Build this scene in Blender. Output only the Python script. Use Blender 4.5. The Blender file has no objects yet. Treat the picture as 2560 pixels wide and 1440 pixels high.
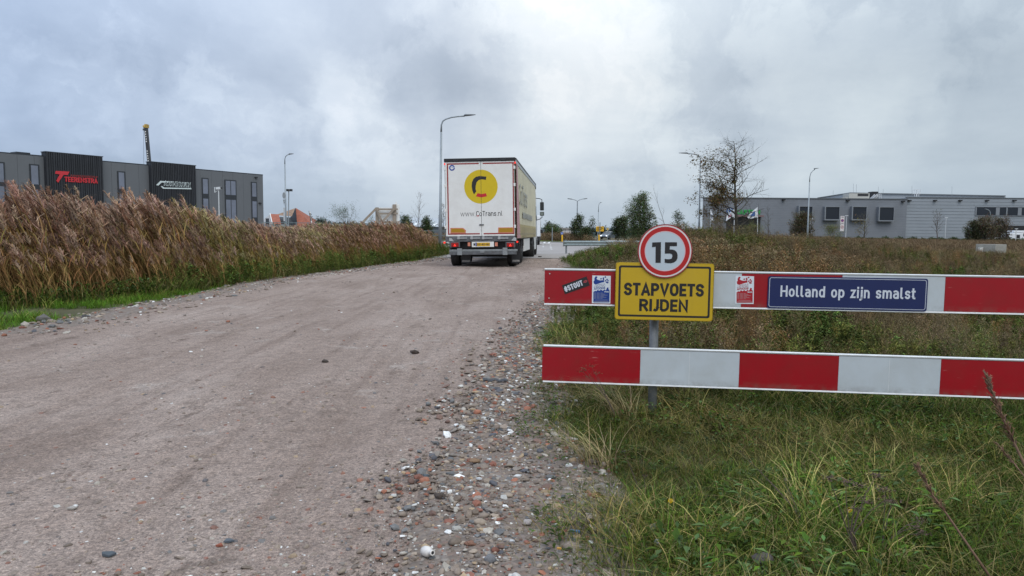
import bpy, math, random
import numpy as np
from mathutils import Vector, Matrix
from mathutils.noise import noise as pnoise

# ------------------------------------------------------------------ camera, sky, sun, exposure
SC = bpy.context.scene
COL = SC.collection
random.seed(11)
RNG = np.random.default_rng(7)
FPX = 1780.0
PITCH = math.radians(4.42)
ROLL = math.radians(0.43)
EYE = Vector((0.0, 0.0, 1.25))
CAMROT = (Matrix.Rotation(math.pi / 2 - PITCH, 4, 'X') @ Matrix.Rotation(ROLL, 4, 'Z'))
camd = bpy.data.cameras.new('camera')
cam = bpy.data.objects.new('camera', camd)
COL.objects.link(cam)
cam.matrix_world = Matrix.Translation(EYE) @ CAMROT
camd.sensor_width = 36.0
camd.lens = FPX / 2560.0 * 36.0
camd.clip_start = 0.05
camd.clip_end = 6000.0
SC.camera = cam
SC.view_settings.view_transform = 'Standard'
SC.view_settings.look = 'None'
SC.view_settings.exposure = 0.12
SC.view_settings.gamma = 1.0
SC.view_settings.use_curve_mapping = False

SUN_EL, SUN_AZ = 52.0, 168.0      # degrees; azimuth clockwise from +Y
sund = bpy.data.lights.new('sun', 'SUN')
sund.energy = 1.35
sund.angle = math.radians(40)
sund.color = (1.0, 0.965, 0.92)
sun = bpy.data.objects.new('sun', sund)
COL.objects.link(sun)
_e, _a = math.radians(SUN_EL), math.radians(SUN_AZ)
sdir = Vector((math.sin(_a) * math.cos(_e), math.cos(_a) * math.cos(_e), math.sin(_e)))
sun.rotation_euler = (-sdir).to_track_quat('-Z', 'Y').to_euler()
sun.location = (0, -10, 40)


def ray(px, py):
    v = Vector(((px - 1280.0) / FPX, -(py - 720.0) / FPX, -1.0))
    return (CAMROT.to_3x3() @ v)


def at(px, py, Y):
    r = ray(px, py)
    return EYE + r * (Y / r.y)


def gnd(px, py, z=0.0):
    r = ray(px, py)
    return EYE + r * ((z - EYE.z) / r.z)


def proj(p):
    q = CAMROT.to_3x3().transposed() @ (Vector(p) - EYE)
    return 1280 + FPX * q.x / -q.z, 720 - FPX * q.y / -q.z


world = bpy.data.worlds.new('World')
SC.world = world
world.use_nodes = True
nt = world.node_tree
nt.nodes.clear()


class NT:
    """small helper for writing node trees"""
    def __init__(s, tree):
        s.t = tree

    def n(s, typ, ins=None, **kw):
        nd = s.t.nodes.new(typ)
        for k, v in kw.items():
            setattr(nd, k, v)
        if ins:
            for k, v in ins.items():
                s.put(nd.inputs[k], v)
        return nd

    def put(s, sock, v):
        if isinstance(v, bpy.types.NodeSocket):
            s.t.links.new(v, sock)
        elif isinstance(v, bpy.types.Node):
            s.t.links.new(v.outputs[0], sock)
        else:
            if isinstance(v, tuple) and len(v) == 3 and sock.type == 'RGBA':
                v = (*v, 1)
            sock.default_value = v

    def math(s, op, a, b=0.0, c=None, clamp=False):
        d = {0: a, 1: b}
        if c is not None:
            d[2] = c
        return s.n('ShaderNodeMath', d, operation=op, use_clamp=clamp).outputs[0]

    def vmath(s, op, a, b=None, out=0):
        nd = s.n('ShaderNodeVectorMath', {0: a}, operation=op)
        if b is not None:
            s.put(nd.inputs[1], b)
        return nd.outputs[out]

    def noise(s, vec, scale, detail=4, rough=0.5, dist=0.0):
        nd = s.n('ShaderNodeTexNoise', {'Scale': scale, 'Detail': detail, 'Roughness': rough, 'Distortion': dist})
        if vec is not None:
            s.put(nd.inputs['Vector'], vec)
        return nd

    def ramp(s, fac, stops, interp='LINEAR'):
        nd = s.n('ShaderNodeValToRGB', {0: fac})
        cr = nd.color_ramp
        cr.interpolation = interp
        while len(cr.elements) < len(stops):
            cr.elements.new(0.5)
        for e, (p, c) in zip(cr.elements, stops):
            e.position = p
            e.color = (*c, 1) if len(c) == 3 else c
        return nd.outputs[0]

    def mix(s, fac, a, b, mode='MIX'):
        nd = s.n('ShaderNodeMix', data_type='RGBA', blend_type=mode)
        s.put(nd.inputs[0], fac)
        s.put(nd.inputs[6], a)
        s.put(nd.inputs[7], b)
        return nd.outputs[2]

    def mapr(s, v, a, b, c=0.0, d=1.0, smooth=False):
        nd = s.n('ShaderNodeMapRange', {0: v, 1: a, 2: b, 3: c, 4: d})
        if smooth:
            nd.interpolation_type = 'SMOOTHSTEP'
        return nd.outputs[0]


W = NT(nt)
sky = W.n('ShaderNodeTexSky', sky_type='NISHITA', sun_disc=False, sun_elevation=_e, sun_rotation=_a)
bg_sky = W.n('ShaderNodeBackground', {0: sky.outputs[0], 1: 0.1})
tc = W.n('ShaderNodeTexCoord')
dvec = W.vmath('NORMALIZE', tc.outputs['Generated'])
sep = W.n('ShaderNodeSeparateXYZ', {0: dvec})
dz = W.math('MAXIMUM', sep.outputs[2], 0.0)
den = W.math('ADD', dz, 0.16)
pv = W.n('ShaderNodeCombineXYZ', {0: W.math('DIVIDE', sep.outputs[0], den), 1: W.math('DIVIDE', sep.outputs[1], den), 2: 0.0}).outputs[0]
warp = W.noise(dvec, 4.0, 3, 0.5)
wv = W.vmath('SCALE', W.vmath('SUBTRACT', warp.outputs[1], (0.5, 0.5, 0.5)))
wv.node.inputs[3].default_value = 0.12
warp2 = W.noise(dvec, 15.0, 7, 0.6)
wv2 = W.vmath('SCALE', W.vmath('SUBTRACT', warp2.outputs[1], (0.5, 0.5, 0.5)))
wv2.node.inputs[3].default_value = 0.085
dw = W.vmath('ADD', W.vmath('ADD', dvec, wv), wv2)
n1 = W.noise(pv, 0.8, 9, 0.58, 0.25).outputs[0]
n2 = W.noise(dw, 3.6, 8, 0.58, 0.1).outputs[0]
n3 = W.noise(dw, 1.5, 4, 0.5, 0.0).outputs[0]
val = W.math('ADD', 0.50, W.math('MULTIPLY', W.math('SUBTRACT', n1, 0.5), 0.62))
val = W.math('ADD', val, W.math('MULTIPLY', W.math('SUBTRACT', n2, 0.5), 0.55))
val = W.math('ADD', val, W.math('MULTIPLY', W.mapr(n2, 0.48, 0.56, 0.0, 1.0, True), 0.10))
val = W.math('ADD', val, W.math('MULTIPLY', W.mapr(n3, 0.47, 0.53, 0.0, 1.0, True), 0.10))
# the larger clouds that stand over the road: (direction, angular size, softness, density)
for bx, by, sg, soft, am in [(1140, 130, 150, .74, -.12), (1215, 205, 115, .78, -.11), (1060, 110, 140, .5, -.06), (980, 60, 190, .1, -.10), (1410, 70, 270, .15, .22), (1045, 20, 60, .4, .20), (1450, 170, 160, .1, .12),
                             (870, 205, 95, .5, .20), (960, 290, 150, .1, .10), (780, 250, 230, .1, .08), (480, 340, 320, .2, -.19), (330, 90, 300, .1, -.04), (150, 300, 120, .85, .11), (250, 320, 110, .85, .10), (60, 330, 130, .8, .06),
                             (190, 410, 220, .1, -.20), (560, 300, 120, .85, .09), (650, 345, 110, .85, .08), (480, 260, 110, .8, .05), (640, 430, 260, .1, -.16), (1310, 370, 150, .8, .07), (1420, 400, 110, .8, .05),
                             (120, 120, 260, .1, .03), (620, 60, 260, .1, .10), (1760, 100, 330, .1, .06), (1720, 200, 110, .5, -.03), (1850, 160, 70, .5, -.04), (2150, 230, 330, .1, -.10), (2300, 60, 300, .1, .03), (2230, 350, 110, .8, .06),
                             (2560, 300, 260, .1, -.16), (1950, 330, 260, .3, -.06), (1560, 240, 90, .5, .05)]:
    bd = ray(bx, by).normalized()
    dist = W.vmath('DISTANCE', dw, tuple(bd), out=1)
    r0 = sg / FPX
    val = W.math('ADD', val, W.math('MULTIPLY', W.mapr(dist, r0 * soft * .9, r0 * (1.55 - .35 * soft), 1.0, 0.0, True), am))
ccol = W.ramp(val, [(0.05, (.30, .35, .42)), (0.35, (.415, .475, .56)), (0.56, (.53, .59, .67)), (0.78, (.69, .745, .80)), (1.0, (.84, .87, .90))])
tint = W.ramp(W.mapr(sep.outputs[0], -0.6, 0.5), [(0.0, (.84, .93, 1.09)), (0.5, (1.0, 1.0, 1.0)), (1.0, (.92, .95, .94))])
ccol = W.mix(1.0, ccol, tint, 'MULTIPLY')
hz = W.mapr(sep.outputs[2], 0.0, 0.12, 0.66, 0.0, True)
ccol = W.mix(hz, ccol, (.385, .475, .58))
zen = W.mapr(sep.outputs[2], 0.2, 0.9, 1.0, 2.4)
bg_cl = W.n('ShaderNodeBackground', {0: ccol, 1: zen})
mx = W.n('ShaderNodeMixShader', {0: 0.93, 1: bg_sky.outputs[0], 2: bg_cl.outputs[0]})
W.n('ShaderNodeOutputWorld', {0: mx.outputs[0]})

# ------------------------------------------------------------------ helpers
MATS = {}


def mat(name, col, rough=0.6, metal=0.0, var=0.0, vscale=6.0, bump=0.0, bscale=40.0, dirt=None, dirt_amt=0.0, dscale=2.5, spec=0.5,
        emit=None, estr=0.0, coat=0.0, translucent=0.0, alpha=1.0, attr=False, tint=False, coords='Object'):
    if name in MATS:
        return MATS[name]
    m = bpy.data.materials.new(name)
    m.use_nodes = True
    t = m.node_tree
    t.nodes.clear()
    N = NT(t)
    out = N.n('ShaderNodeOutputMaterial')
    p = N.n('ShaderNodeBsdfPrincipled', {'Roughness': rough, 'Metallic': metal, 'Specular IOR Level': spec, 'Coat Weight': coat})
    tcn = N.n('ShaderNodeTexCoord').outputs[coords]
    c = None
    if attr:
        c = N.n('ShaderNodeAttribute', attribute_name='Col').outputs[0]
        if tint:
            tn = N.n('ShaderNodeAttribute', attribute_name='tint', attribute_type='INSTANCER').outputs[0]
            c = N.mix(1.0, c, tn, 'MULTIPLY')
    else:
        if tint:
            c = N.n('ShaderNodeAttribute', attribute_name='tint', attribute_type='INSTANCER').outputs[0]
        else:
            c = N.n('ShaderNodeRGB').outputs[0]
            c.default_value = (*col, 1)
    if var:
        nz = N.noise(tcn, vscale, 5, 0.6).outputs[0]
        f = N.mapr(nz, 0.3, 0.7, 1 - var, 1 + var)
        cm = N.n('ShaderNodeCombineXYZ', {0: f, 1: f, 2: f}).outputs[0]
        c = N.mix(1.0, c, cm, 'MULTIPLY')
    if dirt:
        dn = N.noise(tcn, dscale, 8, 0.7, 0.3).outputs[0]
        c = N.mix(N.math('MULTIPLY', N.mapr(dn, 0.42, 0.72), dirt_amt), c, dirt)
    N.put(p.inputs['Base Color'], c)
    if bump:
        bn = N.noise(tcn, bscale, 6, 0.6).outputs[0]
        b = N.n('ShaderNodeBump', {'Strength': bump, 'Distance': 0.02, 'Height': bn})
        N.put(p.inputs['Normal'], b)
    if emit:
        p.inputs['Emission Color'].default_value = (*emit, 1)
        p.inputs['Emission Strength'].default_value = estr
    if alpha < 1:
        p.inputs['Alpha'].default_value = alpha
    last = p
    if translucent:
        tr = N.n('ShaderNodeBsdfTranslucent')
        N.put(tr.inputs[0], c)
        last = N.n('ShaderNodeMixShader', {0: translucent, 1: p.outputs[0], 2: tr.outputs[0]})
    t.links.new(last.outputs[0], out.inputs[0])
    MATS[name] = m
    return m


def tag(o, label=None, cat=None, group=None, kind=None):
    if label:
        o['label'] = label
    if cat:
        o['category'] = cat
    if group:
        o['group'] = group
    if kind:
        o['kind'] = kind
    return o


def empty(name, M=None, label=None, cat=None, group=None):
    o = bpy.data.objects.new(name, None)
    COL.objects.link(o)
    if M is not None:
        o.matrix_world = M if isinstance(M, Matrix) else Matrix.Translation(Vector(M))
    return tag(o, label, cat, group)


class MB:
    def __init__(s):
        s.v = []
        s.f = []
        s.mi = []
        s.c = []
        s.cur = 0
        s.col = (1, 1, 1)

    def V(s, p):
        s.v.append((p[0], p[1], p[2]))
        s.c.append(s.col)
        return len(s.v) - 1

    def F(s, idx):
        s.f.append(tuple(idx))
        s.mi.append(s.cur)

    def quad(s, a, b, c, d):
        s.F([s.V(a), s.V(b), s.V(c), s.V(d)])

    def box(s, x0, x1, y0, y1, z0, z1, M=None):
        P = [(x, y, z) for x in (x0, x1) for y in (y0, y1) for z in (z0, z1)]
        if M is not None:
            P = [M @ Vector(p) for p in P]
        i = [s.V(p) for p in P]
        for q in ((0, 1, 3, 2), (4, 6, 7, 5), (0, 4, 5, 1), (2, 3, 7, 6), (0, 2, 6, 4), (1, 5, 7, 3)):
            s.F([i[k] for k in q])
        return s

    def bar(s, p0, p1, w, h, up=(0, 0, 1)):
        p0, p1 = Vector(p0), Vector(p1)
        d = (p1 - p0)
        L = d.length
        d.normalize()
        u = Vector(up)
        if abs(d.dot(u)) > 0.98:
            u = Vector((0, 1, 0))
        x = d.cross(u).normalized()
        z = x.cross(d)
        M = Matrix(((x.x, d.x, z.x, p0.x), (x.y, d.y, z.y, p0.y), (x.z, d.z, z.z, p0.z), (0, 0, 0, 1)))
        return s.box(-w / 2, w / 2, 0, L, -h / 2, h / 2, M)

    def tube(s, pts, rad, n=8, cap=True):
        pts = [Vector(p) for p in pts]
        if not isinstance(rad, (list, tuple)):
            rad = [rad] * len(pts)
        rings = []
        prev = None
        for k, p in enumerate(pts):
            if k == 0:
                d = pts[1] - p
            elif k == len(pts) - 1:
                d = p - pts[k - 1]
            else:
                d = pts[k + 1] - pts[k - 1]
            d.normalize()
            if prev is None:
                u = Vector((0, 0, 1)) if abs(d.z) < 0.9 else Vector((1, 0, 0))
                x = d.cross(u).normalized()
            else:
                x = (prev - d * prev.dot(d)).normalized()
            prev = x
            y = d.cross(x)
            rings.append([s.V(p + (x * math.cos(2 * math.pi * j / n) + y * math.sin(2 * math.pi * j / n)) * rad[k]) for j in range(n)])
        for a, b in zip(rings, rings[1:]):
            for j in range(n):
                s.F([a[j], a[(j + 1) % n], b[(j + 1) % n], b[j]])
        if cap:
            s.F(rings[0][::-1])
            s.F(rings[-1])
        return s

    def slab(s, pts, y0, y1):
        """polygon (x, z) with its face at y0 (towards -y) and its back at y1"""
        ar = sum(a[0] * b[1] - b[0] * a[1] for a, b in zip(pts, pts[1:] + pts[:1]))
        if ar < 0:
            pts = pts[::-1]
        a = [s.V((p[0], y0, p[1])) for p in pts]
        b = [s.V((p[0], y1, p[1])) for p in pts]
        s.F(a)
        s.F(b[::-1])
        n = len(pts)
        for k in range(n):
            s.F([a[k], b[k], b[(k + 1) % n], a[(k + 1) % n]])
        return s

    def band(s, outer, inner, y0, y1):
        n = len(outer)
        rows = [[s.V((p[0], y, p[1])) for p in ring] for ring, y in ((outer, y1), (outer, y0), (inner, y0), (inner, y1))]
        for r0, r1 in zip(rows, rows[1:]):
            for k in range(n):
                s.F([r0[k], r0[(k + 1) % n], r1[(k + 1) % n], r1[k]])
        return s

    def ribbon2(s, path, w, y0, y1):
        """a flat band of width w following a path of (x, z) points, thickness y0..y1, mitred at corners"""
        P = [Vector((p[0], p[1])) for p in path]
        rows = []
        for k, p in enumerate(P):
            d0 = (P[k] - P[k - 1]).normalized() if k > 0 else None
            d1 = (P[k + 1] - P[k]).normalized() if k < len(P) - 1 else None
            d0 = d0 or d1
            d1 = d1 or d0
            n0, n1 = Vector((-d0.y, d0.x)), Vector((-d1.y, d1.x))
            nm = (n0 + n1)
            nm = nm.normalized() if nm.length > 1e-6 else n0
            sc = min(1.0 / max(nm.dot(n0), 0.3), 2.2)
            ww = (w[k] if isinstance(w, (list, tuple)) else w) / 2 * sc
            L, R = p + nm * ww, p - nm * ww
            rows.append((s.V((L.x, y0, L.y)), s.V((R.x, y0, R.y)), s.V((L.x, y1, L.y)), s.V((R.x, y1, R.y))))
        for a, b in zip(rows, rows[1:]):
            s.F([a[0], a[1], b[1], b[0]])
            s.F([a[0], b[0], b[2], a[2]])
            s.F([a[1], a[3], b[3], b[1]])
        a, b = rows[0], rows[-1]
        s.F([a[0], a[2], a[3], a[1]])
        s.F([b[0], b[1], b[3], b[2]])
        return s

    def blade(s, base, az, h, bend, w, col, segs=3, twist=0.0, tip=None, lean=0.0):
        b = Vector(base)
        dx, dy = math.cos(az), math.sin(az)
        sx, sy = -math.sin(az + twist), math.cos(az + twist)
        L = R = None
        c0 = s.col
        for k in range(segs + 1):
            t = k / segs
            out = h * (bend * t * t + lean * t)
            z = h * (t - 0.42 * abs(bend) * t * t * t)
            cx, cy = b.x + dx * out, b.y + dy * out
            ww = w * (1 - t ** 1.6) * 0.5
            if tip is not None:
                s.col = tuple(col[i] * (1 - t) + tip[i] * t for i in range(3))
            else:
                s.col = col
            if k == segs:
                T = s.V((cx, cy, b.z + z))
                s.F([L, R, T])
            else:
                l = s.V((cx - sx * ww, cy - sy * ww, b.z + z))
                r = s.V((cx + sx * ww, cy + sy * ww, b.z + z))
                if L is not None:
                    s.F([L, R, r, l])
                L, R = l, r
        s.col = c0

    def leaf(s, p, d, up, L, w, col):
        """a diamond leaf of four corners, folded a little"""
        p, d = Vector(p), Vector(d).normalized()
        x = d.cross(Vector(up))
        if x.length < 1e-3:
            x = d.cross(Vector((1, 0, 0.1)))
        x.normalize()
        n = x.cross(d)
        c0 = s.col
        s.col = col
        a, b, c, e = s.V(p), s.V(p + d * L * 0.45 + x * w / 2 + n * w * 0.15), s.V(p + d * L - n * L * 0.15), s.V(p + d * L * 0.45 - x * w / 2 + n * w * 0.15)
        s.F([a, b, c])
        s.F([a, c, e])
        s.col = c0

    def mesh(s, name, mats, smooth=False):
        me = bpy.data.meshes.new(name)
        me.from_pydata(s.v, [], s.f)
        if not isinstance(mats, (list, tuple)):
            mats = [mats]
        for m in mats:
            me.materials.append(m)
        if len(mats) > 1:
            me.polygons.foreach_set('material_index', s.mi)
        if any(c != (1, 1, 1) for c in s.c[:50]) or any(c != (1, 1, 1) for c in s.c[-50:]):
            ca = me.color_attributes.new('Col', 'FLOAT_COLOR', 'POINT')
            arr = np.ones((len(s.c), 4), 'f')
            arr[:, :3] = np.array(s.c, 'f')
            ca.data.foreach_set('color', arr.ravel())
        if smooth:
            me.polygons.foreach_set('use_smooth', [True] * len(me.polygons))
        me.update()
        return me

    def build(s, name, mats, parent=None, M=None, smooth=False, bevel=0.0):
        me = s.mesh(name, mats, smooth)
        o = bpy.data.objects.new(name, me)
        COL.objects.link(o)
        if parent is not None:
            o.parent = parent
        if M is not None:
            if isinstance(M, Matrix):
                o.matrix_local = M
            else:
                o.location = M
        if bevel:
            b = o.modifiers.new('bevel', 'BEVEL')
            b.width = bevel
            b.segments = 2
            b.limit_method = 'ANGLE'
        return o


def circle(cx, cz, r, n=48, a0=0.0, a1=2 * math.pi):
    return [(cx + r * math.cos(a0 + (a1 - a0) * k / n), cz + r * math.sin(a0 + (a1 - a0) * k / n)) for k in range(n)]


def rrect(x0, x1, z0, z1, r, n=6):
    P = []
    for cx, cz, a in ((x1 - r, z1 - r, 0), (x0 + r, z1 - r, 90), (x0 + r, z0 + r, 180), (x1 - r, z0 + r, 270)):
        for k in range(n + 1):
            t = math.radians(a + 90 * k / n)
            P.append((cx + r * math.cos(t), cz + r * math.sin(t)))
    return P


class Plane:
    """an upright plane in the world: x along it, z up, y away from the viewer; uv() gives local x, z seen at a photo pixel"""
    def __init__(s, origin, xdir, up=(0, 0, 1)):
        x = Vector(xdir).normalized()
        z = Vector(up)
        z = (z - x * z.dot(x)).normalized()
        y = z.cross(x)
        s.M = Matrix(((x.x, y.x, z.x, origin[0]), (x.y, y.y, z.y, origin[1]), (x.z, y.z, z.z, origin[2]), (0, 0, 0, 1)))
        s.inv = s.M.inverted()

    def uv(s, px, py, y=0.0):
        o = s.inv @ EYE
        d = s.inv.to_3x3() @ ray(px, py)
        t = (y - o.y) / d.y
        q = o + d * t
        return (q.x, q.z)

    def rect(s, x0, y0, x1, y1, y=0.0):
        a = s.uv(x0, y0, y)
        b = s.uv(x1, y0, y)
        c = s.uv(x1, y1, y)
        d = s.uv(x0, y1, y)
        return [d, c, b, a]

    def box(s, x0, y0, x1, y1, y=0.0):
        """axis-aligned rectangle (x0, x1, z0, z1) that best fits a pixel rectangle"""
        r = s.rect(x0, y0, x1, y1, y)
        return ((r[0][0] + r[3][0]) / 2, (r[1][0] + r[2][0]) / 2, (r[0][1] + r[1][1]) / 2, (r[2][1] + r[3][1]) / 2)


def textmesh(name, body, m, x0, x1, z0, z1, y, parent, ext=0.002, bold=0.0, shear=0.0, rot=None, spacing=1.0):
    """lettering fitted into a local rectangle, standing `ext` proud of y (towards -y)"""
    cu = bpy.data.curves.new(name, 'FONT')
    cu.body = body
    cu.size = 1.0
    cu.extrude = 0.02
    cu.offset = bold
    cu.shear = shear
    cu.space_character = spacing
    cu.resolution_u = 3
    cu.align_x = 'LEFT'
    t = bpy.data.objects.new(name, cu)
    COL.objects.link(t)
    dg = bpy.context.evaluated_depsgraph_get()
    me = bpy.data.meshes.new_from_object(t.evaluated_get(dg))
    bpy.data.objects.remove(t)
    bpy.data.curves.remove(cu)
    co = np.zeros(len(me.vertices) * 3, 'f')
    me.vertices.foreach_get('co', co)
    co = co.reshape(-1, 3)
    lo, hi = co.min(0), co.max(0)
    sx = (x1 - x0) / (hi[0] - lo[0])
    sz = (z1 - z0) / (hi[1] - lo[1])
    new = np.empty_like(co)
    new[:, 0] = x0 + (co[:, 0] - lo[0]) * sx
    new[:, 2] = z0 + (co[:, 1] - lo[1]) * sz
    new[:, 1] = y - np.where(co[:, 2] > 0, ext, -0.001)
    if rot:
        cx, cz, a = rot
        dx, dzz = new[:, 0] - cx, new[:, 2] - cz
        new[:, 0] = cx + dx * math.cos(a) - dzz * math.sin(a)
        new[:, 2] = cz + dx * math.sin(a) + dzz * math.cos(a)
    me.vertices.foreach_set('co', new.ravel())
    me.materials.clear()
    me.materials.append(m)
    me.update()
    me.name = name
    o = bpy.data.objects.new(name, me)
    COL.objects.link(o)
    o.parent = parent
    return o


def earc(cx, cz, rx, rz, a0, a1, n=12):
    return [(cx + rx * math.cos(math.radians(a0 + (a1 - a0) * k / n)), cz + rz * math.sin(math.radians(a0 + (a1 - a0) * k / n))) for k in range(n + 1)]


_X = .70
GLYPH = {
    'S': (.62, [earc(.5, .755, .5, .245, 22, 270) + earc(.5, .255, .5, .255, 90, -158)[1:]]),
    'T': (.60, [[(0, 1), (1, 1)], [(.5, 1), (.5, 0)]]),
    'A': (.70, [[(0, 0), (.5, 1), (1, 0)], [(.17, .27), (.83, .27)]]),
    'P': (.63, [[(0, 0), (0, 1), (.45, 1)] + earc(.5, .725, .5, .275, 90, -90) + [(0, .45)]]),
    'V': (.70, [[(0, 1), (.5, 0), (1, 1)]]),
    'O': (.68, [earc(.5, .62, .5, .38, 0, 180) + earc(.5, .38, .5, .38, 180, 360) + [(1, .62)]]),
    'E': (.54, [[(1, 1), (0, 1), (0, 0), (1, 0)], [(0, .5), (.88, .5)]]),
    'F': (.52, [[(1, 1), (0, 1), (0, 0)], [(0, .5), (.85, .5)]]),
    'R': (.66, [[(0, 0), (0, 1), (.45, 1)] + earc(.5, .74, .48, .26, 90, -90) + [(0, .48)], [(.5, .48), (1, 0)]]),
    'I': (.0, [[(.5, 0), (.5, 1)]]),
    'J': (.42, [[(1, 1), (1, .3)] + earc(.35, .3, .65, .3, 0, -110)]),
    'D': (.67, [[(.0, 0), (0, 1), (.35, 1)] + earc(.4, .6, .6, .4, 90, 0) + earc(.4, .4, .6, .4, 0, -90) + [(0, 0)]]),
    'N': (.68, [[(0, 0), (0, 1), (1, 0), (1, 1)]]),
    'C': (.60, [earc(.55, .64, .55, .36, 35, 180) + earc(.55, .36, .55, .36, 180, 325)]),
    'U': (.66, [[(0, 1), (0, .35)] + earc(.5, .35, .5, .35, 180, 360) + [(1, 1)]]),
    'B': (.64, [[(0, 0), (0, 1), (.5, 1)] + earc(.5, .77, .42, .23, 90, -90) + [(0, .54)], [(.4, .54)] + earc(.5, .27, .5, .27, 90, -90) + [(0, 0)]]),
    'H': (.68, [[(0, 0), (0, 1)], [(1, 0), (1, 1)], [(0, .5), (1, .5)]]),
    'K': (.66, [[(0, 0), (0, 1)], [(1, 1), (.1, .42)], [(.35, .58), (1, 0)]]),
    'M': (.80, [[(0, 0), (0, 1), (.5, .35), (1, 1), (1, 0)]]),
    '#': (.72, [[(.28, 0), (.42, 1)], [(.62, 0), (.76, 1)], [(.0, .68), (1, .68)], [(.0, .32), (1, .32)]]),
    '-': (.34, [[(0, .45), (1, .45)]]),
    '.': (.0, [[(.5, 0), (.5, .01)]]),
    '0': (.56, [earc(.5, .62, .5, .38, 0, 180) + earc(.5, .38, .5, .38, 180, 360) + [(1, .62)]]),
    '8': (.56, [earc(.5, .76, .42, .24, -90, 270), earc(.5, .26, .5, .26, 90, 450)]),
    'o': (.56, [earc(.5, .40, .5, .30, 0, 180) + earc(.5, .30, .5, .30, 180, 360) + [(1, .40)]]),
    'l': (.16, [[(0, 1), (0, .16)] + earc(1.0, .14, 1.0, .14, 180, 262, 6)]),
    'a': (.54, [[(.08, .66)] + earc(.45, .44, .55, .26, 110, 0) + [(1, 0)], [(1, .40), (.45, .40)] + earc(.4, .20, .4, .20, 90, 270) + [(.6, .0), (1, .12)]]),
    'n': (.54, [[(0, 0), (0, _X)], [(0, .55)] + earc(.5, .40, .5, .30, 150, 0) + [(1, 0)]]),
    'd': (.57, [[(1, 1), (1, 0)], earc(.5, .40, .5, .30, 20, 180) + earc(.5, .30, .5, .30, 180, 340)]),
    'p': (.57, [[(0, _X), (0, -.27)], earc(.5, .40, .5, .30, 160, 0) + earc(.5, .30, .5, .30, 0, -160)]),
    'z': (.48, [[(0, _X), (1, _X), (0, 0), (1, 0)]]),
    'i': (.0, [[(.5, 0), (.5, _X)], [(.5, .97), (.5, 1.0)]]),
    'j': (.10, [[(1, _X), (1, -.14)] + earc(-.6, -.12, 1.6, .13, 0, -80, 6), [(1, .97), (1, 1.0)]]),
    's': (.50, [earc(.5, .53, .5, .17, 25, 270) + earc(.5, .18, .5, .18, 90, -155)[1:]]),
    'm': (.86, [[(0, 0), (0, _X)], [(0, .55)] + earc(.25, .46, .25, .24, 150, 0) + [(.5, 0)], [(.5, .55)] + earc(.75, .46, .25, .24, 150, 0) + [(1, 0)]]),
    't': (.36, [[(.3, .95), (.3, .2)] + earc(.75, .2, .45, .2, 180, 270, 6) + [(1, 0)], [(-.1, _X), (1, _X)]]),
    'r': (.36, [[(0, 0), (0, _X)], [(0, .52)] + earc(.7, .42, .7, .28, 150, 80)]),
    'w': (.78, [[(0, _X), (.25, 0), (.5, _X), (.75, 0), (1, _X)]]),
    'c': (.46, [earc(.55, .40, .55, .30, 45, 180) + earc(.55, .30, .55, .30, 180, 315)]),
}


def strokes(name, body, m, x0, x1, z0, z1, y, parent, t=.17, ext=.001, gap=.13, rot=None, shear=0.0, only=None):
    """sans-serif sign lettering drawn with strokes, cap height z0..z1, fitted between x0 and x1; one mesh per letter"""
    H = z1 - z0
    ws = []
    for ch in body:
        ws.append(.34 if ch == ' ' else max(GLYPH[ch][0], 0) + (t if GLYPH[ch][0] <= .17 else 0) + .0)
    tot = sum(ws) + gap * (len(body) - 1)
    sx = (x1 - x0) / tot
    x = x0
    out = []
    mm = t * H / 2
    for ch, w in zip(body, ws):
        if ch != ' ':
            mb = MB()
            for k, path in enumerate(GLYPH[ch][1]):
                W_ = max(w * sx - 2 * mm, 0)
                P = [Vector((x + mm + u * W_, z0 + mm + v * (H - 2 * mm))) for u, v in path]
                closed = (P[0] - P[-1]).length < 1e-5 * max(1, H)
                if not closed:
                    d0 = (P[0] - P[1]).normalized()
                    d1 = (P[-1] - P[-2]).normalized()
                    P[0] = P[0] + d0 * mm * .98
                    P[-1] = P[-1] + d1 * mm * .98
                q = []
                for p in P:
                    px_, pz_ = p.x + shear * (p.y - z0), p.y
                    if rot:
                        dx, dz_ = px_ - rot[0], pz_ - rot[1]
                        px_, pz_ = rot[0] + dx * math.cos(rot[2]) - dz_ * math.sin(rot[2]), rot[1] + dx * math.sin(rot[2]) + dz_ * math.cos(rot[2])
                    q.append((px_, pz_))
                mb.ribbon2(q, t * H, y - ext * (1 + .06 * k), y + .0005)
            out.append(mb.build(name, m, parent))
        x += (w + gap) * sx
    return out


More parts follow.
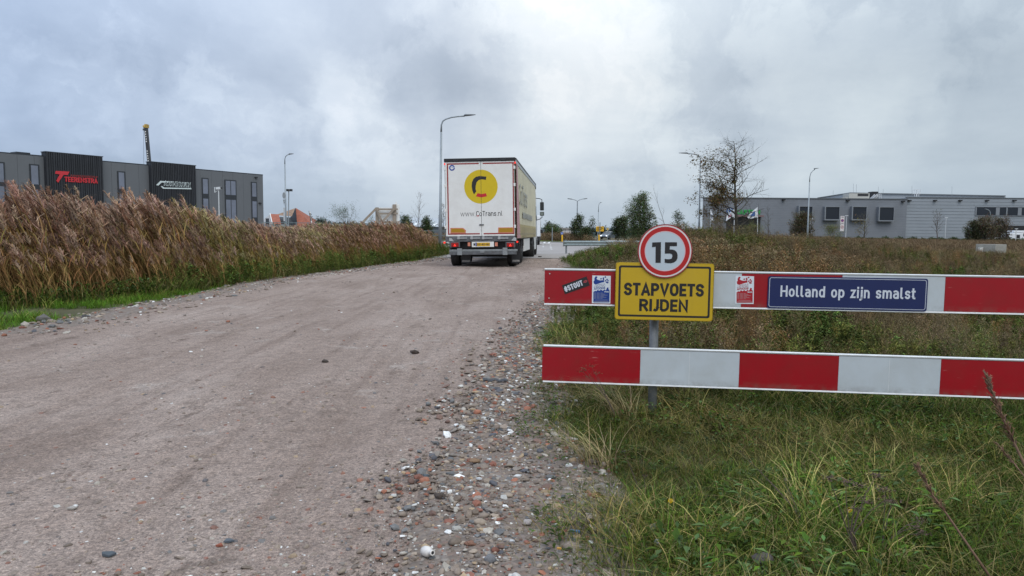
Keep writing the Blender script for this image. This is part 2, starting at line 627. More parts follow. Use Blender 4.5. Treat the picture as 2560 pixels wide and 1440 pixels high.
def scatter(name, protos, pts, rz, scl, idx, tints, label, tilt=None):
    """one object of uncountable stuff: points that carry copies of small meshes"""
    n = len(pts)
    me = bpy.data.meshes.new(name)
    me.vertices.add(n)
    me.vertices.foreach_set('co', np.asarray(pts, 'f').ravel())
    rot = np.zeros((n, 3), 'f')
    rot[:, 2] = rz
    if tilt is not None:
        rot[:, :2] = tilt
    scl = np.asarray(scl, 'f')
    if scl.ndim == 1:
        scl = np.repeat(scl[:, None], 3, 1)
    a = me.attributes.new('rot', 'FLOAT_VECTOR', 'POINT')
    a.data.foreach_set('vector', rot.ravel())
    a = me.attributes.new('scl', 'FLOAT_VECTOR', 'POINT')
    a.data.foreach_set('vector', scl.ravel())
    a = me.attributes.new('idx', 'INT', 'POINT')
    a.data.foreach_set('value', np.asarray(idx, 'i'))
    a = me.attributes.new('tint', 'FLOAT_COLOR', 'POINT')
    tt = np.ones((n, 4), 'f')
    tt[:, :3] = tints
    a.data.foreach_set('color', tt.ravel())
    o = bpy.data.objects.new(name, me)
    COL.objects.link(o)
    g = bpy.data.node_groups.new(name, 'GeometryNodeTree')
    g.interface.new_socket('Geometry', in_out='INPUT', socket_type='NodeSocketGeometry')
    g.interface.new_socket('Geometry', in_out='OUTPUT', socket_type='NodeSocketGeometry')
    N = NT(g)
    gi = N.n('NodeGroupInput')
    go = N.n('NodeGroupOutput')
    iop = N.n('GeometryNodeInstanceOnPoints')
    g.links.new(gi.outputs[0], iop.inputs['Points'])
    col = bpy.data.collections.new(name + '_pieces')
    for k, p in enumerate(protos):
        ob = bpy.data.objects.new('%s_%03d' % (name, k), p)
        col.objects.link(ob)
    ci = N.n('GeometryNodeCollectionInfo', {0: col, 1: True, 2: True})
    g.links.new(ci.outputs[0], iop.inputs['Instance'])
    iop.inputs['Pick Instance'].default_value = True
    for an, dt, sk in (('idx', 'INT', 'Instance Index'), ('rot', 'FLOAT_VECTOR', 'Rotation'), ('scl', 'FLOAT_VECTOR', 'Scale')):
        na = N.n('GeometryNodeInputNamedAttribute', {0: an}, data_type=dt)
        g.links.new([q for q in na.outputs if q.enabled][0], iop.inputs[sk])
    g.links.new(iop.outputs[0], go.inputs[0])
    md = o.modifiers.new('scatter', 'NODES')
    md.node_group = g
    tag(o, label, None, None, 'stuff')
    return o


def inpoly(x, y, poly):
    x, y = np.asarray(x), np.asarray(y)
    c = np.zeros(x.shape, bool)
    n = len(poly)
    for i in range(n):
        x0, y0 = poly[i][:2]
        x1, y1 = poly[(i + 1) % n][:2]
        cond = ((y0 > y) != (y1 > y)) & (x < (x1 - x0) * (y - y0) / ((y1 - y0) + 1e-12) + x0)
        c ^= cond
    return c


def copy_tree(o, parent=None):
    c = o.copy()
    COL.objects.link(c)
    c.parent = parent
    for ch in [k for k in o.children]:
        copy_tree(ch, c)
    return c

# ------------------------------------------------------------------ materials shared by the setting
M_galv = mat('galvanised_steel', (.30, .32, .33), 0.5, 0.6, var=.18, vscale=30, dirt=(.16, .15, .14), dirt_amt=.4, dscale=6)
M_alu = mat('white_aluminium', (.66, .67, .68), 0.45, 0.1, var=.06, vscale=12, dirt=(.32, .30, .26), dirt_amt=.35, dscale=9)
M_dark = mat('dark_metal', (.035, .038, .042), 0.5, 0.2, var=.2)
M_black = mat('black_rubber', (.012, .012, .013), 0.75, dirt=(.07, .06, .05), dirt_amt=.5, dscale=5)
M_glass = mat('dark_glass', (.02, .025, .032), 0.06, 0.0, spec=0.9)
M_soil = mat('soil', (.10, .085, .06), 0.95, var=.35, vscale=3)


def ground_material(name, kind):
    m = bpy.data.materials.new(name)
    m.use_nodes = True
    t = m.node_tree
    t.nodes.clear()
    N = NT(t)
    out = N.n('ShaderNodeOutputMaterial')
    p = N.n('ShaderNodeBsdfPrincipled', {'Roughness': 0.92, 'Specular IOR Level': 0.25})
    P = N.n('ShaderNodeNewGeometry').outputs['Position']
    if kind == 'dirt':
        st = N.n('ShaderNodeMapping', {0: P})
        st.inputs['Rotation'].default_value = (0, 0, math.radians(4))
        st.inputs['Scale'].default_value = (1.0, 0.38, 1.0)
        big = N.noise(st, 0.9, 7, 0.62, 0.4).outputs[0]
        c = N.ramp(big, [(0.30, (.195, .147, .122)), (0.5, (.256, .200, .171)), (0.72, (.315, .256, .224))])
        # stripes left by wheels
        rut = N.n('ShaderNodeMapping', {0: P})
        rut.inputs['Rotation'].default_value = (0, 0, math.radians(3))
        rut.inputs['Scale'].default_value = (1.0, 0.05, 1.0)
        rn = N.noise(rut, 5.5, 5, 0.6, 0.2).outputs[0]
        c = N.mix(N.math('MULTIPLY', N.mapr(rn, 0.50, 0.66), 0.50), c, (.165, .120, .098))
        # dried puddles with a pale skin of silt
        pn = N.noise(P, 1.5, 8, 0.66, 0.4).outputs[0]
        c = N.mix(N.math('MULTIPLY', N.mapr(pn, 0.60, 0.68), 0.55), c, (.37, .33, .30))
        dk = N.noise(st, 3.7, 7, 0.7, 0.5).outputs[0]
        c = N.mix(N.math('MULTIPLY', N.mapr(dk, 0.59, 0.67), 0.7), c, (.12, .088, .072))
        # grit
        g1 = N.noise(P, 55, 3, 0.75).outputs[0]
        c = N.mix(1.0, c, N.ramp(g1, [(0.28, (.48, .47, .47)), (0.5, (1, 1, 1)), (0.72, (1.55, 1.52, 1.48))]), 'MULTIPLY')
        g0 = N.noise(P, 170, 2, 0.7).outputs[0]
        c = N.mix(1.0, c, N.ramp(g0, [(0.3, (.62, .62, .62)), (0.5, (1, 1, 1)), (0.7, (1.38, 1.38, 1.38))]), 'MULTIPLY')
        vo = N.n('ShaderNodeTexVoronoi', {'Vector': P, 'Scale': 38.0})
        sp = N.math('MULTIPLY', N.mapr(vo.outputs[0], 0.16, 0.10), N.mapr(N.n('ShaderNodeSeparateColor', {0: vo.outputs[1]}).outputs[0], 0.80, 0.86))
        c = N.mix(N.math('MULTIPLY', sp, 0.6), c, (.50, .46, .40))
        g2 = N.noise(P, 9.0, 5, 0.65, 0.3).outputs[0]
        c = N.mix(1.0, c, N.ramp(g2, [(0.32, (.80, .79, .78)), (0.5, (1, 1, 1)), (0.68, (1.13, 1.12, 1.11))]), 'MULTIPLY')
        hsum = N.math('ADD', N.math('ADD', N.math('MULTIPLY', g1, 1.0), N.math('MULTIPLY', g0, 0.6)), N.math('MULTIPLY', g2, 3.5))
        b = N.n('ShaderNodeBump', {'Strength': 0.75, 'Distance': 0.012, 'Height': hsum})
        N.put(p.inputs['Normal'], b)
    elif kind == 'paving':
        big = N.noise(P, 0.25, 6, 0.6).outputs[0]
        c = N.ramp(big, [(0.3, (.245, .225, .215)), (0.7, (.32, .30, .29))])
        st = N.n('ShaderNodeMapping', {0: P})
        st.inputs['Scale'].default_value = (0.15, 2.0, 1.0)
        s2 = N.noise(st, 1.0, 5, 0.6).outputs[0]
        c = N.mix(N.math('MULTIPLY', N.mapr(s2, 0.5, 0.7), 0.3), c, (.19, .17, .16))
    elif kind == 'earth':
        big = N.noise(P, 0.7, 6, 0.6).outputs[0]
        c = N.ramp(big, [(0.3, (.06, .05, .03)), (0.5, (.065, .062, .030)), (0.7, (.09, .078, .045))])
    elif kind == 'shoulder':
        vo = N.n('ShaderNodeTexVoronoi', {'Vector': P, 'Scale': 36.0})
        cc = N.ramp(N.n('ShaderNodeSeparateColor', {0: vo.outputs[1]}).outputs[0],
                    [(0.0, (.10, .085, .075)), (0.35, (.17, .145, .125)), (0.6, (.25, .21, .18)), (0.8, (.20, .10, .07)), (0.92, (.24, .25, .26)), (1.0, (.5, .48, .44))])
        big = N.noise(P, 1.6, 6, 0.6).outputs[0]
        c = N.mix(N.mapr(big, 0.35, 0.65, 0.5, 0.9), cc, (.185, .148, .125))
        b = N.n('ShaderNodeBump', {'Strength': 0.9, 'Distance': 0.02, 'Height': N.math('SUBTRACT', 1.0, vo.outputs[0])})
        N.put(p.inputs['Normal'], b)
    N.put(p.inputs['Base Color'], c)
    t.links.new(p.outputs[0], out.inputs[0])
    return m


M_dirt = ground_material('packed_dirt', 'dirt')
M_pave = ground_material('pale_asphalt', 'paving')
M_earth = ground_material('weedy_earth', 'earth')
M_should = ground_material('rubble_shoulder', 'shoulder')

# ------------------------------------------------------------------ the lie of the land (metres; the camera stands at 0, 0 and looks along +y)
# edges of the road in world metres, from near to far
LEFT_EDGE = [(-7.2, -6), (-7.4, 4), (-7.6, 8)] + [tuple(gnd(*p)[:2]) for p in ((0, 838), (62, 828), (190, 798), (328, 768), (531, 730), (640, 706), (709, 694), (881, 674), (960, 664), (1115, 643))] + [(-3.6, 45)]
LEFT_REED = [(-10.5, -6), (-10.2, 5)] + [tuple(gnd(*p)[:2]) for p in ((0, 772), (200, 756), (300, 746), (450, 728), (600, 708), (700, 694), (900, 668), (1000, 654), (1112, 638), (1120, 622))]
RIGHT_EDGE = [(0.35, -3), (0.25, 1.2)] + [tuple(gnd(*p)[:2]) for p in ((1440, 1440), (1345, 1315), (1400, 1235), (1420, 1180), (1345, 1135), (1262, 1095), (1300, 1045), (1330, 1000), (1335, 940), (1342, 860), (1352, 800), (1375, 760), (1470, 700), (1530, 690), (1500, 672), (1420, 658), (1396, 640))] + [(3.6, 44)]
SHOULDER_L = [(-.5, -3), (-.55, 1.2)] + [tuple(gnd(*p)[:2]) for p in ((900, 1440), (1010, 1250), (1090, 1100), (1160, 980), (1220, 890), (1275, 820), (1330, 760), (1380, 700), (1400, 655))] + [(2.6, 40)]


def height(x, y):
    """gentle relief of the land"""
    h = 0.0
    h += 0.62 * math.exp(-(((x - 6.3) / 2.6) ** 2 + ((y - 25.5) / 3.6) ** 2))
    h += 0.40 * math.exp(-(((x - 13.0) / 5.5) ** 2 + ((y - 28) / 7) ** 2))
    h += 0.10 * math.exp(-(((x - 3.0) / 2.2) ** 2 + ((y - 8.5) / 3) ** 2))
    return h


def vheight(x, y):
    x, y = np.asarray(x), np.asarray(y)
    return (0.62 * np.exp(-(((x - 6.3) / 2.6) ** 2 + ((y - 25.5) / 3.6) ** 2)) + 0.40 * np.exp(-(((x - 13.0) / 5.5) ** 2 + ((y - 28) / 7) ** 2))
            + 0.10 * np.exp(-(((x - 3.0) / 2.2) ** 2 + ((y - 8.5) / 3) ** 2)))


def gridmesh(name, xs, ys, zf, m, kind='structure'):
    X, Y = np.meshgrid(xs, ys)
    Z = zf(X, Y)
    v = np.stack([X.ravel(), Y.ravel(), Z.ravel()], 1)
    nx, ny = len(xs), len(ys)
    i = (np.arange(ny - 1)[:, None] * nx + np.arange(nx - 1)[None, :]).ravel()
    f = np.stack([i, i + 1, i + nx + 1, i + nx], 1)
    me = bpy.data.meshes.new(name)
    me.from_pydata(v.tolist(), [], f.tolist())
    me.materials.append(m)
    me.polygons.foreach_set('use_smooth', [True] * len(me.polygons))
    o = bpy.data.objects.new(name, me)
    COL.objects.link(o)
    tag(o, kind=kind)
    return o


def sheet(name, left, right, z, m, step=None):
    """a sheet between two polylines"""
    return None


# ground: one sheet to the horizon, finer near the road
gx = np.concatenate([np.linspace(-2500, -60, 8), np.linspace(-50, -12, 10), np.linspace(-10, 30, 90), np.linspace(34, 60, 8), np.linspace(90, 2500, 8)])
gy = np.concatenate([np.linspace(-200, -6, 5), np.linspace(-4, 45, 110), np.linspace(50, 120, 10), np.linspace(200, 4000, 10)])
ground = gridmesh('ground', gx, gy, lambda X, Y: vheight(X, Y) - 0.03, M_earth)
tag(ground, 'weedy open ground beside the dirt road, reaching to the horizon')


def road_z(X, Y):
    """wheel ruts, bumps and shallow holes"""
    z = np.zeros_like(X)
    lane = X + 0.055 * (30 - Y) * 0.0
    for cx, w, d in ((-0.9, .28, .014), (-2.9, .28, .016), (-4.2, .3, .010), (0.0, .3, .006)):
        z -= d * np.exp(-(((lane - cx) + 0.15 * np.sin(Y * 0.21)) / w) ** 2)
    out = np.empty(z.size)
    for k, (x, y) in enumerate(zip(X.ravel(), Y.ravel())):
        out[k] = 0.018 * pnoise((x * 0.7, y * 0.5, 0)) + 0.010 * pnoise((x * 2.1, y * 1.6, 3)) + 0.005 * pnoise((x * 6, y * 5, 5))
    return z + out.reshape(z.shape) + 0.012


def strip(name, eL, eR, ys, n, zf, m, sink=0.0):
    L = np.interp(ys, [p[1] for p in eL], [p[0] for p in eL])
    R = np.interp(ys, [p[1] for p in eR], [p[0] for p in eR])
    X = L[:, None] + (R - L)[:, None] * np.linspace(0, 1, n)[None, :]
    Y = np.repeat(ys[:, None], n, 1)
    Z = zf(X, Y)
    if sink:
        Z[:, 0] -= sink
        Z[:, -1] -= sink
        Z[:, 1] -= sink * .35
        Z[:, -2] -= sink * .35
    v = np.stack([X.ravel(), Y.ravel(), Z.ravel()], 1)
    ny = len(ys)
    i = (np.arange(ny - 1)[:, None] * n + np.arange(n - 1)[None, :]).ravel()
    f = np.stack([i, i + 1, i + n + 1, i + n], 1)
    me = bpy.data.meshes.new(name)
    me.from_pydata(v.tolist(), [], f.tolist())
    me.materials.append(m)
    me.polygons.foreach_set('use_smooth', [True] * len(me.polygons))
    o = bpy.data.objects.new(name, me)
    COL.objects.link(o)
    tag(o, kind='structure')
    return o


ysr = np.concatenate([np.linspace(-5, 1.5, 12), np.linspace(1.6, 9, 110), np.linspace(9.1, 35.2, 150)])
road = strip('dirt_road', [(-7.4, -6)] + LEFT_EDGE[1:], [(0.3, -6), (0.3, 5), (.5, 9), (1.2, 14), (2.4, 20), (3.2, 26), (4.0, 45)], ysr, 90, road_z, M_dirt)
tag(road, 'bumpy packed dirt road with wheel ruts and pale dried puddles')
def sheet_z(X, Y):
    return road_z(X, Y) + 0.010 + .008 * np.sin(Y * 3.1 + X * 7)


sh = strip('rubble_shoulder', SHOULDER_L, [(.75, -6), (.62, 2.4), (.62, 3.2), (.45, 4.2), (.5, 6), (.8, 9), (1.5, 14), (2.9, 20), (4.0, 24), (4.0, 45)], np.linspace(-3, 34, 150), 16,
           sheet_z, M_should, .035)
tag(sh, 'strip of loose brick and shell rubble along the right side of the dirt road')
shl = strip('gravel_edge', [(x - .3, y) for x, y in LEFT_EDGE], [(x + .75, y) for x, y in LEFT_EDGE], np.linspace(6, 43, 120), 6,
            lambda X, Y: road_z(X, Y) + 0.008 + .006 * np.sin(Y * 2.3 + X * 5), M_should, .03)
tag(shl, 'narrow band of shells and gravel along the left side of the dirt road')

# the paved junction beyond the lorry
pv_ = MB()
pts = [(-60, 47), (-60, 96), (-8, 97), (4.0, 97), (12, 88), (16, 84), (60, 84), (60, 52), (20, 46), (7.5, 39.5), (4.2, 34.9), (-5.2, 34.9), (-9, 44)]
pv_.F([pv_.V((x, y, 0.030)) for x, y in pts])
o = pv_.build('paved_road', M_pave)
tag(o, 'pale asphalt junction beyond the lorry', kind='structure')
pv2 = MB()
pv2.F([pv2.V((x, y, 0.030)) for x, y in ((8.0, 150), (30, 118), (60, 112), (60, 104), (24, 108), (17, 112), (15, 132), (15.5, 200), (19, 200), (20, 160))])
o = pv2.build('side_road', M_pave)
tag(o, 'far stretch of road where the grey car drives', kind='structure')
kb = MB()
kp = [(-60, 97.1), (-8, 98.1), (4.2, 98.1), (12.2, 89), (16.2, 85.1), (60, 85.1)]
for a, b in zip(kp, kp[1:]):
    kb.bar((a[0], a[1], 0.06), (b[0], b[1], 0.06), 0.18, 0.14)
o = kb.build('kerb', mat('kerb_stone', (.32, .31, .29), .9, var=.15))
tag(o, 'low stone kerb on the far side of the junction', kind='structure')
# painted arcs
mk = MB()
M_paint = mat('road_paint', (.62, .62, .60), .7, var=.15, vscale=8)
for pxs in ([(1360.5, 608.5), (1361.5, 606.2), (1364, 604.8), (1368, 604.2)], [(1371.5, 609), (1372.5, 606.8), (1375.5, 605.4), (1379, 604.8)]):
    pp = [gnd(*p) for p in pxs]
    for a, b in zip(pp, pp[1:]):
        d = (b - a)
        n_ = Vector((-d.y, d.x, 0)).normalized() * 0.13
        mk.quad((a.x - n_.x, a.y - n_.y, .036), (a.x + n_.x, a.y + n_.y, .036), (b.x + n_.x, b.y + n_.y, .036), (b.x - n_.x, b.y - n_.y, .036))
for (x, y) in ((1376, 612.5), (1376.5, 616), (1377.3, 619.5), (1378, 623.5), (1358, 613), (1358.3, 618)):
    g = gnd(x, y)
    mk.quad((g.x - .07, g.y - 1.0, .036), (g.x + .07, g.y - 1.0, .036), (g.x + .07, g.y + 1.0, .036), (g.x - .07, g.y + 1.0, .036))
o = mk.build('road_markings', M_paint)
tag(o, 'thin white curved and dashed lines painted on the asphalt', kind='structure')

# ------------------------------------------------------------------ red and white barrier with its signs
PL = Plane((0.215, 4.79, 0.0), (3.03, -0.31, -0.012))
barrier = empty('road_barrier', PL.M, 'red and white striped barrier of two long boards across the right verge', 'barrier')
M_red = mat('red_reflective', (.30, .003, .010), 0.32, var=.05, vscale=5, dirt=(.10, .03, .02), dirt_amt=.25, dscale=7, spec=.5)
M_wht = mat('white_reflective', (.46, .50, .53), 0.4, var=.04, vscale=6, dirt=(.33, .33, .30), dirt_amt=.3, dscale=5)
for _m in (M_red, M_wht):
    _N = NT(_m.node_tree)
    _p = [q for q in _m.node_tree.nodes if q.type == 'BSDF_PRINCIPLED'][0]
    _src = _p.inputs['Base Color'].links[0].from_socket
    _tc = _N.n('ShaderNodeTexCoord').outputs['Object']
    _mp = _N.n('ShaderNodeMapping', {0: _tc})
    _mp.inputs['Rotation'].default_value = (0, math.radians(57), 0)
    _mp.inputs['Scale'].default_value = (3.0, 3.0, 26.0)
    _s = _N.noise(_mp, 3.2, 3, .5).outputs[0]
    _k = _N.noise(_tc, 5.0, 4, .6).outputs[0]
    _f = _N.math('MULTIPLY', _N.mapr(_s, .66, .72), _N.mapr(_k, .5, .62))
    _c = _N.mix(_N.math('MULTIPLY', _f, .55), _src, (.52, .22, .20) if _m is M_red else (.30, .30, .28))
    _g = _N.mapr(_N.n('ShaderNodeSeparateXYZ', {0: _tc}).outputs[2], -.112, -.07, .45, 0.0)
    _gn = _N.noise(_tc, 14.0, 5, .7).outputs[0]
    _c = _N.mix(_N.math('MULTIPLY', _g, _N.mapr(_gn, .4, .65)), _c, (.16, .13, .10))
    _N.put(_p.inputs['Base Color'], _c)
M_rivet = mat('rivet_metal', (.6, .58, .55), .35, .6)


def plank(zt0, zt1, zb0, zb1, xe, cuts, name):
    """one board: aluminium body with lips, coloured sheets between the lips"""
    body = MB()
    L0, L1 = 0.0, xe
    zc0, zc1 = (zt0 + zb0) / 2, (zt1 + zb1) / 2
    H = (zt0 - zb0) / 2
    ang = math.atan2(zc1 - zc0, L1 - L0)
    # profile in (y, z)
    prof = [(-.004, H - .013), (-.010, H - .010), (-.012, H - .003), (-.006, H), (.022, H), (.026, H - .006), (.026, -H + .006), (.022, -H),
            (-.006, -H), (-.012, -H + .003), (-.010, -H + .010), (-.004, -H + .013)]
    L = math.hypot(L1 - L0, zc1 - zc0)
    a = [body.V((0, y, z)) for y, z in prof]
    b = [body.V((L, y, z)) for y, z in prof]
    n = len(prof)
    for k in range(n):
        body.F([a[k], a[(k + 1) % n], b[(k + 1) % n], b[k]])
    body.F(a[::-1])
    body.F(b)
    o = body.build(name, M_alu, barrier, Matrix.Translation((0, 0, zc0)) @ Matrix.Rotation(-ang, 4, 'Y'))
    for k, (c0, c1) in enumerate(zip(cuts, cuts[1:])):
        s = MB()
        s.box(c0 + .0008, c1 - .0008, -.0075, -.004, -H + .0132, H - .0132)
        q = s.build('red_sheet' if k % 2 == 0 else 'white_sheet', M_red if k % 2 == 0 else M_wht, o)
        if k % 2 and name == 'lower_board':
            s = MB()
            s.box((c0 + c1) / 2 - .001, (c0 + c1) / 2 + .001, -.0082, -.0074, -H + .016, H - .016)
            s.build('sheet_seam', M_alu, o)
    for z in (H * .72, -H * .62):
        s = MB()
        s.tube([(.035 + (.0 if z > 0 else -.002), -.0074, z), (.035 + (.0 if z > 0 else -.002), -.011, z)], .0045, 10)
        if name == 'upper_board':
            s.build('rivet', M_rivet, o)
    return o


def cutsx(pxs, py):
    return [PL.uv(p, py)[0] for p in pxs]


XE = 4.4
cu1 = [0.0] + cutsx((1608, 1853, 2104, 2361), 720)
cu1 += [cu1[-1] + .64, XE]
cu2 = [-0.008] + cutsx((1600, 1847, 2095, 2350), 930)
cu2 += [cu2[-1] + .64, XE]
uA, uB = PL.uv(1364, 671), PL.uv(1362, 762)
uC, uD = PL.uv(2560, 690), PL.uv(2560, 788)
f1 = XE / uC[0]
up = plank(uA[1], uA[1] + (uC[1] - uA[1]) * f1, uB[1], uB[1] + (uD[1] - uB[1]) * f1, XE, cu1, 'upper_board')
vA, vB = PL.uv(1358, 862), PL.uv(1358, 955)
vC, vD = PL.uv(2560, 900), PL.uv(2560, 997)
lo = plank(vA[1], vA[1] + (vC[1] - vA[1]) * f1, vB[1], vB[1] + (vD[1] - vB[1]) * f1, XE, cu2, 'lower_board')
pt0, pt1 = PL.uv(1637, 700, .07), PL.uv(1630, 1040, .07)
for k, (xa, xb) in enumerate(((pt0[0], pt1[0]), (3.75, 3.76))):
    s = MB()
    s.tube([(xa, .062, pt0[1] + .08), (xb - (xa - xb) * .3, .062, -.25)], .030, 16)
    s.build('post', mat('galvanised_post', (.16, .17, .18), .6, .35, var=.25, vscale=14, dirt=(.26, .25, .23), dirt_amt=.5, dscale=8), barrier, smooth=True)
    for z in (.88, .385):
        s = MB()
        s.band(circle(xa, 0, .036, 16), circle(xa, 0, .0305, 16), .0, .0)
        s = MB()
        s.box(xa - .045, xa + .045, .0265, .032, z - .02, z + .02)
        s.box(xa - .045, xa - .036, .032, .10, z - .02, z + .02)
        s.box(xa + .036, xa + .045, .032, .10, z - .02, z + .02)
        s.box(xa - .045, xa + .045, .10, .105, z - .02, z + .02)
        s.build('clamp', M_galv, barrier)

# yellow plate STAPVOETS RIJDEN
M_yel = mat('yellow_sign_face', (.50, .325, .010), .42, var=.05, vscale=6, dirt=(.40, .27, .03), dirt_amt=.35, dscale=6)
M_ink = mat('black_print', (.012, .011, .012), .5)
yp = empty('warning_plate', PL.M, 'yellow plate reading STAPVOETS RIJDEN hung on the upper board under the round 15 sign', 'sign')
YP = -.050
x0, x1, z0, z1 = PL.box(1538, 657, 1784, 801, YP)
skz = PL.uv(1784, 657, YP)[1] - PL.uv(1538, 655, YP)[1]
s = MB()
s.slab(rrect(x0, x1, z0, z1, .018), YP, YP + .004)
s.build('plate', M_yel, yp, smooth=False)
s = MB()
s.band(rrect(x0, x1, z0, z1, .018), rrect(x0 + .004, x1 - .004, z0 + .004, z1 - .004, .016), YP, YP + .018)
s.build('edge', M_yel, yp)
s = MB()
g = .021
s.band(rrect(x0 + g, x1 - g, z0 + g, z1 - g, .014), rrect(x0 + g + .013, x1 - g - .013, z0 + g + .013, z1 - g - .013, .008), YP - .0006, YP + .001)
s.build('border', M_ink, yp)
bx = PL.box(1560, 708, 1760, 740, YP)
strokes('letter', 'STAPVOETS', M_ink, *bx, YP, yp, t=.21, gap=.055)
bx = PL.box(1598, 748, 1720, 779, YP)
strokes('letter', 'RIJDEN', M_ink, *bx, YP, yp, t=.21, gap=.075)
for xx in ((x0 + x1) / 2 - .01, (x0 + x1) / 2 - .06):
    s = MB()
    s.box(xx - .02, xx + .02, YP + .004, -.0125, .82, .94)
    s.build('bracket', M_galv, yp)

# round 15 sign
CS = -.060
rs = empty('speed_limit_sign', PL.M, 'round red-rimmed sign with the number 15 above the yellow plate', 'sign')
c = PL.uv(1662.5, 628, CS)
R = (PL.uv(1731, 628, CS)[0] - PL.uv(1594, 628, CS)[0]) / 2
M_srd = mat('red_sign_face', (.40, .012, .012), .35, var=.06, vscale=8)
M_swh = mat('white_sign_face', (.46, .52, .57), .4, var=.03, vscale=5)
M_swr = mat('white_sign_ring', (.62, .58, .58), .4)
s = MB()
s.slab(circle(c[0], c[1], R, 64), CS, CS + .004)
s.build('disc', M_srd, rs)
s = MB()
s.band(circle(c[0], c[1], R, 64), circle(c[0], c[1], R - .004, 64), CS - .0005, CS + .018)
s.build('rim_edge', mat('sign_edge_red', (.20, .02, .02), .5), rs)
for nm, ra, rb, m_, e in (('white_ring', .958, .905, M_swr, .0006), ('red_ring', .905, .745, M_srd, .0009), ('thin_ring', .745, .718, mat('pale_pink_print', (.62, .40, .42), .4), .0011)):
    s = MB()
    s.band(circle(c[0], c[1], R * ra, 64), circle(c[0], c[1], R * rb, 64), CS - e, CS + .001)
    s.build(nm, m_, rs)
s = MB()
s.slab(circle(c[0], c[1], R * .72, 64), CS - .0007, CS + .001)
s.build('white_centre', M_swh, rs)
num = empty('number', None)
num.parent = rs


def pxpoly(pl, pts, y):
    return [pl.uv(px, py, y) for px, py in pts]


def zz(x, y):
    """pixel in the photograph from a place in the enlarged crop of the signs"""
    return (1340 + x * 620 / 1941.0, 540 + y * 620 / 1941.0)


s = MB()
s.slab(pxpoly(PL, [zz(*q) for q in ((910, 207), (978, 204), (976, 366), (935, 366), (936, 240), (908, 244))], CS), CS - .0022, CS)
s.build('digit', M_ink, num)
five = [(1010, 205), (1103, 205), (1103, 236), (1048, 236), (1046, 262), (1066, 262), (1086, 268), (1101, 282), (1108, 302), (1107, 330), (1097, 350), (1080, 363), (1058, 369),
        (1030, 369), (1007, 365), (1007, 335), (1030, 338), (1050, 337), (1062, 331), (1067, 318), (1066, 303), (1058, 295), (1042, 293), (1008, 294)]
s = MB()
s.slab(pxpoly(PL, [zz(*q) for q in five], CS), CS - .0022, CS)
s.build('digit', M_ink, num)

# blue name plate
BL = -.016
bp = empty('name_plate', PL.M, 'long blue plate reading Holland op zijn smalst on the upper board', 'sign')
a, b_ = PL.uv(1921, 690, BL), PL.uv(1918, 770, BL)
c_, d_ = PL.uv(2319, 697, BL), PL.uv(2318, 779, BL)
x0, x1 = (a[0] + b_[0]) / 2, (c_[0] + d_[0]) / 2
z0, z1 = (b_[1] + d_[1]) / 2, (a[1] + c_[1]) / 2
M_blue = mat('blue_sign_face', (.010, .018, .085), .38, var=.06)
M_bwh = mat('pale_print', (.55, .58, .64), .4)
s = MB()
s.slab(rrect(x0, x1, z0, z1, .014), BL, BL + .006)
s.build('plate', M_blue, bp)
s = MB()
g = .0085
s.band(rrect(x0 + g, x1 - g, z0 + g, z1 - g, .014), rrect(x0 + g + .0028, x1 - g - .0028, z0 + g + .0028, z1 - g - .0028, .0115), BL - .0006, BL + .001)
s.build('border', M_bwh, bp)
bx = PL.box(1951, 717, 2289, 746, BL)
strokes('letter', 'Holland op zijn smalst', M_bwh, bx[0], bx[1], bx[2] + .003, bx[3] + .001, BL, bp, t=.155, gap=.12)


# stickers
def sticker(name, label, quadpx, base):
    e = empty(name, PL.M, label, 'sticker')
    s = MB()
    s.slab(pxpoly(PL, quadpx, -.009), -.0095, -.0078)
    s.build('backing', base, e)
    return e


M_stk = mat('sticker_black', (.018, .018, .020), .35)
M_stw = mat('sticker_white', (.62, .66, .70), .35)


def s1(x, y):
    return (1380 + x / 12.0, 660 + y / 12.0)


e = sticker('black_sticker', 'tilted black sticker reading #STOUT with red lips on the red end of the upper board', [s1(*q) for q in ((300, 640), (1035, 370), (1135, 640), (390, 905))], M_stk)
u0, u1 = PL.uv(*s1(380, 765), -.009), PL.uv(*s1(905, 560), -.009)
ang = math.atan2(u1[1] - u0[1], u1[0] - u0[0])
LL = math.hypot(u1[0] - u0[0], u1[1] - u0[1])
hh = (PL.uv(*s1(0, 0), -.009)[1] - PL.uv(*s1(0, 165), -.009)[1])
strokes('letter', '#STOUT', M_bwh, u0[0] - .002, u0[0] + LL * 1.02, u0[1] - hh / 2, u0[1] + hh / 2, -.0095, e, t=.21, ext=.0006, gap=.09, rot=(u0[0], u0[1], ang))
lc = PL.uv(*s1(998, 522), -.009)
s = MB()
rr = .0155
lip = [(-1, -.05), (-.7, .35), (-.35, .75), (-.1, .6), (.1, .62), (.4, .75), (.75, .3), (1, -.02), (.7, -.5), (.3, -.8), (-.2, -.82), (-.65, -.5)]
ca, sa = math.cos(ang), math.sin(ang)
s.slab([(lc[0] + rr * (x * ca - y * .72 * sa), lc[1] + rr * (x * sa + y * .72 * ca)) for x, y in lip], -.0101, -.0092)
s.build('red_lips', mat('sticker_red', (.33, .05, .06), .4), e)
s = MB()
s.slab([(lc[0] + rr * (x * ca - y * sa), lc[1] + rr * (x * sa + y * ca)) for x, y in ((-.7, 0), (0, .08), (.7, 0), (0, -.08))], -.0104, -.0098)
s.build('lip_gap', M_stk, e)


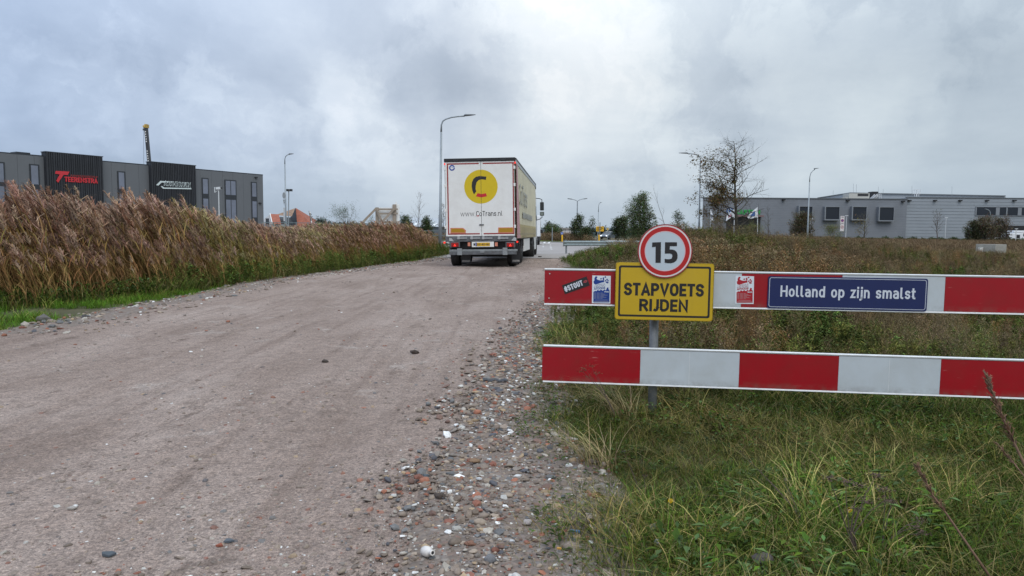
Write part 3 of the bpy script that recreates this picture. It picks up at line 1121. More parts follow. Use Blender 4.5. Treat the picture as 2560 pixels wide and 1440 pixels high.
def race_sticker(name, label, ox, oy, sx, sy, ink, year):
    """small race calendar sticker; coordinates follow the blue one's enlarged crop"""
    M_i = mat(name + '_ink', ink, .35)
    M_mid = mat(name + '_pale_ink', tuple(min(1, c * .5 + .18) for c in ink), .35)

    def q(x, y):
        return (ox + (x - 1200) * sx, oy + (y - 340) * sy)
    e = sticker(name, label, [q(1210, 340), q(1765, 355), q(1750, 1185), q(1195, 1175)], M_stw)
    F = lambda pts: pxpoly(PL, [q(*p) for p in pts], -.0096)
    s = MB()
    s.slab(F([(1240, 840), (1290, 800), (1330, 815), (1370, 770), (1420, 800), (1470, 765), (1520, 800), (1570, 760), (1610, 790), (1640, 740), (1650, 700), (1700, 705), (1690, 745), (1725, 790),
              (1722, 1140), (1700, 1150), (1250, 1150), (1240, 1130)]), -.0101, -.0092)
    s.build('printed_field', M_i, e)
    s = MB()
    s.slab(F([(1310, 365), (1360, 375), (1355, 410), (1330, 440), (1370, 470), (1440, 490), (1560, 480), (1570, 540), (1470, 560), (1330, 610), (1260, 590), (1245, 520), (1275, 490), (1270, 430)]), -.0099, -.0092)
    s.build('printed_figure', M_i, e)
    s = MB()
    for i, (x, y) in enumerate(((1470, 440), (1540, 420), (1600, 390), (1545, 455), (1650, 460), (1605, 500), (1680, 500), (1635, 545), (1670, 555))):
        s.slab(F([(x - 30, y + 5), (x + 2, y - 28), (x + 32, y - 3), (x, y + 28)]), -.0102, -.0092)
    s.build('flag_checks', M_i, e)
    x0, x1, z0, z1 = PL.box(*q(1250, 590), *q(1590, 690), -.0096)
    textmesh('lettering', 'ACON', mat(name + '_outline', tuple(c * .8 for c in ink), .4), x0 - .001, x1 + .001, z0 - .001, z1 + .001, -.0099, e, ext=.0005, bold=.09, rot=((x0 + x1) / 2, (z0 + z1) / 2, .10))
    textmesh('lettering', 'ACON', M_stw, x0, x1, z0, z1, -.0104, e, ext=.0005, bold=.03, rot=((x0 + x1) / 2, (z0 + z1) / 2, .10))
    x0, x1, z0, z1 = PL.box(*q(1250, 700), *q(1600, 760), -.0096)
    textmesh('lettering', 'AUTOCROSS', M_i, x0, x1, z0, z1, -.0098, e, ext=.0005, bold=.03, shear=.2, rot=((x0 + x1) / 2, (z0 + z1) / 2, .10))
    x0, x1, z0, z1 = PL.box(*q(1565, 808), *q(1705, 848), -.0096)
    textmesh('lettering', year, M_stw, x0, x1, z0, z1, -.0101, e, ext=.0006, bold=.03)
    s = MB()
    for k in range(6):
        y = 868 + k * 32
        for a, b in ((1255, 1325), (1345, 1430), (1450, 1520 + 37 * ((k * 7) % 5))):
            s.slab(F([(a, y - 7), (b, y - 7), (b, y + 7), (a, y + 7)]), -.0103, -.0100)
    s.slab(F([(1295, 1070), (1665, 1070), (1665, 1084), (1295, 1084)]), -.0103, -.0100)
    s.slab(F([(1255, 1110), (1700, 1110), (1700, 1134), (1255, 1134)]), -.0103, -.0100)
    s.build('small_print', M_mid, e)
    return e


race_sticker('blue_sticker', 'small blue and white ACON calendar sticker on the red end of the upper board', 1480, 688.5, 1 / 12., 1 / 12., (.008, .04, .22), '2026')
race_sticker('red_sticker', 'small red and white ACON calendar sticker where white meets red on the upper board', 1838, 689.5, .0835, .0835, (.36, .012, .022), '2025')

# ------------------------------------------------------------------ the lorry
TY = 25.8
tb = at(1201, 665, TY)
TM = Matrix.Translation((tb.x + .02, TY, 0.0)) @ Matrix.Rotation(math.radians(-4.9), 4, 'Z') @ Matrix.Rotation(math.radians(-1.1), 4, 'Y')
lorry = empty('lorry', TM, 'white curtain-sided lorry and trailer driving away with a yellow disc on its rear doors', 'lorry')
REAR = Plane((0, 0, 0), (1, 0, 0))
REAR.M = TM
REAR.inv = TM.inverted()
SIDEM = TM @ Matrix.Translation((1.285, 0, 0)) @ Matrix.Rotation(math.pi / 2, 4, 'Z')
SIDE = Plane((0, 0, 0), (1, 0, 0))
SIDE.M = SIDEM
SIDE.inv = SIDEM.inverted()


def rz(x, y):
    return (1080 + x / 4.5, 370 + y / 4.5)


def rz2(x, y):
    return (1100 + x * 260 / 2560.0, 560 + y * 260 / 2560.0)


def rbox(x0, y0, x1, y1, y=0.0, f=rz):
    return REAR.box(*f(x0, y0), *f(x1, y1), y)


M_tw = mat('lorry_white', (.72, .72, .70), .4, var=.03, vscale=1.5, dirt=(.45, .42, .38), dirt_amt=.3, dscale=1.6)
M_tred = mat('lorry_red_tape', (.26, .018, .014), .4)
M_tyel = mat('lorry_yellow_print', (.58, .42, .004), .45, var=.03)
M_tblk = mat('lorry_black_print', (.015, .014, .016), .45)
M_tredp = mat('lorry_red_print', (.50, .012, .02), .45)
M_curt = mat('cream_curtain', (.66, .60, .42), .5, var=.05, vscale=1.2, dirt=(.36, .31, .20), dirt_amt=.5, dscale=1.4, bump=.15, bscale=3)
M_pink = mat('pink_curtain', (.52, .26, .27), .5)
M_cgrey = mat('grey_curtain_print', (.34, .34, .31), .5)
M_tblack = mat('lorry_black', (.012, .012, .014), .5)
M_orange = mat('orange_reflector', (.55, .20, .13), .35)
M_amber = mat('amber_board', (.36, .19, .006), .4)
M_lamp_r = mat('red_lamp_glass', (.20, .008, .008), .2, emit=(1, .02, .01), estr=.05)
M_lamp_on = mat('red_lamp_lit', (.5, .01, .01), .3, emit=(1.0, .04, .02), estr=1.0)
M_steel = mat('worn_steel', (.12, .128, .14), .5, .3, var=.3, vscale=7, dirt=(.08, .07, .06), dirt_amt=.7, dscale=5)
X0, X1 = -1.275, 1.275
ZT = REAR.uv(1200, 395)[1]
zd0, zd1 = rbox(150, 150, 950, 990)[2:]
LEN = 13.6
# body shell behind the doors and the roof
s = MB()
s.box(X0 + .02, X1 - .03, .06, LEN, zd0, ZT - .05)
s.build('body', M_tw, lorry)
s = MB()
s.box(X0 - .01, X1 + .015, -.03, .10, zd1 + .005, ZT)
s.build('roof_header', M_tblack, lorry, bevel=.012)
for hx in (-.86, .0, .86):
    s = MB()
    s.box(hx - .09, hx + .09, -.045, -.028, zd1 + .03, zd1 + .08)
    s.build('header_hinge', M_dark, lorry)
s = MB()
s.box(X0, X1, .10, LEN, ZT - .05, ZT - .015)
s.build('roof', mat('roof_tarpaulin', (.42, .41, .38), .6), lorry)
for sgn, xx in ((1, X1), (-1, X0)):
    s = MB()
    s.box(xx - .02, xx + .03, .10, LEN - .02, ZT - .19, ZT - .07)
    r_ = s.build('side_rail', mat('rail_aluminium', (.40, .42, .43), .4, .5), lorry)
    s = MB()
    s.box(xx - .02, xx + .04, .10, LEN + .02, ZT - .07, ZT - .01)
    s.box(xx - .02, xx + .045, LEN - .12, LEN + .03, ZT - .30, ZT - .0)
    s.build('rail_edge', M_tblack, r_)
# doors
xm = rbox(548, 300, 549, 500)[0] + .01
doors = []
for k, (a, b) in enumerate(((X0 + .02, xm - .006), (xm + .006, X1 - .03))):
    s = MB()
    s.box(a, b, .0, .05, zd0, zd1)
    d = s.build('rear_door', M_tw, lorry, bevel=.006)
    doors.append(d)
s = MB()
s.box(xm - .006, xm + .006, .01, .05, zd0, zd1)
s.build('door_gap', M_tblack, lorry)
for k, xx in enumerate((xm - .045, xm + .045)):
    s = MB()
    s.box(xx - .035, xx + .035, -.032, -.002, 1.52, 1.56)
    s.build('rod_bracket', M_steel, doors[k])
# red tape along the door edges
tw = .045
tz1 = rbox(180, 178, 500, 179)[3]
tz0 = rbox(180, 966, 500, 967)[2]
for d, xa, xb, corner in ((doors[0], rbox(178, 300, 179, 600)[0], xm - .07, -1), (doors[1], xm + .07, rbox(915, 300, 916, 600)[0], 1)):
    s = MB()
    s.box(xa, xb, -.003, .001, tz1 - tw / 2, tz1 + tw / 2)
    s.box(xa, xb - (.0), -.003, .001, tz0 - tw / 2, tz0 + tw / 2)
    if corner < 0:
        s.box(xa - tw / 2, xa + tw / 2, -.0035, .001, tz0 - tw / 2 - .001, tz1 + tw / 2 + .001)
    else:
        s.box(xb - tw / 2, xb + tw / 2, -.0035, .001, tz0 - tw / 2 - .001, tz1 + tw / 2 + .001)
    s.build('red_tape', M_tred, d)
for sx_, xs_ in ((doors[0], X0 + .01), (doors[1], X1 - .02)):
    for y in (232, 425, 700, 890):
        z = rbox(150, y, 151, y + 1)[2]
        s = MB()
        s.box(xs_ - .035, xs_ + .035, -.02, .03, z - .055, z + .055)
        s.build('hinge', M_tw, sx_, bevel=.004)
# yellow disc, cut at the gap between the doors
cxy = REAR.uv(*rz(550, 435))
rad = (REAR.uv(*rz(738, 435))[0] - REAR.uv(*rz(362, 435))[0]) / 2


def clipped(poly, d):
    """cut a polygon in two at the door gap"""
    out = []
    lim = xm - .006 if d == 0 else xm + .006
    keep = (lambda p: p[0] <= lim) if d == 0 else (lambda p: p[0] >= lim)
    n = len(poly)
    for i in range(n):
        p, q = poly[i], poly[(i + 1) % n]
        if keep(p):
            out.append(p)
        if keep(p) != keep(q):
            t = (lim - p[0]) / (q[0] - p[0])
            out.append((lim, p[1] + t * (q[1] - p[1])))
    return out


def rp(pts, y=0.0, f=rz):
    return [REAR.uv(*f(*p), y) for p in pts]


black_c = rp([(612, 322), (606, 358), (560, 352), (525, 360), (503, 383), (492, 425), (490, 462), (498, 488), (472, 523), (455, 482), (446, 430), (450, 385), (466, 348), (495, 324), (535, 315)])
red_c = rp([(513, 508), (556, 518), (607, 508), (618, 543), (556, 556), (493, 544)])
for d in (0, 1):
    s = MB()
    s.slab(clipped(circle(cxy[0], cxy[1], rad, 72), d), -.0022, .0)
    s.build('yellow_disc', M_tyel, doors[d])
    s = MB()
    s.slab(clipped(black_c, d), -.0042, .0)
    s.build('black_curve', M_tblk, doors[d])
    s = MB()
    s.slab(clipped(red_c, d), -.0044, .0)
    s.build('red_curve', M_tredp, doors[d])
bx = rbox(320, 715, 792, 766)
# web address across both doors, letter by letter
strokes('letter', 'www.', M_tblk, bx[0], bx[0] + (bx[1] - bx[0]) * .355, bx[2], bx[3] + .02, -.0005, doors[0], t=.085, ext=.003, gap=.12)
strokes('letter', 'Co', M_tblk, bx[0] + (bx[1] - bx[0]) * .375, bx[0] + (bx[1] - bx[0]) * .515, bx[2], bx[3] + .02, -.0005, doors[0], t=.115, ext=.003, gap=.10)
strokes('letter', 'Trans', M_tblk, bx[0] + (bx[1] - bx[0]) * .525, bx[0] + (bx[1] - bx[0]) * .855, bx[2], bx[3] + .02, -.0005, doors[1], t=.115, ext=.003, gap=.10)
strokes('letter', '.nl', M_tblk, bx[0] + (bx[1] - bx[0]) * .875, bx[1], bx[2], bx[3] + .02, -.0005, doors[1], t=.085, ext=.003, gap=.12)
s = MB()
cx_ = bx[0] + (bx[1] - bx[0]) * .405
s.slab([(cx_ - .03, bx[2] - .005), (cx_ + .06, bx[2] - .005), (cx_ + .06, bx[2] + .018), (cx_ - .03, bx[2] + .018)], -.0045, -.001)
s.build('red_curve', M_tredp, doors[0])
# small round blue emblem
c = REAR.uv(*rz(225, 223))
s = MB()
s.band(circle(c[0], c[1], .105, 32, .5, 5.9 + .5), circle(c[0], c[1], .060, 32, .5, 5.9 + .5), -.003, .0)
s.build('blue_emblem', mat('emblem_blue', (.02, .06, .28), .4), doors[0])
s = MB()
s.slab([(c[0] - .02, c[1] - .0), (c[0] + .10, c[1] - .0), (c[0] + .10, c[1] + .03), (c[0] - .02, c[1] + .03)], -.004, .0)
s.build('blue_emblem', mat('emblem_pale', (.35, .42, .60), .4), doors[0])
# amber marker boards
for d, pts, inn in ((0, [(207, 899), (352, 899), (382, 925), (380, 961), (207, 961)], [(217, 907), (345, 907), (369, 928), (369, 950), (217, 950)]),
                    (1, [(744, 894), (918, 892), (918, 956), (744, 958)], [(754, 902), (908, 900), (908, 946), (754, 948)])):
    s = MB()
    s.slab(rp(pts), -.008, .0)
    b_ = s.build('marker_board', M_orange, doors[d])
    s = MB()
    s.slab(rp(inn), -.010, -.006)
    s.build('amber_field', M_amber, b_)
# galvanised rear sill with latches
x0, x1, z0, z1 = rbox(178, 992, 960, 1052)
s = MB()
s.box(X0 - .0, X1 - .02, -.01, .20, z0, z1)
sill = s.build('rear_sill', M_steel, lorry, bevel=.006)
for xa, xb in ((283, 395), (430, 545), (560, 680), (740, 860)):
    x0, x1, za, zb = rbox(xa, 1008, xb, 1020)
    s = MB()
    s.box(x0, x1, -.045, -.008, za, zb)
    s.box(x0 + .02, x0 + .10, -.055, -.008, za - .02, zb + .05)
    s.build('latch_handle', mat('latch_steel', (.5, .5, .5), .35, .7), sill)
for pts in ([(195, 1045), (195, 1010), (222, 1015), (246, 1052)], [(890, 1040), (925, 1003), (950, 1010), (950, 1045)]):
    s = MB()
    s.slab(rp(pts), -.03, -.008)
    s.build('corner_plate', mat('pale_steel', (.42, .43, .43), .5, .3), sill)
# lights
for d, (xa, xb) in enumerate(((218, 300), (842, 922))):
    x0, x1, z0, z1 = rbox(xa - 14, 1056, xb + 14, 1118)
    s = MB()
    s.box(x0, x1, -.01, .02, z0, z1)
    plate = s.build('light_plate', M_steel, lorry)
    x0, x1, z0, z1 = rbox(xa, 1066, xb, 1111)
    s = MB()
    s.box(x0, x1, -.05, -.01, z0, z1)
    s.build('tail_light', M_lamp_r, plate, bevel=.01)
    xc, zc = (x0 + x1) / 2, (z0 + z1) / 2 - .01
    s = MB()
    s.slab([(xc - .05, zc - .045), (xc + .05, zc - .045), (xc, zc + .05)], -.054, -.048)
    s.build('lit_triangle', M_lamp_on, plate)
# number plate
x0, x1, z0, z1 = rbox(448, 1054, 697, 1113)
s = MB()
s.box(x0, x1, -.01, .02, z0, z1)
npb = s.build('plate_board', M_tw, lorry)
x0, x1, z0, z1 = rbox(504, 1064, 652, 1104)
s = MB()
s.box(x0, x1, -.016, -.01, z0, z1)
s.build('number_plate', mat('plate_yellow', (.62, .36, .02), .4), npb)
strokes('letter', 'OS-80-HH', M_tblk, x0 + .015, x1 - .015, z0 + .028, z1 - .028, -.016, npb, t=.18, ext=.002, gap=.11)
x0, x1, z0, z1 = rbox(490, 1064, 504, 1104)
s = MB()
s.box(x0, x1, -.016, -.01, z0, z1)
s.build('blue_strip', mat('emblem_blue', (.02, .06, .28), .4), npb)
x0, x1, z0, z1 = rbox(468, 1072, 486, 1098)
s = MB()
s.box(x0, x1, -.016, -.01, z0, z1)
s.build('dark_sticker', M_tblk, npb)
for xa, xb in ((403, 432), (708, 739)):
    x0, x1, z0, z1 = rbox(xa, 1062, xb, 1104)
    s = MB()
    s.box(x0, x1, -.01, .01, z0, z1)
    s.build('reflector', M_orange, lorry)
# chassis, bumper
s = MB()
s.box(-1.18, 1.12, .25, .6, .60, 1.15)  # black fill block added behind the bumper to make the underside darker
s.box(-.92, .92, 1.3, 2.2, .34, .7)
s.box(-.9, .9, 6.2, 8.8, .25, .5)
s.box(-.55, -.40, .3, LEN - .5, .75, 1.15)
s.box(.40, .55, .3, LEN - .5, .75, 1.15)
s.box(-1.1, 1.1, 4.6, 9.0, .45, 1.05)
s.build('chassis_and_dark_fill', M_tblack, lorry)
x0, x1, z0, z1 = rbox(195, 1150, 952, 1200)
s = MB()
s.box(x0, x1, -.02, .07, z0, z0 + (z1 - z0) * .66)
bump = s.build('bumper', M_steel, lorry, bevel=.006)
s = MB()
s.box(x0 + .0, x1 + .03, .0, .07, z0 + (z1 - z0) * .70, z1 + .03)
s.build('bumper_rail', mat('bumper_rail_steel', (.22, .235, .24), .45, .3, var=.2, vscale=9), bump, bevel=.01)
for xa, xb, ya, yb in ((285, 340, 1130, 1205), (795, 850, 1122, 1203), (543, 590, 1150, 1178)):
    x0, x1, z0, z1 = rbox(xa, ya, xb, yb)
    s = MB()
    s.box(x0, x1, -.05, -.012, z0, z1)
    s.build('bumper_bracket', M_galv, bump, bevel=.006)
x0, x1, z0, z1 = rbox(195, 1060, 215, 1150)
s = MB()
s.box(x0 + .01, x0 + .05, .05, .12, z0 - .02, z1)
s.box(X1 - .08, X1 - .03, .02, .10, z0 - .02, z1 + .05)
s.build('side_strut', M_dark, lorry)
# mudflaps
for xa, xb, ya, yb in ((310, 418, 1210, 1303), (885, 985, 1212, 1300)):
    x0, x1, z0, z1 = rbox(xa, ya, xb, yb)
    s = MB()
    s.box(x0, x1, .40, .42, z0, z1 + .35)
    fl = s.build('mudflap', M_tblack, lorry)
    s = MB()
    s.box(x0 + .03, x1 - .03, .395, .402, z0 + .05, z0 + .12)
    s.build('pale_strip', mat('worn_strip', (.22, .21, .20), .6, var=.4, vscale=20), fl)
# little side lamps on stalks
for sx_ in (-1, 1):
    xx = X0 - .06 if sx_ < 0 else X1 + .05
    zz_ = rbox(155, 1063, 156, 1064)[2] if sx_ < 0 else rbox(993, 1054, 994, 1055)[2]
    s = MB()
    s.tube([(sx_ * 1.2, .15, zz_ - .06), (xx, .10, zz_)], .012, 6)
    st_ = s.build('lamp_stalk', M_tblack, lorry)
    s = MB()
    s.tube([(xx, .06, zz_), (xx, .13, zz_)], .035, 10)
    s.build('marker_lamp', M_lamp_on, st_)
    zt = rbox(142, 180, 143, 181)[2]
    s = MB()
    s.box(xx + (.05 if sx_ < 0 else -.06), xx + (.09 if sx_ < 0 else -.02), -.02, .04, zt - .03, zt + .03)
    s.build('marker_lamp', M_lamp_on, lorry)

# side curtain, waved between its posts
zc1 = ZT - .19
zc0 = SIDE.uv(*rz2(2300, 80), 0)[1] + .02
zb0 = REAR.uv(*rz2(1930, 352))[1]


def curtain(xs, za, zb, y0, y1, amp, m, name, nx=160, nz=8, crimp=0.0):
    s = MB()
    rows = []
    for i in range(nx + 1):
        y = y0 + (y1 - y0) * i / nx
        r = []
        for j in range(nz + 1):
            v = j / nz
            bulge = amp * (math.sin(y * 2.35) * .5 + .5 * pnoise((y * 1.3, v * 2.5, 1))) * math.sin(math.pi * min(max(v, .02), .98))
            cr = crimp * (math.sin(y * 22.0) * .5 + .5 * pnoise((y * 9, v * 4, 8))) * (1.0 if crimp else 0)
            r.append(s.V((xs * (1.287 + bulge + cr), y, za + (zb - za) * v)))
        rows.append(r)
    for a, b in zip(rows, rows[1:]):
        for j in range(nz):
            s.F([a[j], b[j], b[j + 1], a[j + 1]] if xs > 0 else [a[j], a[j + 1], b[j + 1], b[j]])
    return s.build(name, m, lorry, smooth=True)


ct = curtain(1, zc0, zc1, .12, LEN - .04, .022, M_curt, 'side_curtain')
cl = curtain(-1, zc0, zc1, .12, LEN - .04, .022, M_curt, 'side_curtain', nx=60)
M_skirt = mat('gathered_curtain', (.50, .42, .22), .55, var=.35, vscale=9, dirt=(.14, .10, .05), dirt_amt=.7, dscale=9)
cs = curtain(1, zb0, zc0 + .02, .12, LEN - .04, .0, M_skirt, 'curtain_hem', nx=420, nz=6, crimp=.022)
curtain(-1, zb0, zc0 + .02, .12, LEN - .04, .0, M_skirt, 'curtain_hem', nx=60, nz=2)
s = MB()
for k in range(24):
    y = .45 + k * .55
    s.box(1.312, 1.318, y - .022, y + .022, zb0 - .04, zc0 - .08)
    s.box(1.318, 1.33, y - .035, y + .035, zb0 + .12, zb0 + .20)
tag(s.build('curtain_strap', mat('strap_webbing', (.30, .28, .24), .7), lorry), kind='stuff')
# pink rear stripe and lettering on the curtain
s = MB()
n_ = 30
for i in range(n_):
    v0, v1 = i / n_, (i + 1) / n_
    zA, zB = zb0 + (zc1 - zb0) * v0, zb0 + (zc1 - zb0) * v1
    wA, wB = .55 + 1.1 * (1 - v0) ** 1.5, .55 + 1.1 * (1 - v1) ** 1.5
    s.quad((1.322, .12, zA), (1.322, .12 + wA, zA), (1.322, .12 + wB, zB), (1.322, .12, zB))
s.build('pink_stripe', M_pink, lorry)
stx = empty('side_lettering', None)
stx.parent = lorry
stx.matrix_local = TM.inverted() @ SIDEM
a = SIDE.uv(*rz(988, 640), -.03)
b = SIDE.uv(*rz(1070, 470), -.03)
zt_ = SIDE.uv(*rz(992, 400), -.03)[1]
strokes('letter', 'CoTrans', M_cgrey, a[0], b[0], SIDE.uv(*rz(1000, 640), -.03)[1], zt_, -.036, stx, t=.13, ext=.002, gap=.07)
a = SIDE.uv(*rz(1020, 760), -.03)
b = SIDE.uv(*rz(1130, 790), -.03)
s = MB()
for k in range(9):
    xx = a[0] + (b[0] - a[0]) * k / 9
    s.slab([(xx, a[1] - .10), (xx + (b[0] - a[0]) / 12, a[1] - .10), (xx + (b[0] - a[0]) / 12, a[1] + .14), (xx, a[1] + .14)], -.037, -.034)
s.build('small_lettering', M_cgrey, stx)


def wheel(x, y, r=.50, w=.34, hub=M_steel):
    s = MB()
    prof = [(-w / 2, r * .62), (-w / 2, r * .90), (-w / 2 + .04, r), (w / 2 - .04, r), (w / 2, r * .90), (w / 2, r * .62)]
    n = 28
    rows = [[s.V((x + px, y + pr * math.cos(2 * math.pi * k / n), r + pr * math.sin(2 * math.pi * k / n))) for k in range(n)] for px, pr in prof]
    for a, b in zip(rows, rows[1:]):
        for k in range(n):
            s.F([a[k], b[k], b[(k + 1) % n], a[(k + 1) % n]])
    t_ = s.build('wheel', M_black, lorry, smooth=True)
    s = MB()
    for sx_ in (-1, 1):
        s.tube([(x + sx_ * (w / 2 - .02), y, r), (x + sx_ * (w / 2 - .10), y, r)], r * .62, 20)
        s.tube([(x + sx_ * (w / 2 + .02), y, r), (x + sx_ * (w / 2 - .05), y, r)], r * .18, 12)
    s.build('rim', hub, t_)
    return t_


for y in (1.15, 2.45, 3.76):
    for sx_ in (-1, 1):
        wheel(sx_ * 1.06, y)
for y, w in ((11.4, .6), (15.0, .32)):
    for sx_ in (-1, 1):
        wheel(sx_ * (1.0 if w > .5 else 1.08), y, .5, w)
s = MB()
s.box(-1.0, 1.0, 1.05, 1.25, .42, .58)
s.box(-1.0, 1.0, 2.35, 2.55, .42, .58)
s.box(-1.0, 1.0, 3.66, 3.86, .42, .58)
s.box(-.9, .9, 11.3, 11.5, .4, .6)
s.build('axles', M_tblack, lorry)
for (ya, yb, z0_, z1_) in ((4.7, 8.6, .45, .98), (12.2, 14.1, .35, 1.05)):
    s = MB()
    s.box(1.20, 1.25, ya, yb, z0_, z1_)
    s.build('side_skirt', M_tw, lorry, bevel=.01)
for y in (1.15, 2.45, 3.76, 11.4):
    s = MB()
    for k in range(8):
        a0, a1 = math.radians(20 + 17.5 * k), math.radians(20 + 17.5 * (k + 1))
        s.quad((.86, y + .57 * math.cos(a0), .5 + .57 * math.sin(a0)), (1.26, y + .57 * math.cos(a0), .5 + .57 * math.sin(a0)),
               (1.26, y + .57 * math.cos(a1), .5 + .57 * math.sin(a1)), (.86, y + .57 * math.cos(a1), .5 + .57 * math.sin(a1)))
    s.build('mudguard', M_dark, lorry)
# cab
cabp = [(13.95, .55), (16.15, .55), (16.25, 1.5), (16.1, 2.7), (15.7, 3.55), (14.6, 3.72), (13.95, 3.72)]
s = MB()
A = [s.V((-1.22, y, z)) for y, z in cabp]
B = [s.V((1.22, y, z)) for y, z in cabp]
s.F(A)
s.F(B[::-1])
for k in range(len(cabp)):
    s.F([A[k], B[k], B[(k + 1) % len(cabp)], A[(k + 1) % len(cabp)]])
cab = s.build('cab', mat('cab_white', (.68, .70, .72), .3, coat=.3), lorry, bevel=.06)
for sx_ in (-1, 1):
    s = MB()
    s.slab([(14.9, 2.0), (16.0, 2.0), (15.85, 2.75), (14.9, 2.75)], 0, .01)
    s.build('side_window', M_glass, cab, Matrix.Translation((sx_ * 1.235, 0, 0)) @ Matrix.Rotation(math.pi / 2, 4, 'Z'))
    # arm, two mirrors
    MY = 15.5
    mxo = 1.55
    s = MB()
    s.tube([(sx_ * 1.2, MY, 3.22), (sx_ * 1.42, MY, 3.20), (sx_ * mxo, MY, 3.14), (sx_ * mxo, MY, 2.95)], .022, 8)
    s.tube([(sx_ * 1.2, MY, 1.96), (sx_ * 1.42, MY, 2.03), (sx_ * mxo, MY, 2.12), (sx_ * mxo, MY, 2.25)], .022, 8)
    s.build('mirror_arm', M_tblack, cab, smooth=True)
    s = MB()
    s.box(sx_ * mxo - .11, sx_ * mxo + .11, MY - .03, MY + .10, 2.52, 3.0)
    mm_ = s.build('mirror', M_tblack, cab, bevel=.03)
    s = MB()
    s.box(sx_ * mxo - .12, sx_ * mxo + .12, MY - .03, MY + .10, 2.22, 2.45)
    m2_ = s.build('mirror', M_tblack, cab, bevel=.03)
    for q_, za, zb in ((mm_, 2.56, 2.96), (m2_, 2.25, 2.42)):
        s = MB()
        s.box(sx_ * mxo - .09, sx_ * mxo + .09, MY - .036, MY - .029, za, zb)
        s.build('mirror_glass', mat('mirror_glass', (.35, .42, .48), .05, 1.0) if za < 2.5 else mat('mirror_glass_dark', (.03, .035, .04), .1), q_)

# ------------------------------------------------------------------ white box lorry ahead, mostly hidden by the trailer
D2 = 74.0
p2 = at(1331, 610, D2)
box2 = empty('box_lorry', Matrix.Translation((p2.x - .45, D2, 0)) @ Matrix.Rotation(math.radians(-3), 4, 'Z'), 'white box lorry ahead of the big trailer showing only its right edge and mirror', 'lorry')
s = MB()
s.box(-1.15, 1.25, .0, 6.0, .9, 3.05)
s.build('box_body', mat('cab_white', (.68, .70, .72), .3), box2, bevel=.05)
s = MB()
s.box(-1.0, 1.20, .05, 5.8, .45, .9)
s.build('underside', M_tblack, box2)
for y in (1.0, 4.8):
    for sx_ in (-1, 1):
        s = MB()
        s.tube([(sx_ * 1.0 - .14, y, .45), (sx_ * 1.0 + .14, y, .45)], .45, 18)
        s.build('wheel', M_black, box2)
s = MB()
s.box(1.27, 1.50, .0, .10, 1.25, 1.62)
s.build('mirror', M_tblack, box2, bevel=.03)

# ------------------------------------------------------------------ street lamps
M_pole = mat('lamp_post_grey', (.26, .29, .31), .5, .35, var=.12, vscale=3)
M_head = mat('lamp_head_grey', (.13, .14, .15), .5, .2)


def lamp(D, basepx, armpx, headpx, label, r0=.085, r1=.05, split=.4, group='street lamps', topr=None, heads=None):
    """pole and arm follow photo points placed D metres away; base stands on the ground"""
    b = at(basepx[0], basepx[1], D)
    root = empty('street_lamp', Matrix.Translation((b.x, D, 0)), label, 'street lamp', group)
    P = [at(x, y, D) - Vector((b.x, D, 0)) for x, y in armpx]
    top = P[0]
    s = MB()
    zs = top.z * split * .8
    x_at = lambda z: top.x * z / top.z
    s.tube([(0, 0, -.1), (x_at(zs), 0, zs), (x_at(zs + .1), 0, zs + .1), (top.x, 0, top.z)], [r0, r0, (r0 + r1) / 2, r1], 10)
    s.build('pole', M_pole, root, smooth=True)
    for pa in (armpx if isinstance(armpx[0][0], (list, tuple)) else [armpx]):
        Q = [at(x, y, D) - Vector((b.x, D, 0)) for x, y in pa]
        s = MB()
        s.tube(Q, [r1] + [r1 * .75] * (len(Q) - 1), 8)
        s.build('arm', M_pole, root, smooth=True)
    for (hx0, hy0), (hx1, hy1) in headpx:
        a = at(hx0, hy0, D) - Vector((b.x, D, 0))
        c = at(hx1, hy1, D) - Vector((b.x, D, 0))
        L = (c - a).length
        s = MB()
        n = 10
        rows = []
        dd = (c - a).normalized()
        for i in range(n + 1):
            t = i / n
            w = .16 * math.sin(math.pi * min(max(t * .85 + .12, .02), .98)) + .02
            h = .10 * (1 - .75 * t) * (1.0 if i else .6)
            q = a + dd * L * t
            rows.append([s.V(q + Vector((0, w * math.cos(aa), h * math.sin(aa) * (1 if math.sin(aa) > 0 else .35)))) for aa in [2 * math.pi * k / 10 for k in range(10)]])
        for r_a, r_b in zip(rows, rows[1:]):
            for k in range(10):
                s.F([r_a[k], r_a[(k + 1) % 10], r_b[(k + 1) % 10], r_b[k]])
        s.F(rows[0][::-1])
        s.F(rows[-1])
        s.build('lamp_head', M_head, root, smooth=True)
    return root


lamp(40, (1100, 612), [(1103, 330), (1103.5, 312), (1107, 303), (1114, 298), (1128, 293.5), (1145, 291), (1162, 290)], [((1160, 289.5), (1189, 287))],
     'tall grey street lamp standing just left of the lorry', r0=.10, r1=.055)
L2 = lamp(61, (716, 600), [(712, 410), (712, 398), (714, 391), (719, 387), (724, 386)], [((722, 385.8), (734, 384.5))],
          'grey street lamp with road signs on its pole beside the dark office building')
lamp(59, (1747, 605), [(1751, 410), (1751.5, 398), (1748, 391), (1742, 387), (1730, 384.5), (1718, 383.5)], [((1719, 383.5), (1697, 382.5))],
     'grey street lamp with its arm to the left, crossed by the big tree')
lamp(72, (2018, 610), [(2024, 455), (2024.5, 442), (2027, 433), (2032, 427), (2037, 423.5)], [((2035, 422.5), (2047, 420.5))],
     'grey street lamp before the windows of the grey factory hall')
lamp(154, (1495, 602), [(1496, 530), (1496.5, 515), (1498, 509), (1501, 507)], [((1500, 506.5), (1505.5, 506))], 'small far street lamp behind the yellow route board', r0=.10, r1=.07)
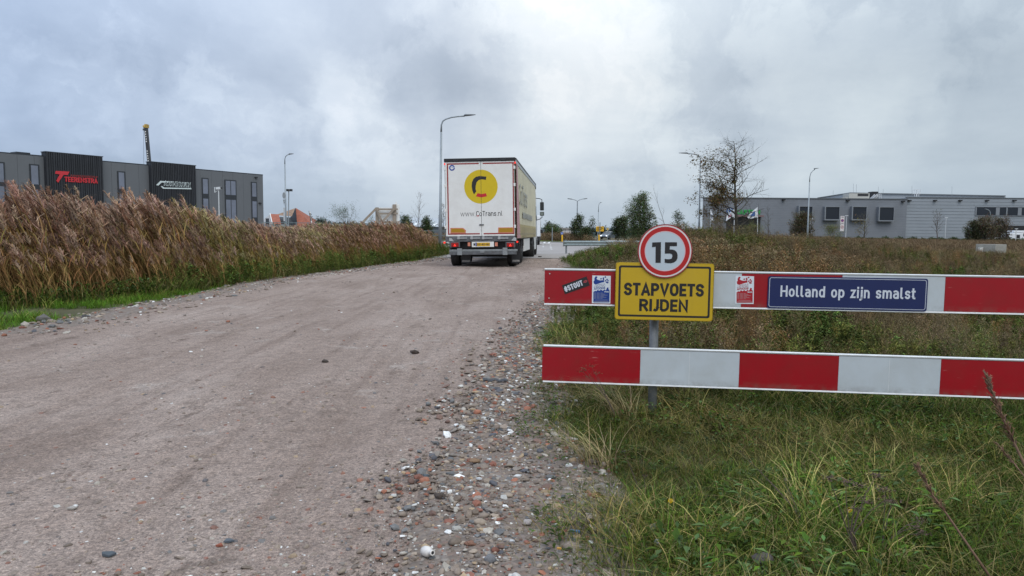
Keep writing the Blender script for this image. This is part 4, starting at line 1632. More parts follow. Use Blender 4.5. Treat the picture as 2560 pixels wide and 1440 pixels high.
lamp(130, (2474, 604), [(2475.5, 545), (2476, 533), (2474, 527), (2469, 524), (2465, 523)], [((2466, 523), (2461, 522.5))], 'curved street lamp in front of the ribbon windows of the hall', r0=.10, r1=.08)
# double armed lamp
D = 138
b = at(1442, 602, D)
root = empty('street_lamp', Matrix.Translation((b.x, D, 0)), 'far street lamp with two outstretched arms above the junction', 'street lamp', 'street lamps')
Z = lambda x, y: at(x, y, D) - Vector((b.x, D, 0))
s = MB()
s.tube([(0, 0, 0), Z(1443.5, 503)], [.14, .09], 10)
s.build('pole', M_pole, root)
for pts, hd in (([(1443.5, 503), (1438, 500), (1432, 498.5), (1428, 498)], ((1430, 498), (1419, 496.5))), ([(1443.5, 503), (1449, 499.5), (1456, 497.5), (1460, 497)], ((1459, 497.3), (1468, 496.3)))):
    s = MB()
    s.tube([Z(*p) for p in pts], .06, 8)
    s.build('arm', M_pole, root)
    s = MB()
    s.bar(Z(*hd[0]), Z(*hd[1]), .3, .14)
    s.build('lamp_head', M_head, root)


def light_mast(D, x, ytop, ybase, label, head=(5, 0), r=.05):
    b = at(x, ybase, D)
    root = empty('light_mast', Matrix.Translation((b.x, D, 0)), label, 'light mast', 'small yard light masts')
    zt = at(x, ytop, D).z
    s = MB()
    s.tube([(0, 0, 0), (0, 0, zt)], r, 8)
    s.build('pole', mat('pale_pole', (.55, .57, .58), .5), root)
    w = head[0] / FPX * D
    s = MB()
    s.box(-w * .7, w * .7, -.1, .1, zt, zt + .12)
    s.build('lamp_head', mat('pale_pole', (.55, .57, .58), .5), root)
    return root


light_mast(125, 2362.5, 545, 598, 'short pale mast right of the bare young tree before the hall')
light_mast(125, 2114, 540, 600, 'short pale mast right beside the white zone sign')
light_mast(120, 2539, 573, 601, 'short pale mast near the white lorry at the far right')
light_mast(120, 2023.5, 548, 602, 'short pale mast directly behind the right street lamp', head=(9, 0))

# camera pole left of the reeds
D = 52
b = at(549, 600, D)
root = empty('camera_mast', Matrix.Translation((b.x, D, 0)), 'thin white mast carrying a camera before the double window of the office', 'camera mast')
Z = lambda x, y: at(x, y, D) - Vector((b.x, D, 0))
s = MB()
s.tube([(0, 0, 0), Z(546.5, 474)], .035, 8)
s.build('pole', mat('pale_pole', (.55, .57, .58), .5), root)
s = MB()
s.bar(Z(541, 471), Z(552, 470), .22, .16)
s.build('camera', mat('pale_pole', (.55, .57, .58), .5), root)
s = MB()
s.bar(Z(552, 469), Z(555, 470.5), .16, .12)
s.build('lens', M_tblack, root)
s = MB()
s.tube([Z(537, 481), Z(543, 477), Z(547, 476)], .02, 6)
s.tube([Z(537, 481), Z(536.5, 468)], .03, 6)
s.build('antenna', mat('pale_pole', (.55, .57, .58), .5), root)

# camera mast behind lamp 2
D = 66
b = at(720, 585, D)
root = empty('camera_mast', Matrix.Translation((b.x, D, 0)), 'mast with two black cameras right beside the street lamp with road signs', 'camera mast')
Z = lambda x, y: at(x, y, D) - Vector((b.x, D, 0))
s = MB()
s.tube([(0, 0, 0), Z(722, 474)], .05, 8)
s.build('pole', M_pole, root)
s = MB()
s.bar(Z(717, 474), Z(729, 474), .06, .06)
s.build('crossbar', M_pole, root)
for x in (719.5, 727.5):
    s = MB()
    c_ = Z(x, 475.5)
    s.box(c_.x - .10, c_.x + .10, -.15, .15, c_.z - .1, c_.z + .1)
    s.build('camera', M_tblack, root)

# signs seen from behind on the lamp
D = 60.6
Z = lambda x, y: at(x, y, D)
for nm, x0, x1, y0, y1, lab in (('traffic_sign', 708.5, 713.5, 481, 497, 'round traffic sign turned edgewise on the lamp pole, the upper one'),
                                ('traffic_sign', 708.5, 713, 499, 515, 'triangular traffic sign turned edgewise on the lamp pole, the lower one')):
    a, c_ = Z(x0, y0), Z(x1, y1)
    root = empty(nm, Matrix.Translation(((a.x + c_.x) / 2, D - .1, 0)), lab, 'sign')
    w, z0, z1 = (c_.x - a.x) / 2, c_.z, a.z
    zc, r = (z0 + z1) / 2, (z1 - z0) / 2
    s = MB()
    if 'round' in lab:
        s.slab([(x * .5, z) for x, z in circle(0, zc, r, 24)], -.02, .0)
    else:
        s.slab([(-w, z1), (w, z1), (w * .3, z0)], -.02, .0)
    s.build('panel', M_galv, root)
    s = MB()
    s.box(-.02, w, .0, .10, zc - .03, zc + .03)
    s.build('bracket', M_galv, root)
a, c_ = Z(709.5, 519), Z(713.8, 553)
root = empty('signboard', Matrix.Translation(((a.x + c_.x) / 2, D - .1, 0)), 'tall narrow signboard on the lamp pole before the red roof', 'sign')
s = MB()
s.box(-(c_.x - a.x) / 2, (c_.x - a.x) / 2, -.03, .0, c_.z, a.z)
s.build('panel', mat('pale_board', (.42, .43, .44), .5), root)
s = MB()
s.box(0, .1, 0, .1, (c_.z + a.z) / 2 - .05, (c_.z + a.z) / 2 + .05)
s.build('bracket', M_galv, root)

# ------------------------------------------------------------------ dark office building on the left
pR, pL = at(657, 437, 72.0), at(0, 380, 52.8)
OB = Plane((pR.x, pR.y, 0), (Vector((pR.x - pL.x, pR.y - pL.y, 0))))
office = empty('office_building', OB.M, 'long dark grey two-storey office building with two black clad bays', 'building')
M_ogrey = mat('grey_cladding', (.115, .122, .132), .55, var=.04, vscale=.6)
M_oblk = mat('black_cladding', (.018, .020, .025), .6, var=.2, vscale=1.0)
M_ofr = mat('window_frame_dark', (.022, .026, .032), .45)
M_opane = mat('office_glass', (.14, .155, .20), .12, spec=.8, var=.25, vscale=.5)
zr = OB.uv(657, 437)[1]
zl = OB.uv(0, 380)[1]
ztop = (zr + zl) / 2
XL = OB.uv(-330, 380)[0]
s = MB()
s.box(XL, -.01, .12, 16, -.1, ztop - .06)
s.build('wall', M_ogrey, office)
s = MB()
s.box(XL, .04, .02, .5, ztop - .06, ztop + .03)
s.box(-.4, .04, .5, 16, ztop - .06, ztop + .03)
s.build('roof_edge', M_ofr, office)
edges = [657, 620, 600, 560, 530, 490]
w_ = 1.15
k = 0
x = 0.0
bays = [(OB.uv(115, 400, -.4)[0], OB.uv(257, 400, -.4)[0]), (OB.uv(378, 430, -.4)[0], OB.uv(490, 440, -.4)[0])]
while x > XL + w_:
    s = MB()
    s.box(x - w_ + .012, x - .002, .0, .12, 0, ztop - .062)
    mid = x - w_ / 2
    if not any(a + .2 < mid - w_ / 2 and mid + w_ / 2 < b - .2 for a, b in bays):
        s.build('wall_panel', M_ogrey, office)
    x -= w_
for (a, b), yt in zip(bays, (380, 405)):
    zt = OB.uv(118 if yt == 380 else 380, yt, -.4)[1]
    s = MB()
    s.box(a, b, -.36, .3, 0, zt)
    bay = s.build('black_bay', M_oblk, office)
    s = MB()
    s.box(a - .04, b + .04, -.42, .35, zt, zt + .06)
    s.build('cap', M_ofr, bay)
    n = 26
    for i in range(n):
        xx = a + (b - a) * (i + .5) / n
        ww = (b - a) / n * (.30 if i % 3 else .42)
        s = MB()
        s.box(xx - ww, xx + ww, -.41 - .015 * (i % 2), -.36, 0, zt - .002)
        s.build('cladding_board', M_oblk, bay)


def office_window(x0, x1, segs, split=False):
    a, b = OB.uv(x0, 500)[0], OB.uv(x1, 500)[0]
    zt = OB.uv((x0 + x1) / 2, segs[0][0])[1]
    s = MB()
    s.box(a, b, -.05, .06, .1, zt)
    w = s.build('window', M_ofr, office)
    for y0, y1 in segs:
        z1 = OB.uv((x0 + x1) / 2, y0)[1] - .10
        z0 = OB.uv((x0 + x1) / 2, y1)[1] + .06
        z0 = max(z0, .4)
        parts = [(a + .10, b - .10)] if not split else [(a + .10, (a + b) / 2 - .04), ((a + b) / 2 + .04, b - .10)]
        for pa, pb in parts:
            s = MB()
            s.box(pa, pb, -.058, -.048, z0, z1)
            s.build('pane', M_opane, w)
    return w


office_window(-12, 15.2, [(405, 457), (462, 540)])
office_window(-150, -126, [(392, 444), (450, 540)])
office_window(76.5, 101, [(411, 463), (472, 545)])
office_window(295, 314.5, [(428.5, 474), (484, 560)])
office_window(505, 522, [(445, 486), (494, 570)])
office_window(562, 591, [(450, 489), (497, 575)], True)
office_window(628, 642.5, [(455, 493), (501, 545)])
for (x, y) in ((639, 444), (370, 492), (649, 508)):
    u = OB.uv(x, y)
    s = MB()
    s.box(u[0] - .12, u[0] + .12, -.16, 0, u[1] - .06, u[1] + .06)
    s.build('wall_lamp', M_tblack, office)
u = OB.uv(58, 383, 3.0)
s = MB()
s.box(u[0] - .5, u[0] + .5, 3.0, 4.0, ztop - .1, u[1] + .08)
s.build('roof_vent', M_ofr, office)
# red logo
M_lred = mat('red_letters', (.50, .025, .035), .4)
lf = lambda x, y: (x / 3.657, 300 + y / 3.657)
LB = -.46
s = MB()
s.slab([OB.uv(*lf(*p), LB) for p in ((513, 465), (636, 472), (618, 503), (582, 500), (532, 573), (516, 555), (548, 497), (503, 490))], LB, LB + .05)
s.build('logo', M_lred, office)
x0, x1, z0, z1 = OB.box(*lf(592, 527), *lf(893, 572), LB)
strokes('letter', 'TEERENSTRA', M_lred, x0, x1, z0, z1, LB + .05, office, t=.20, ext=.05, gap=.06)
x0, x1, z0, z1 = OB.box(*lf(645, 507), *lf(893, 525), LB)
strokes('letter', 'AANNEMERSBEDRIJF', mat('dim_red_letters', (.25, .04, .04), .5), x0, x1, z0, z1, LB + .05, office, t=.13, ext=.04, gap=.10, shear=.2)
# pale outlined logo on the second bay
M_lwh = mat('pale_letters', (.55, .62, .62), .4)
s = MB()
s.slab([OB.uv(*lf(*p), LB) for p in ((1430, 595), (1468, 557), (1590, 563), (1592, 577), (1478, 571), (1448, 600))], LB, LB + .05)
s.slab([OB.uv(*lf(*p), LB) for p in ((1482, 603), (1500, 617), (1748, 622), (1750, 633), (1492, 628), (1470, 606))], LB, LB + .05)
s.build('logo', M_lwh, office)
x0, x1, z0, z1 = OB.box(*lf(1500, 568), *lf(1747, 606), LB)
strokes('letter', 'ARDBRUIN', M_lwh, x0, x1, z0 - .03, z1 + .03, LB + .04, office, t=.26, ext=.02, gap=.05)
strokes('letter', 'ARDBRUIN', mat('dark_letters', (.03, .035, .04), .4), x0 + .03, x1 - .03, z0 + .02, z1 - .02, LB + .02, office, t=.13, ext=.03, gap=.10)
x0, x1, z0, z1 = OB.box(*lf(1505, 608), *lf(1745, 618), LB)
strokes('letter', 'AANNEMERS- EN TIMMERBEDRIJF', mat('dark_letters', (.03, .035, .04), .4), x0, x1, z0, z1, LB + .05, office, t=.2, ext=.03, gap=.1)

# crane boom behind
D = 95
Z = lambda x, y: at(x, y, D)
root = empty('crane', Matrix.Translation((Z(374, 413).x + .5, D, 0)), 'dark telescopic crane boom with yellow tip rising behind the office roof', 'crane')
O = Vector((Z(374, 413).x + .5, D, 0))
s = MB()
p0, p1 = Z(374, 415) - O, Z(365, 318) - O
s.bar((p0 + (p0 - p1) * 1.2), p1, .30, .5)
s.build('boom', mat('boom_black', (.03, .03, .035), .5), root)
for k in range(14):
    if k in (5, 6, 7):
        continue
    q = p1 + (p0 - p1) * (.12 + k * .062)
    s = MB()
    s.box(q.x - .06, q.x + .06, -.27, -.255, q.z - .10, q.z + .06)
    s.build('white_mark', M_tw, root)
s = MB()
a, c_ = Z(358.5, 311) - O, Z(370, 320) - O
s.box(a.x + .25, c_.x, -.3, .3, c_.z, a.z)
s.box(a.x, a.x + .3, -.2, .2, c_.z + .1, a.z - .15)
s.build('boom_tip', mat('crane_yellow', (.42, .27, .05), .5, var=.5, vscale=3), root)
s = MB()
s.tube([Z(359, 318) - O, Z(359, 322) - O], .03, 6)
s.tube([Z(359, 322) - O, Z(359, 326) - O], .12, 8)
s.tube([Z(359, 326) - O, Z(359.5, 415) - O], .02, 5)
s.build('hoist_cable', M_steel, root)

# ------------------------------------------------------------------ grey factory hall on the right
M_hall = bpy.data.materials.new('hall_cladding')
M_hall.use_nodes = True
tt = M_hall.node_tree
tt.nodes.clear()
N = NT(tt)
o_ = N.n('ShaderNodeOutputMaterial')
p_ = N.n('ShaderNodeBsdfPrincipled', {'Roughness': .5})
co = N.n('ShaderNodeTexCoord').outputs['Object']
sp_ = N.n('ShaderNodeSeparateXYZ', {0: co})
fr = N.math('FRACT', N.math('MULTIPLY', sp_.outputs[2], 3.0))
ln = N.mapr(fr, .86, .92)
br = N.n('ShaderNodeTexNoise', {'Vector': co, 'Scale': .35, 'Detail': 5.0}).outputs[0]
cc = N.ramp(br, [(.3, (.15, .163, .185)), (.7, (.178, .192, .215))])
cc = N.mix(N.math('MULTIPLY', ln, .45), cc, (.10, .11, .125))
bm = N.n('ShaderNodeBump', {'Strength': .5, 'Distance': .05, 'Height': N.math('SUBTRACT', 1.0, ln)})
N.put(p_.inputs['Normal'], bm)
N.put(p_.inputs['Base Color'], cc)
tt.links.new(p_.outputs[0], o_.inputs[0])
M_hall2 = mat('hall_pale_cladding', (.27, .295, .325), .45, .1, var=.05, vscale=.4, bump=.0)
HD = 140.0
h0 = at(1757.5, 495, HD)
HB = Plane((h0.x, HD, 0), (1, 0, 0))
hall = empty('factory_hall', HB.M, 'wide low grey factory hall with four boxed-out square windows', 'building')
xr = HB.uv(2268, 500)[0]
ht = HB.uv(2000, 497)[1]
s = MB()
_f = [(0, 0), (xr, 0), (xr, 30), (9.2, 30)]
_A = [s.V((x, y, -1)) for x, y in _f]
_B = [s.V((x, y, ht)) for x, y in _f]
s.F(_B)
for k in range(4):
    s.F([_A[k], _A[(k + 1) % 4], _B[(k + 1) % 4], _B[k]])
s.build('low_wing', M_hall, hall)
s = MB()
s.box(-.1, xr + .1, -.12, .4, ht, ht + .18)
s.box(xr - .3, xr + .1, .4, 12, ht, ht + .18)
s.build('roof_edge', mat('hall_trim', (.10, .11, .12), .5), hall)
for (xa, xb, ya, yb) in ((1996.6, 2032.5, 515, 550), (2062, 2100, 516, 551), (2130, 2167.6, 516, 551), (2197, 2236, 517, 553.5)):
    a, b, z0, z1 = HB.box(xa, ya, xb, yb, -.9)
    s = MB()
    s.band([(a, z0), (b, z0), (b, z1), (a, z1)], [(a + .2, z0 + .22), (b - .12, z0 + .22), (b - .12, z1 - .12), (a + .2, z1 - .12)], -.9, -.0)
    w = s.build('window', mat('hall_frame', (.20, .215, .235), .4), hall)
    s = MB()
    s.box(a + .2, b - .12, -.75, -.70, z0 + .22, z1 - .12)
    s.build('pane', mat('hall_glass', (.016, .020, .028), .1, spec=.35), w)
a, b, z0, z1 = HB.box(1815, 542, 1900, 602)
s = MB()
s.box(a, b, -.05, .05, 0, z1)
ent = s.build('entrance', mat('entrance_dark', (.020, .018, .018), .4, var=.5, vscale=.8), hall)
s = MB()
s.box(a - .2, b + .2, -1.4, -.05, z1, z1 + .3)
s.build('canopy', mat('canopy_red', (.20, .12, .12), .5), ent)
zf = lambda x, y: (1660 + x / 4.115, 330 + y / 4.115)
x0, x1, z0, z1 = HB.box(*zf(735, 800), *zf(990, 848), -.1)
strokes('letter', 'KAPTEIN', mat('green_letters', (.03, .30, .07), .4), x0, x1, z0, z1, -.05, hall, t=.24, ext=.12, gap=.09)
c = HB.uv(*zf(676, 812))
s = MB()
s.slab(circle(c[0], c[1], .62, 28), -.12, -.02)
lg = s.build('round_logo', mat('logo_blue', (.03, .10, .30), .4), hall)
s = MB()
s.band(circle(c[0], c[1], .44, 24), circle(c[0], c[1], .30, 24), -.14, -.11)
s.build('logo_ring', M_lwh, lg)
for (x, y) in ((1958, 499.5), (2118, 501.5), (2256, 503.5)):
    u = HB.uv(x, y)
    s = MB()
    s.box(u[0] - .28, u[0] + .28, -.5, 0, u[1] - .12, u[1] + .12)
    s.build('wall_lamp', M_tblack, hall)
# taller wing, set back a little
WD = 12.0
s = MB()
xw0 = HB.uv(2200, 500, WD)[0]
xw1 = HB.uv(2800, 500, WD)[0]
htw = HB.uv(2400, 495.5, .4)[1]
s.box(xr + .0, xw1, WD - 11.6, 50, -1, htw - .01)
s.build('high_wing', M_hall2, hall)
WF = WD - 11.6
ribs = MB()
for k in range(int(htw / .62)):
    ribs.box(xr + .02, xw1, WF - .05, WF, .55 + k * .62, .55 + k * .62 + .05)
tag(ribs.build('cladding_ribs', mat('hall_trim2', (.235, .258, .285), .5), hall), kind='stuff')
s = MB()
s.box(xr, xw1, WF - .12, WF + .3, htw - .01, htw + .16)
s.build('roof_edge', mat('hall_trim', (.10, .11, .12), .5), hall)
a, b, z0, z1 = HB.box(2439, 519, 2700, 539, WF)
s = MB()
s.box(a, b, WF - .08, WF + .02, z0, z1)
rw = s.build('ribbon_window', mat('hall_glass', (.016, .020, .028), .1, spec=.35), hall)
for x in (2439, 2490, 2516, 2545, 2580, 2620):
    u = HB.uv(x, 530, WF)[0]
    s = MB()
    s.box(u - .12, u + .12 + (.5 if x in (2490, 2545) else 0), WF - .14, WF - .07, z0 - .1, z1 + .1)
    s.build('mullion', mat('hall_frame', (.20, .215, .235), .4), rw)
for zq in (z0 - .15, z1 + .02):
    s = MB()
    s.box(a - .1, b, WF - .14, WF - .0, zq, zq + .12)
    s.build('frame_bar', mat('hall_frame', (.20, .215, .235), .4), rw)
a, b, z0, z1 = HB.box(2437, 564.5, 2700, 602, WF)
s = MB()
s.box(a, b, WF - .06, WF + .02, 0, z1)
s.build('loading_bay', mat('entrance_dark2', (.010, .010, .012), .5), hall)
for x in (2272, 2336, 2399, 2466, 2534):
    u = HB.uv(x, 501.5, WF)
    s = MB()
    s.box(u[0] - .28, u[0] + .28, WF - .5, WF, u[1] - .12, u[1] + .12)
    s.build('wall_lamp', M_tblack, hall)
# rear volume
zrear = at(2125, 483, 180).z
rv = empty('rear_hall', Matrix.Translation((0, 0, 0)), 'pale flat-roofed hall rising behind the grey factory hall', 'building')
s = MB()
fp = [at(2044, 495, 205), at(2125, 484, 180), at(2512, 489, 188), at(2530, 489, 230), at(2060, 489, 240)]
A = [s.V((p.x, p.y, 0)) for p in fp]
B = [s.V((p.x, p.y, zrear)) for p in fp]
s.F(B)
for k in range(len(fp)):
    j = (k + 1) % len(fp)
    s.F([A[k], A[j], B[j], B[k]])
s.build('wall', M_hall2, rv)
s = MB()
for p, q in zip(fp[:2], fp[1:3]):
    s.bar((p.x, p.y - .2, zrear + .05), (q.x, q.y - .2, zrear + .05), .3, .25)
s.build('roof_edge', mat('hall_trim', (.10, .11, .12), .5), rv)
# roof plant
D = 160


def ru(x0, y0, x1, y1, D=160):
    a, b = at(x0, y1, D), at(x1, y0, D)
    return a.x, b.x, a.z, b.z


x0, x1, z0, z1 = ru(2122, 483.5, 2174, 502)
r1_ = empty('roof_unit', Matrix.Translation(((x0 + x1) / 2, D, z0)), 'beige ventilation unit with dark opening on the hall roof', 'roof unit')
s = MB()
s.box(-(x1 - x0) / 2, (x1 - x0) / 2, 0, 3, 0, z1 - z0)
s.build('housing', mat('beige_metal', (.42, .41, .37), .6, var=.1), r1_)
a, b, c1, c2 = ru(2144, 484.5, 2171, 490)
s = MB()
s.box(a - (x0 + x1) / 2, b - (x0 + x1) / 2, -.06, 0, c1 - z0, c2 - z0)
s.build('opening', M_tblack, r1_)
x0, x1, z0, z1 = ru(2090, 493, 2122, 502)
r1_ = empty('roof_unit', Matrix.Translation(((x0 + x1) / 2, D, z0)), 'low row of pale roof ducts left of the beige unit', 'roof unit')
for k in range(4):
    s = MB()
    w = (x1 - x0) / 4
    s.box(-(x1 - x0) / 2 + k * w, -(x1 - x0) / 2 + (k + .8) * w, 0, 2, 0, (z1 - z0) * (.5 + .16 * k))
    s.build('duct', mat('beige_metal', (.42, .41, .37), .6, var=.1), r1_)
x0, x1, z0, z1 = ru(2180, 479, 2196, 496, 175)
r1_ = empty('roof_unit', Matrix.Translation(((x0 + x1) / 2, 175, z0)), 'black box-shaped unit on the roof beside the metal stairs', 'roof unit')
s = MB()
s.box(-(x1 - x0) / 2, (x1 - x0) / 2, 0, 2, 0, z1 - z0)
s.build('housing', M_tblack, r1_)
s = MB()
s.box(-(x1 - x0) / 2 - 1.0, -(x1 - x0) / 2, .2, .3, (z1 - z0) * .75, (z1 - z0) * .85)
s.build('bracket', M_dark, r1_)
# roof stairs and ladder cage
st = empty('roof_stairs', Matrix.Translation((at(2188, 500, 150).x, 150, 0)), 'light metal stairs with railing climbing on the hall roof', 'stairs')
O = Vector((at(2188, 500, 150).x, 150, 0))
Z = lambda x, y: at(x, y, 150) - O
for off in (0, 1.0):
    for (p, q) in (((2176, 500), (2193, 485)), ((2184, 500), (2200, 487))):
        s = MB()
        s.bar(Z(*p) + Vector((0, off, 0)), Z(*q) + Vector((0, off, 0)), .07, .07)
        s.build('handrail', M_alu, st)
s = MB()
for k in range(7):
    p = Z(2180 + k * 2.4, 499 - k * 1.9)
    s.box(p.x - .3, p.x + .3, 0, 1, p.z, p.z + .06)
s.build('treads', M_alu, st)
s = MB()
for (p, q) in (((2193, 485), (2203, 485)), ((2203, 485), (2203, 496)), ((2193, 485), (2193, 496)), ((2193, 490), (2203, 490)), ((2198, 485), (2198, 496))):
    s.bar(Z(*p), Z(*q), .07, .07)
s.build('railing', M_alu, st)
O = Vector((at(2294, 500, 170).x, 170, 0))
Z = lambda x, y: at(x, y, 170) - O
st = empty('roof_ladder', Matrix.Translation(O), 'small square ladder cage standing on the roof behind the pale wing', 'ladder')
s = MB()
for (p, q) in (((2287, 474), (2301, 474)), ((2287, 484), (2301, 484)), ((2287, 474), (2287, 485)), ((2292, 474), (2292, 485)), ((2296, 474), (2296, 485)), ((2301, 474), (2301, 485)), ((2291, 484), (2291, 491)), ((2297, 484), (2297, 491))):
    s.bar(Z(*p), Z(*q), .09, .09)
    s.bar(Z(*p) + Vector((0, .8, 0)), Z(*q) + Vector((0, .8, 0)), .09, .09)
s.build('cage', M_alu, st)
for k, (x, y) in enumerate(((2133.5, 459), (2141, 461), (2196, 467), (2208, 473), (2280, 464), (2380, 466), (2083, 476))):
    p, q = at(x, 490, 180), at(x, y, 180)
    s = MB()
    s.tube([(p.x, 180, p.z - 1), (q.x, 180, q.z)], .03, 4)
    o = s.build('antenna', M_galv)
    tag(o, ['thin aerial on the roof above the beige unit, the taller left one', 'thin aerial close right of the tallest aerial', 'thin aerial above the black roof unit', 'short thin aerial right of the black roof unit',
            'thin aerial left of the ladder cage', 'thin aerial far right on the rear roof', 'short thin aerial at the left end of the rear roof'][k], 'antenna', 'roof aerials')
# flags
for (D, x, yt, fl, lab, kind) in ((105, 1776.5, 524, [(1777, 526), (1781, 534), (1783, 552), (1779, 553), (1777, 545)], 'flag with blue print hanging at the left corner of the hall', 0),
                                  (100, 1835.5, 520, [(1835, 523), (1823, 533), (1816, 541), (1815, 553), (1820, 549), (1826, 545), (1835, 541)], 'white and pink flag blowing left in front of the dark entrance', 1),
                                  (96, 1894, 517, [(1893.5, 518), (1884, 526), (1875, 534), (1868, 543), (1874, 548), (1884, 545), (1894, 543)], 'white flag with blue emblem blowing left beside the entrance', 2)):
    b = at(x, 604, D)
    root = empty('flagpole', Matrix.Translation((b.x, D, 0)), lab, 'flag')
    O = Vector((b.x, D, 0))
    Z = lambda xx, yy: at(xx, yy, D) - O
    s = MB()
    s.tube([(0, 0, 0), Z(x, yt)], [.07, .04], 8)
    s.build('pole', mat('pale_pole', (.55, .57, .58), .5), root)
    P = [Z(*p) for p in fl]
    s = MB()
    # cloth: strips from the pole side to the free side with a ripple
    s.slab([(p.x, p.z) for p in P], -.02, .02)
    c_ = s.build('cloth', mat('flag_white', (.66, .68, .72), .7, var=.12, vscale=2.5), root)
    cx_ = sum(p.x for p in P) / len(P)
    cz_ = sum(p.z for p in P) / len(P)
    sc = [.55, .5, .6][kind]
    s = MB()
    s.slab([(cx_ + (p.x - cx_) * sc * .8, cz_ + (p.z - cz_) * sc * .8) for p in P], -.035, -.02)
    s.build('print', mat('flag_blue', (.03, .12, .36), .6) if kind != 1 else mat('flag_pink', (.45, .20, .26), .6), c_)

# zone sign
D = 110
O = at(2107, 606, D)
zs = empty('zone_sign', Matrix.Translation((O.x, D, 0)), 'tall white zone sign with a no-parking disc above a 30 disc', 'sign')
ZP = Plane((O.x, D, 0), (1, 0, 0))
a, b, z0, z1 = ZP.box(2100.7, 540, 2110.3, 577.8)
s = MB()
s.box(a, b, -.03, .0, z0, z1)
pn = s.build('panel', M_swr, zs)
s = MB()
s.tube([((a + b) / 2, .05, 0), ((a + b) / 2, .05, z1)], .04, 8)
s.build('pole', M_galv, zs)
xc = (a + b) / 2
w = (b - a) * .38
zA = z0 + (z1 - z0) * .70
zB = z0 + (z1 - z0) * .27
s = MB()
s.slab(circle(xc, zA, w, 28), -.036, -.03)
s.build('blue_disc', mat('disc_blue', (.05, .07, .30), .4), pn)
s = MB()
s.band(circle(xc, zA, w, 28), circle(xc, zA, w * .76, 28), -.042, -.03)
s.ribbon2([(xc - w * .55, zA + w * .55), (xc + w * .55, zA - w * .55)], w * .25, -.042, -.03)
s.build('red_ring', M_srd, pn)
s = MB()
s.band(circle(xc, zB, w, 28), circle(xc, zB, w * .78, 28), -.042, -.03)
s.build('red_ring', M_srd, pn)
textmesh('number', '30', M_ink, xc - w * .5, xc + w * .5, zB - w * .35, zB + w * .35, -.03, pn, ext=.008, bold=.03)
for zq in (z1 - .25, (zA + zB) / 2):
    textmesh('lettering', 'ZONE', M_ink, xc - w * .8, xc + w * .8, zq - .02, zq + .13, -.03, pn, ext=.008, bold=.03)

# concrete block in the field
D = 46
O = at(2487, 640, D)
cb = empty('concrete_block', Matrix.Translation((O.x, D, 0)), 'pale concrete block standing in the weedy field at the far right', 'concrete block')
ZP = Plane((O.x, D, 0), (1, 0, 0))
a, b, z0, z1 = ZP.box(2488, 611, 2516, 640)
s = MB()
fpx = [(a, 0), (b, 0), (b - .1, 1.1), (a - .62, 1.0)]
A = [s.V((x, y, 0)) for x, y in fpx]
B = [s.V((x, y, z1)) for x, y in fpx]
s.F(B)
s.F(A[::-1])
for k in range(4):
    j = (k + 1) % 4
    s.F([A[k], A[j], B[j], B[k]])
s.build('block', mat('concrete', (.30, .29, .26), .9, var=.12, vscale=3, dirt=(.19, .17, .14), dirt_amt=.6, dscale=2.5), cb, bevel=.015)
s = MB()
s.box(a - .62, a - .42, .55, .75, .1, z1 * .72)
s.build('white_cover', mat('white_plastic', (.55, .55, .53), .5), cb)

# ------------------------------------------------------------------ guard rail
gA, gB = at(1410, 602, 43.0), at(1600, 606, 41.0)
gdir = Vector((gB.x - gA.x, gB.y - gA.y, 0)).normalized()
GR = Matrix.Translation((gA.x, gA.y, 0)) @ Matrix.Rotation(math.atan2(gdir.y, gdir.x), 4, 'Z')
gr = empty('guard_rail', GR, 'galvanised guard rail behind the weeds at the edge of the junction', 'guard rail')
prof = [(.0, .80), (-.03, .78), (-.07, .75), (-.07, .71), (-.02, .66), (-.02, .63), (-.07, .58), (-.07, .54), (-.03, .50), (.0, .49)]
s = MB()
Lg = 7.8
a = [s.V((0, y, z + .0)) for y, z in prof]
b = [s.V((Lg, y, z + .10)) for y, z in prof]
for k in range(len(prof) - 1):
    s.F([a[k], b[k], b[k + 1], a[k + 1]])
a2 = [s.V((0, y + .015, z)) for y, z in prof]
b2 = [s.V((Lg, y + .015, z + .10)) for y, z in prof]
for k in range(len(prof) - 1):
    s.F([a2[k], a2[k + 1], b2[k + 1], b2[k]])
s.build('rail', mat('rail_steel', (.26, .31, .31), .45, .3, var=.2, vscale=4, dirt=(.14, .15, .14), dirt_amt=.4, dscale=3), gr, smooth=True)
s = MB()
s.box(-.03, .02, -.09, .03, .47, .83)
s.build('end_cap', M_galv, gr)
for x in (.12, 2.6, 5.1, 7.6):
    s = MB()
    s.box(x - .04, x + .04, .03, .12, -.1, .78)
    s.box(x - .07, x + .07, -.02, .03, .55, .86)
    s.build('post', M_galv, gr)

# ------------------------------------------------------------------ things at the far junction


def pole_thing(name, D, x, ybase, label, cat):
    b = at(x, ybase, D)
    return empty(name, Matrix.Translation((b.x, D, 0)), label, cat), Plane((b.x, D, 0), (1, 0, 0))


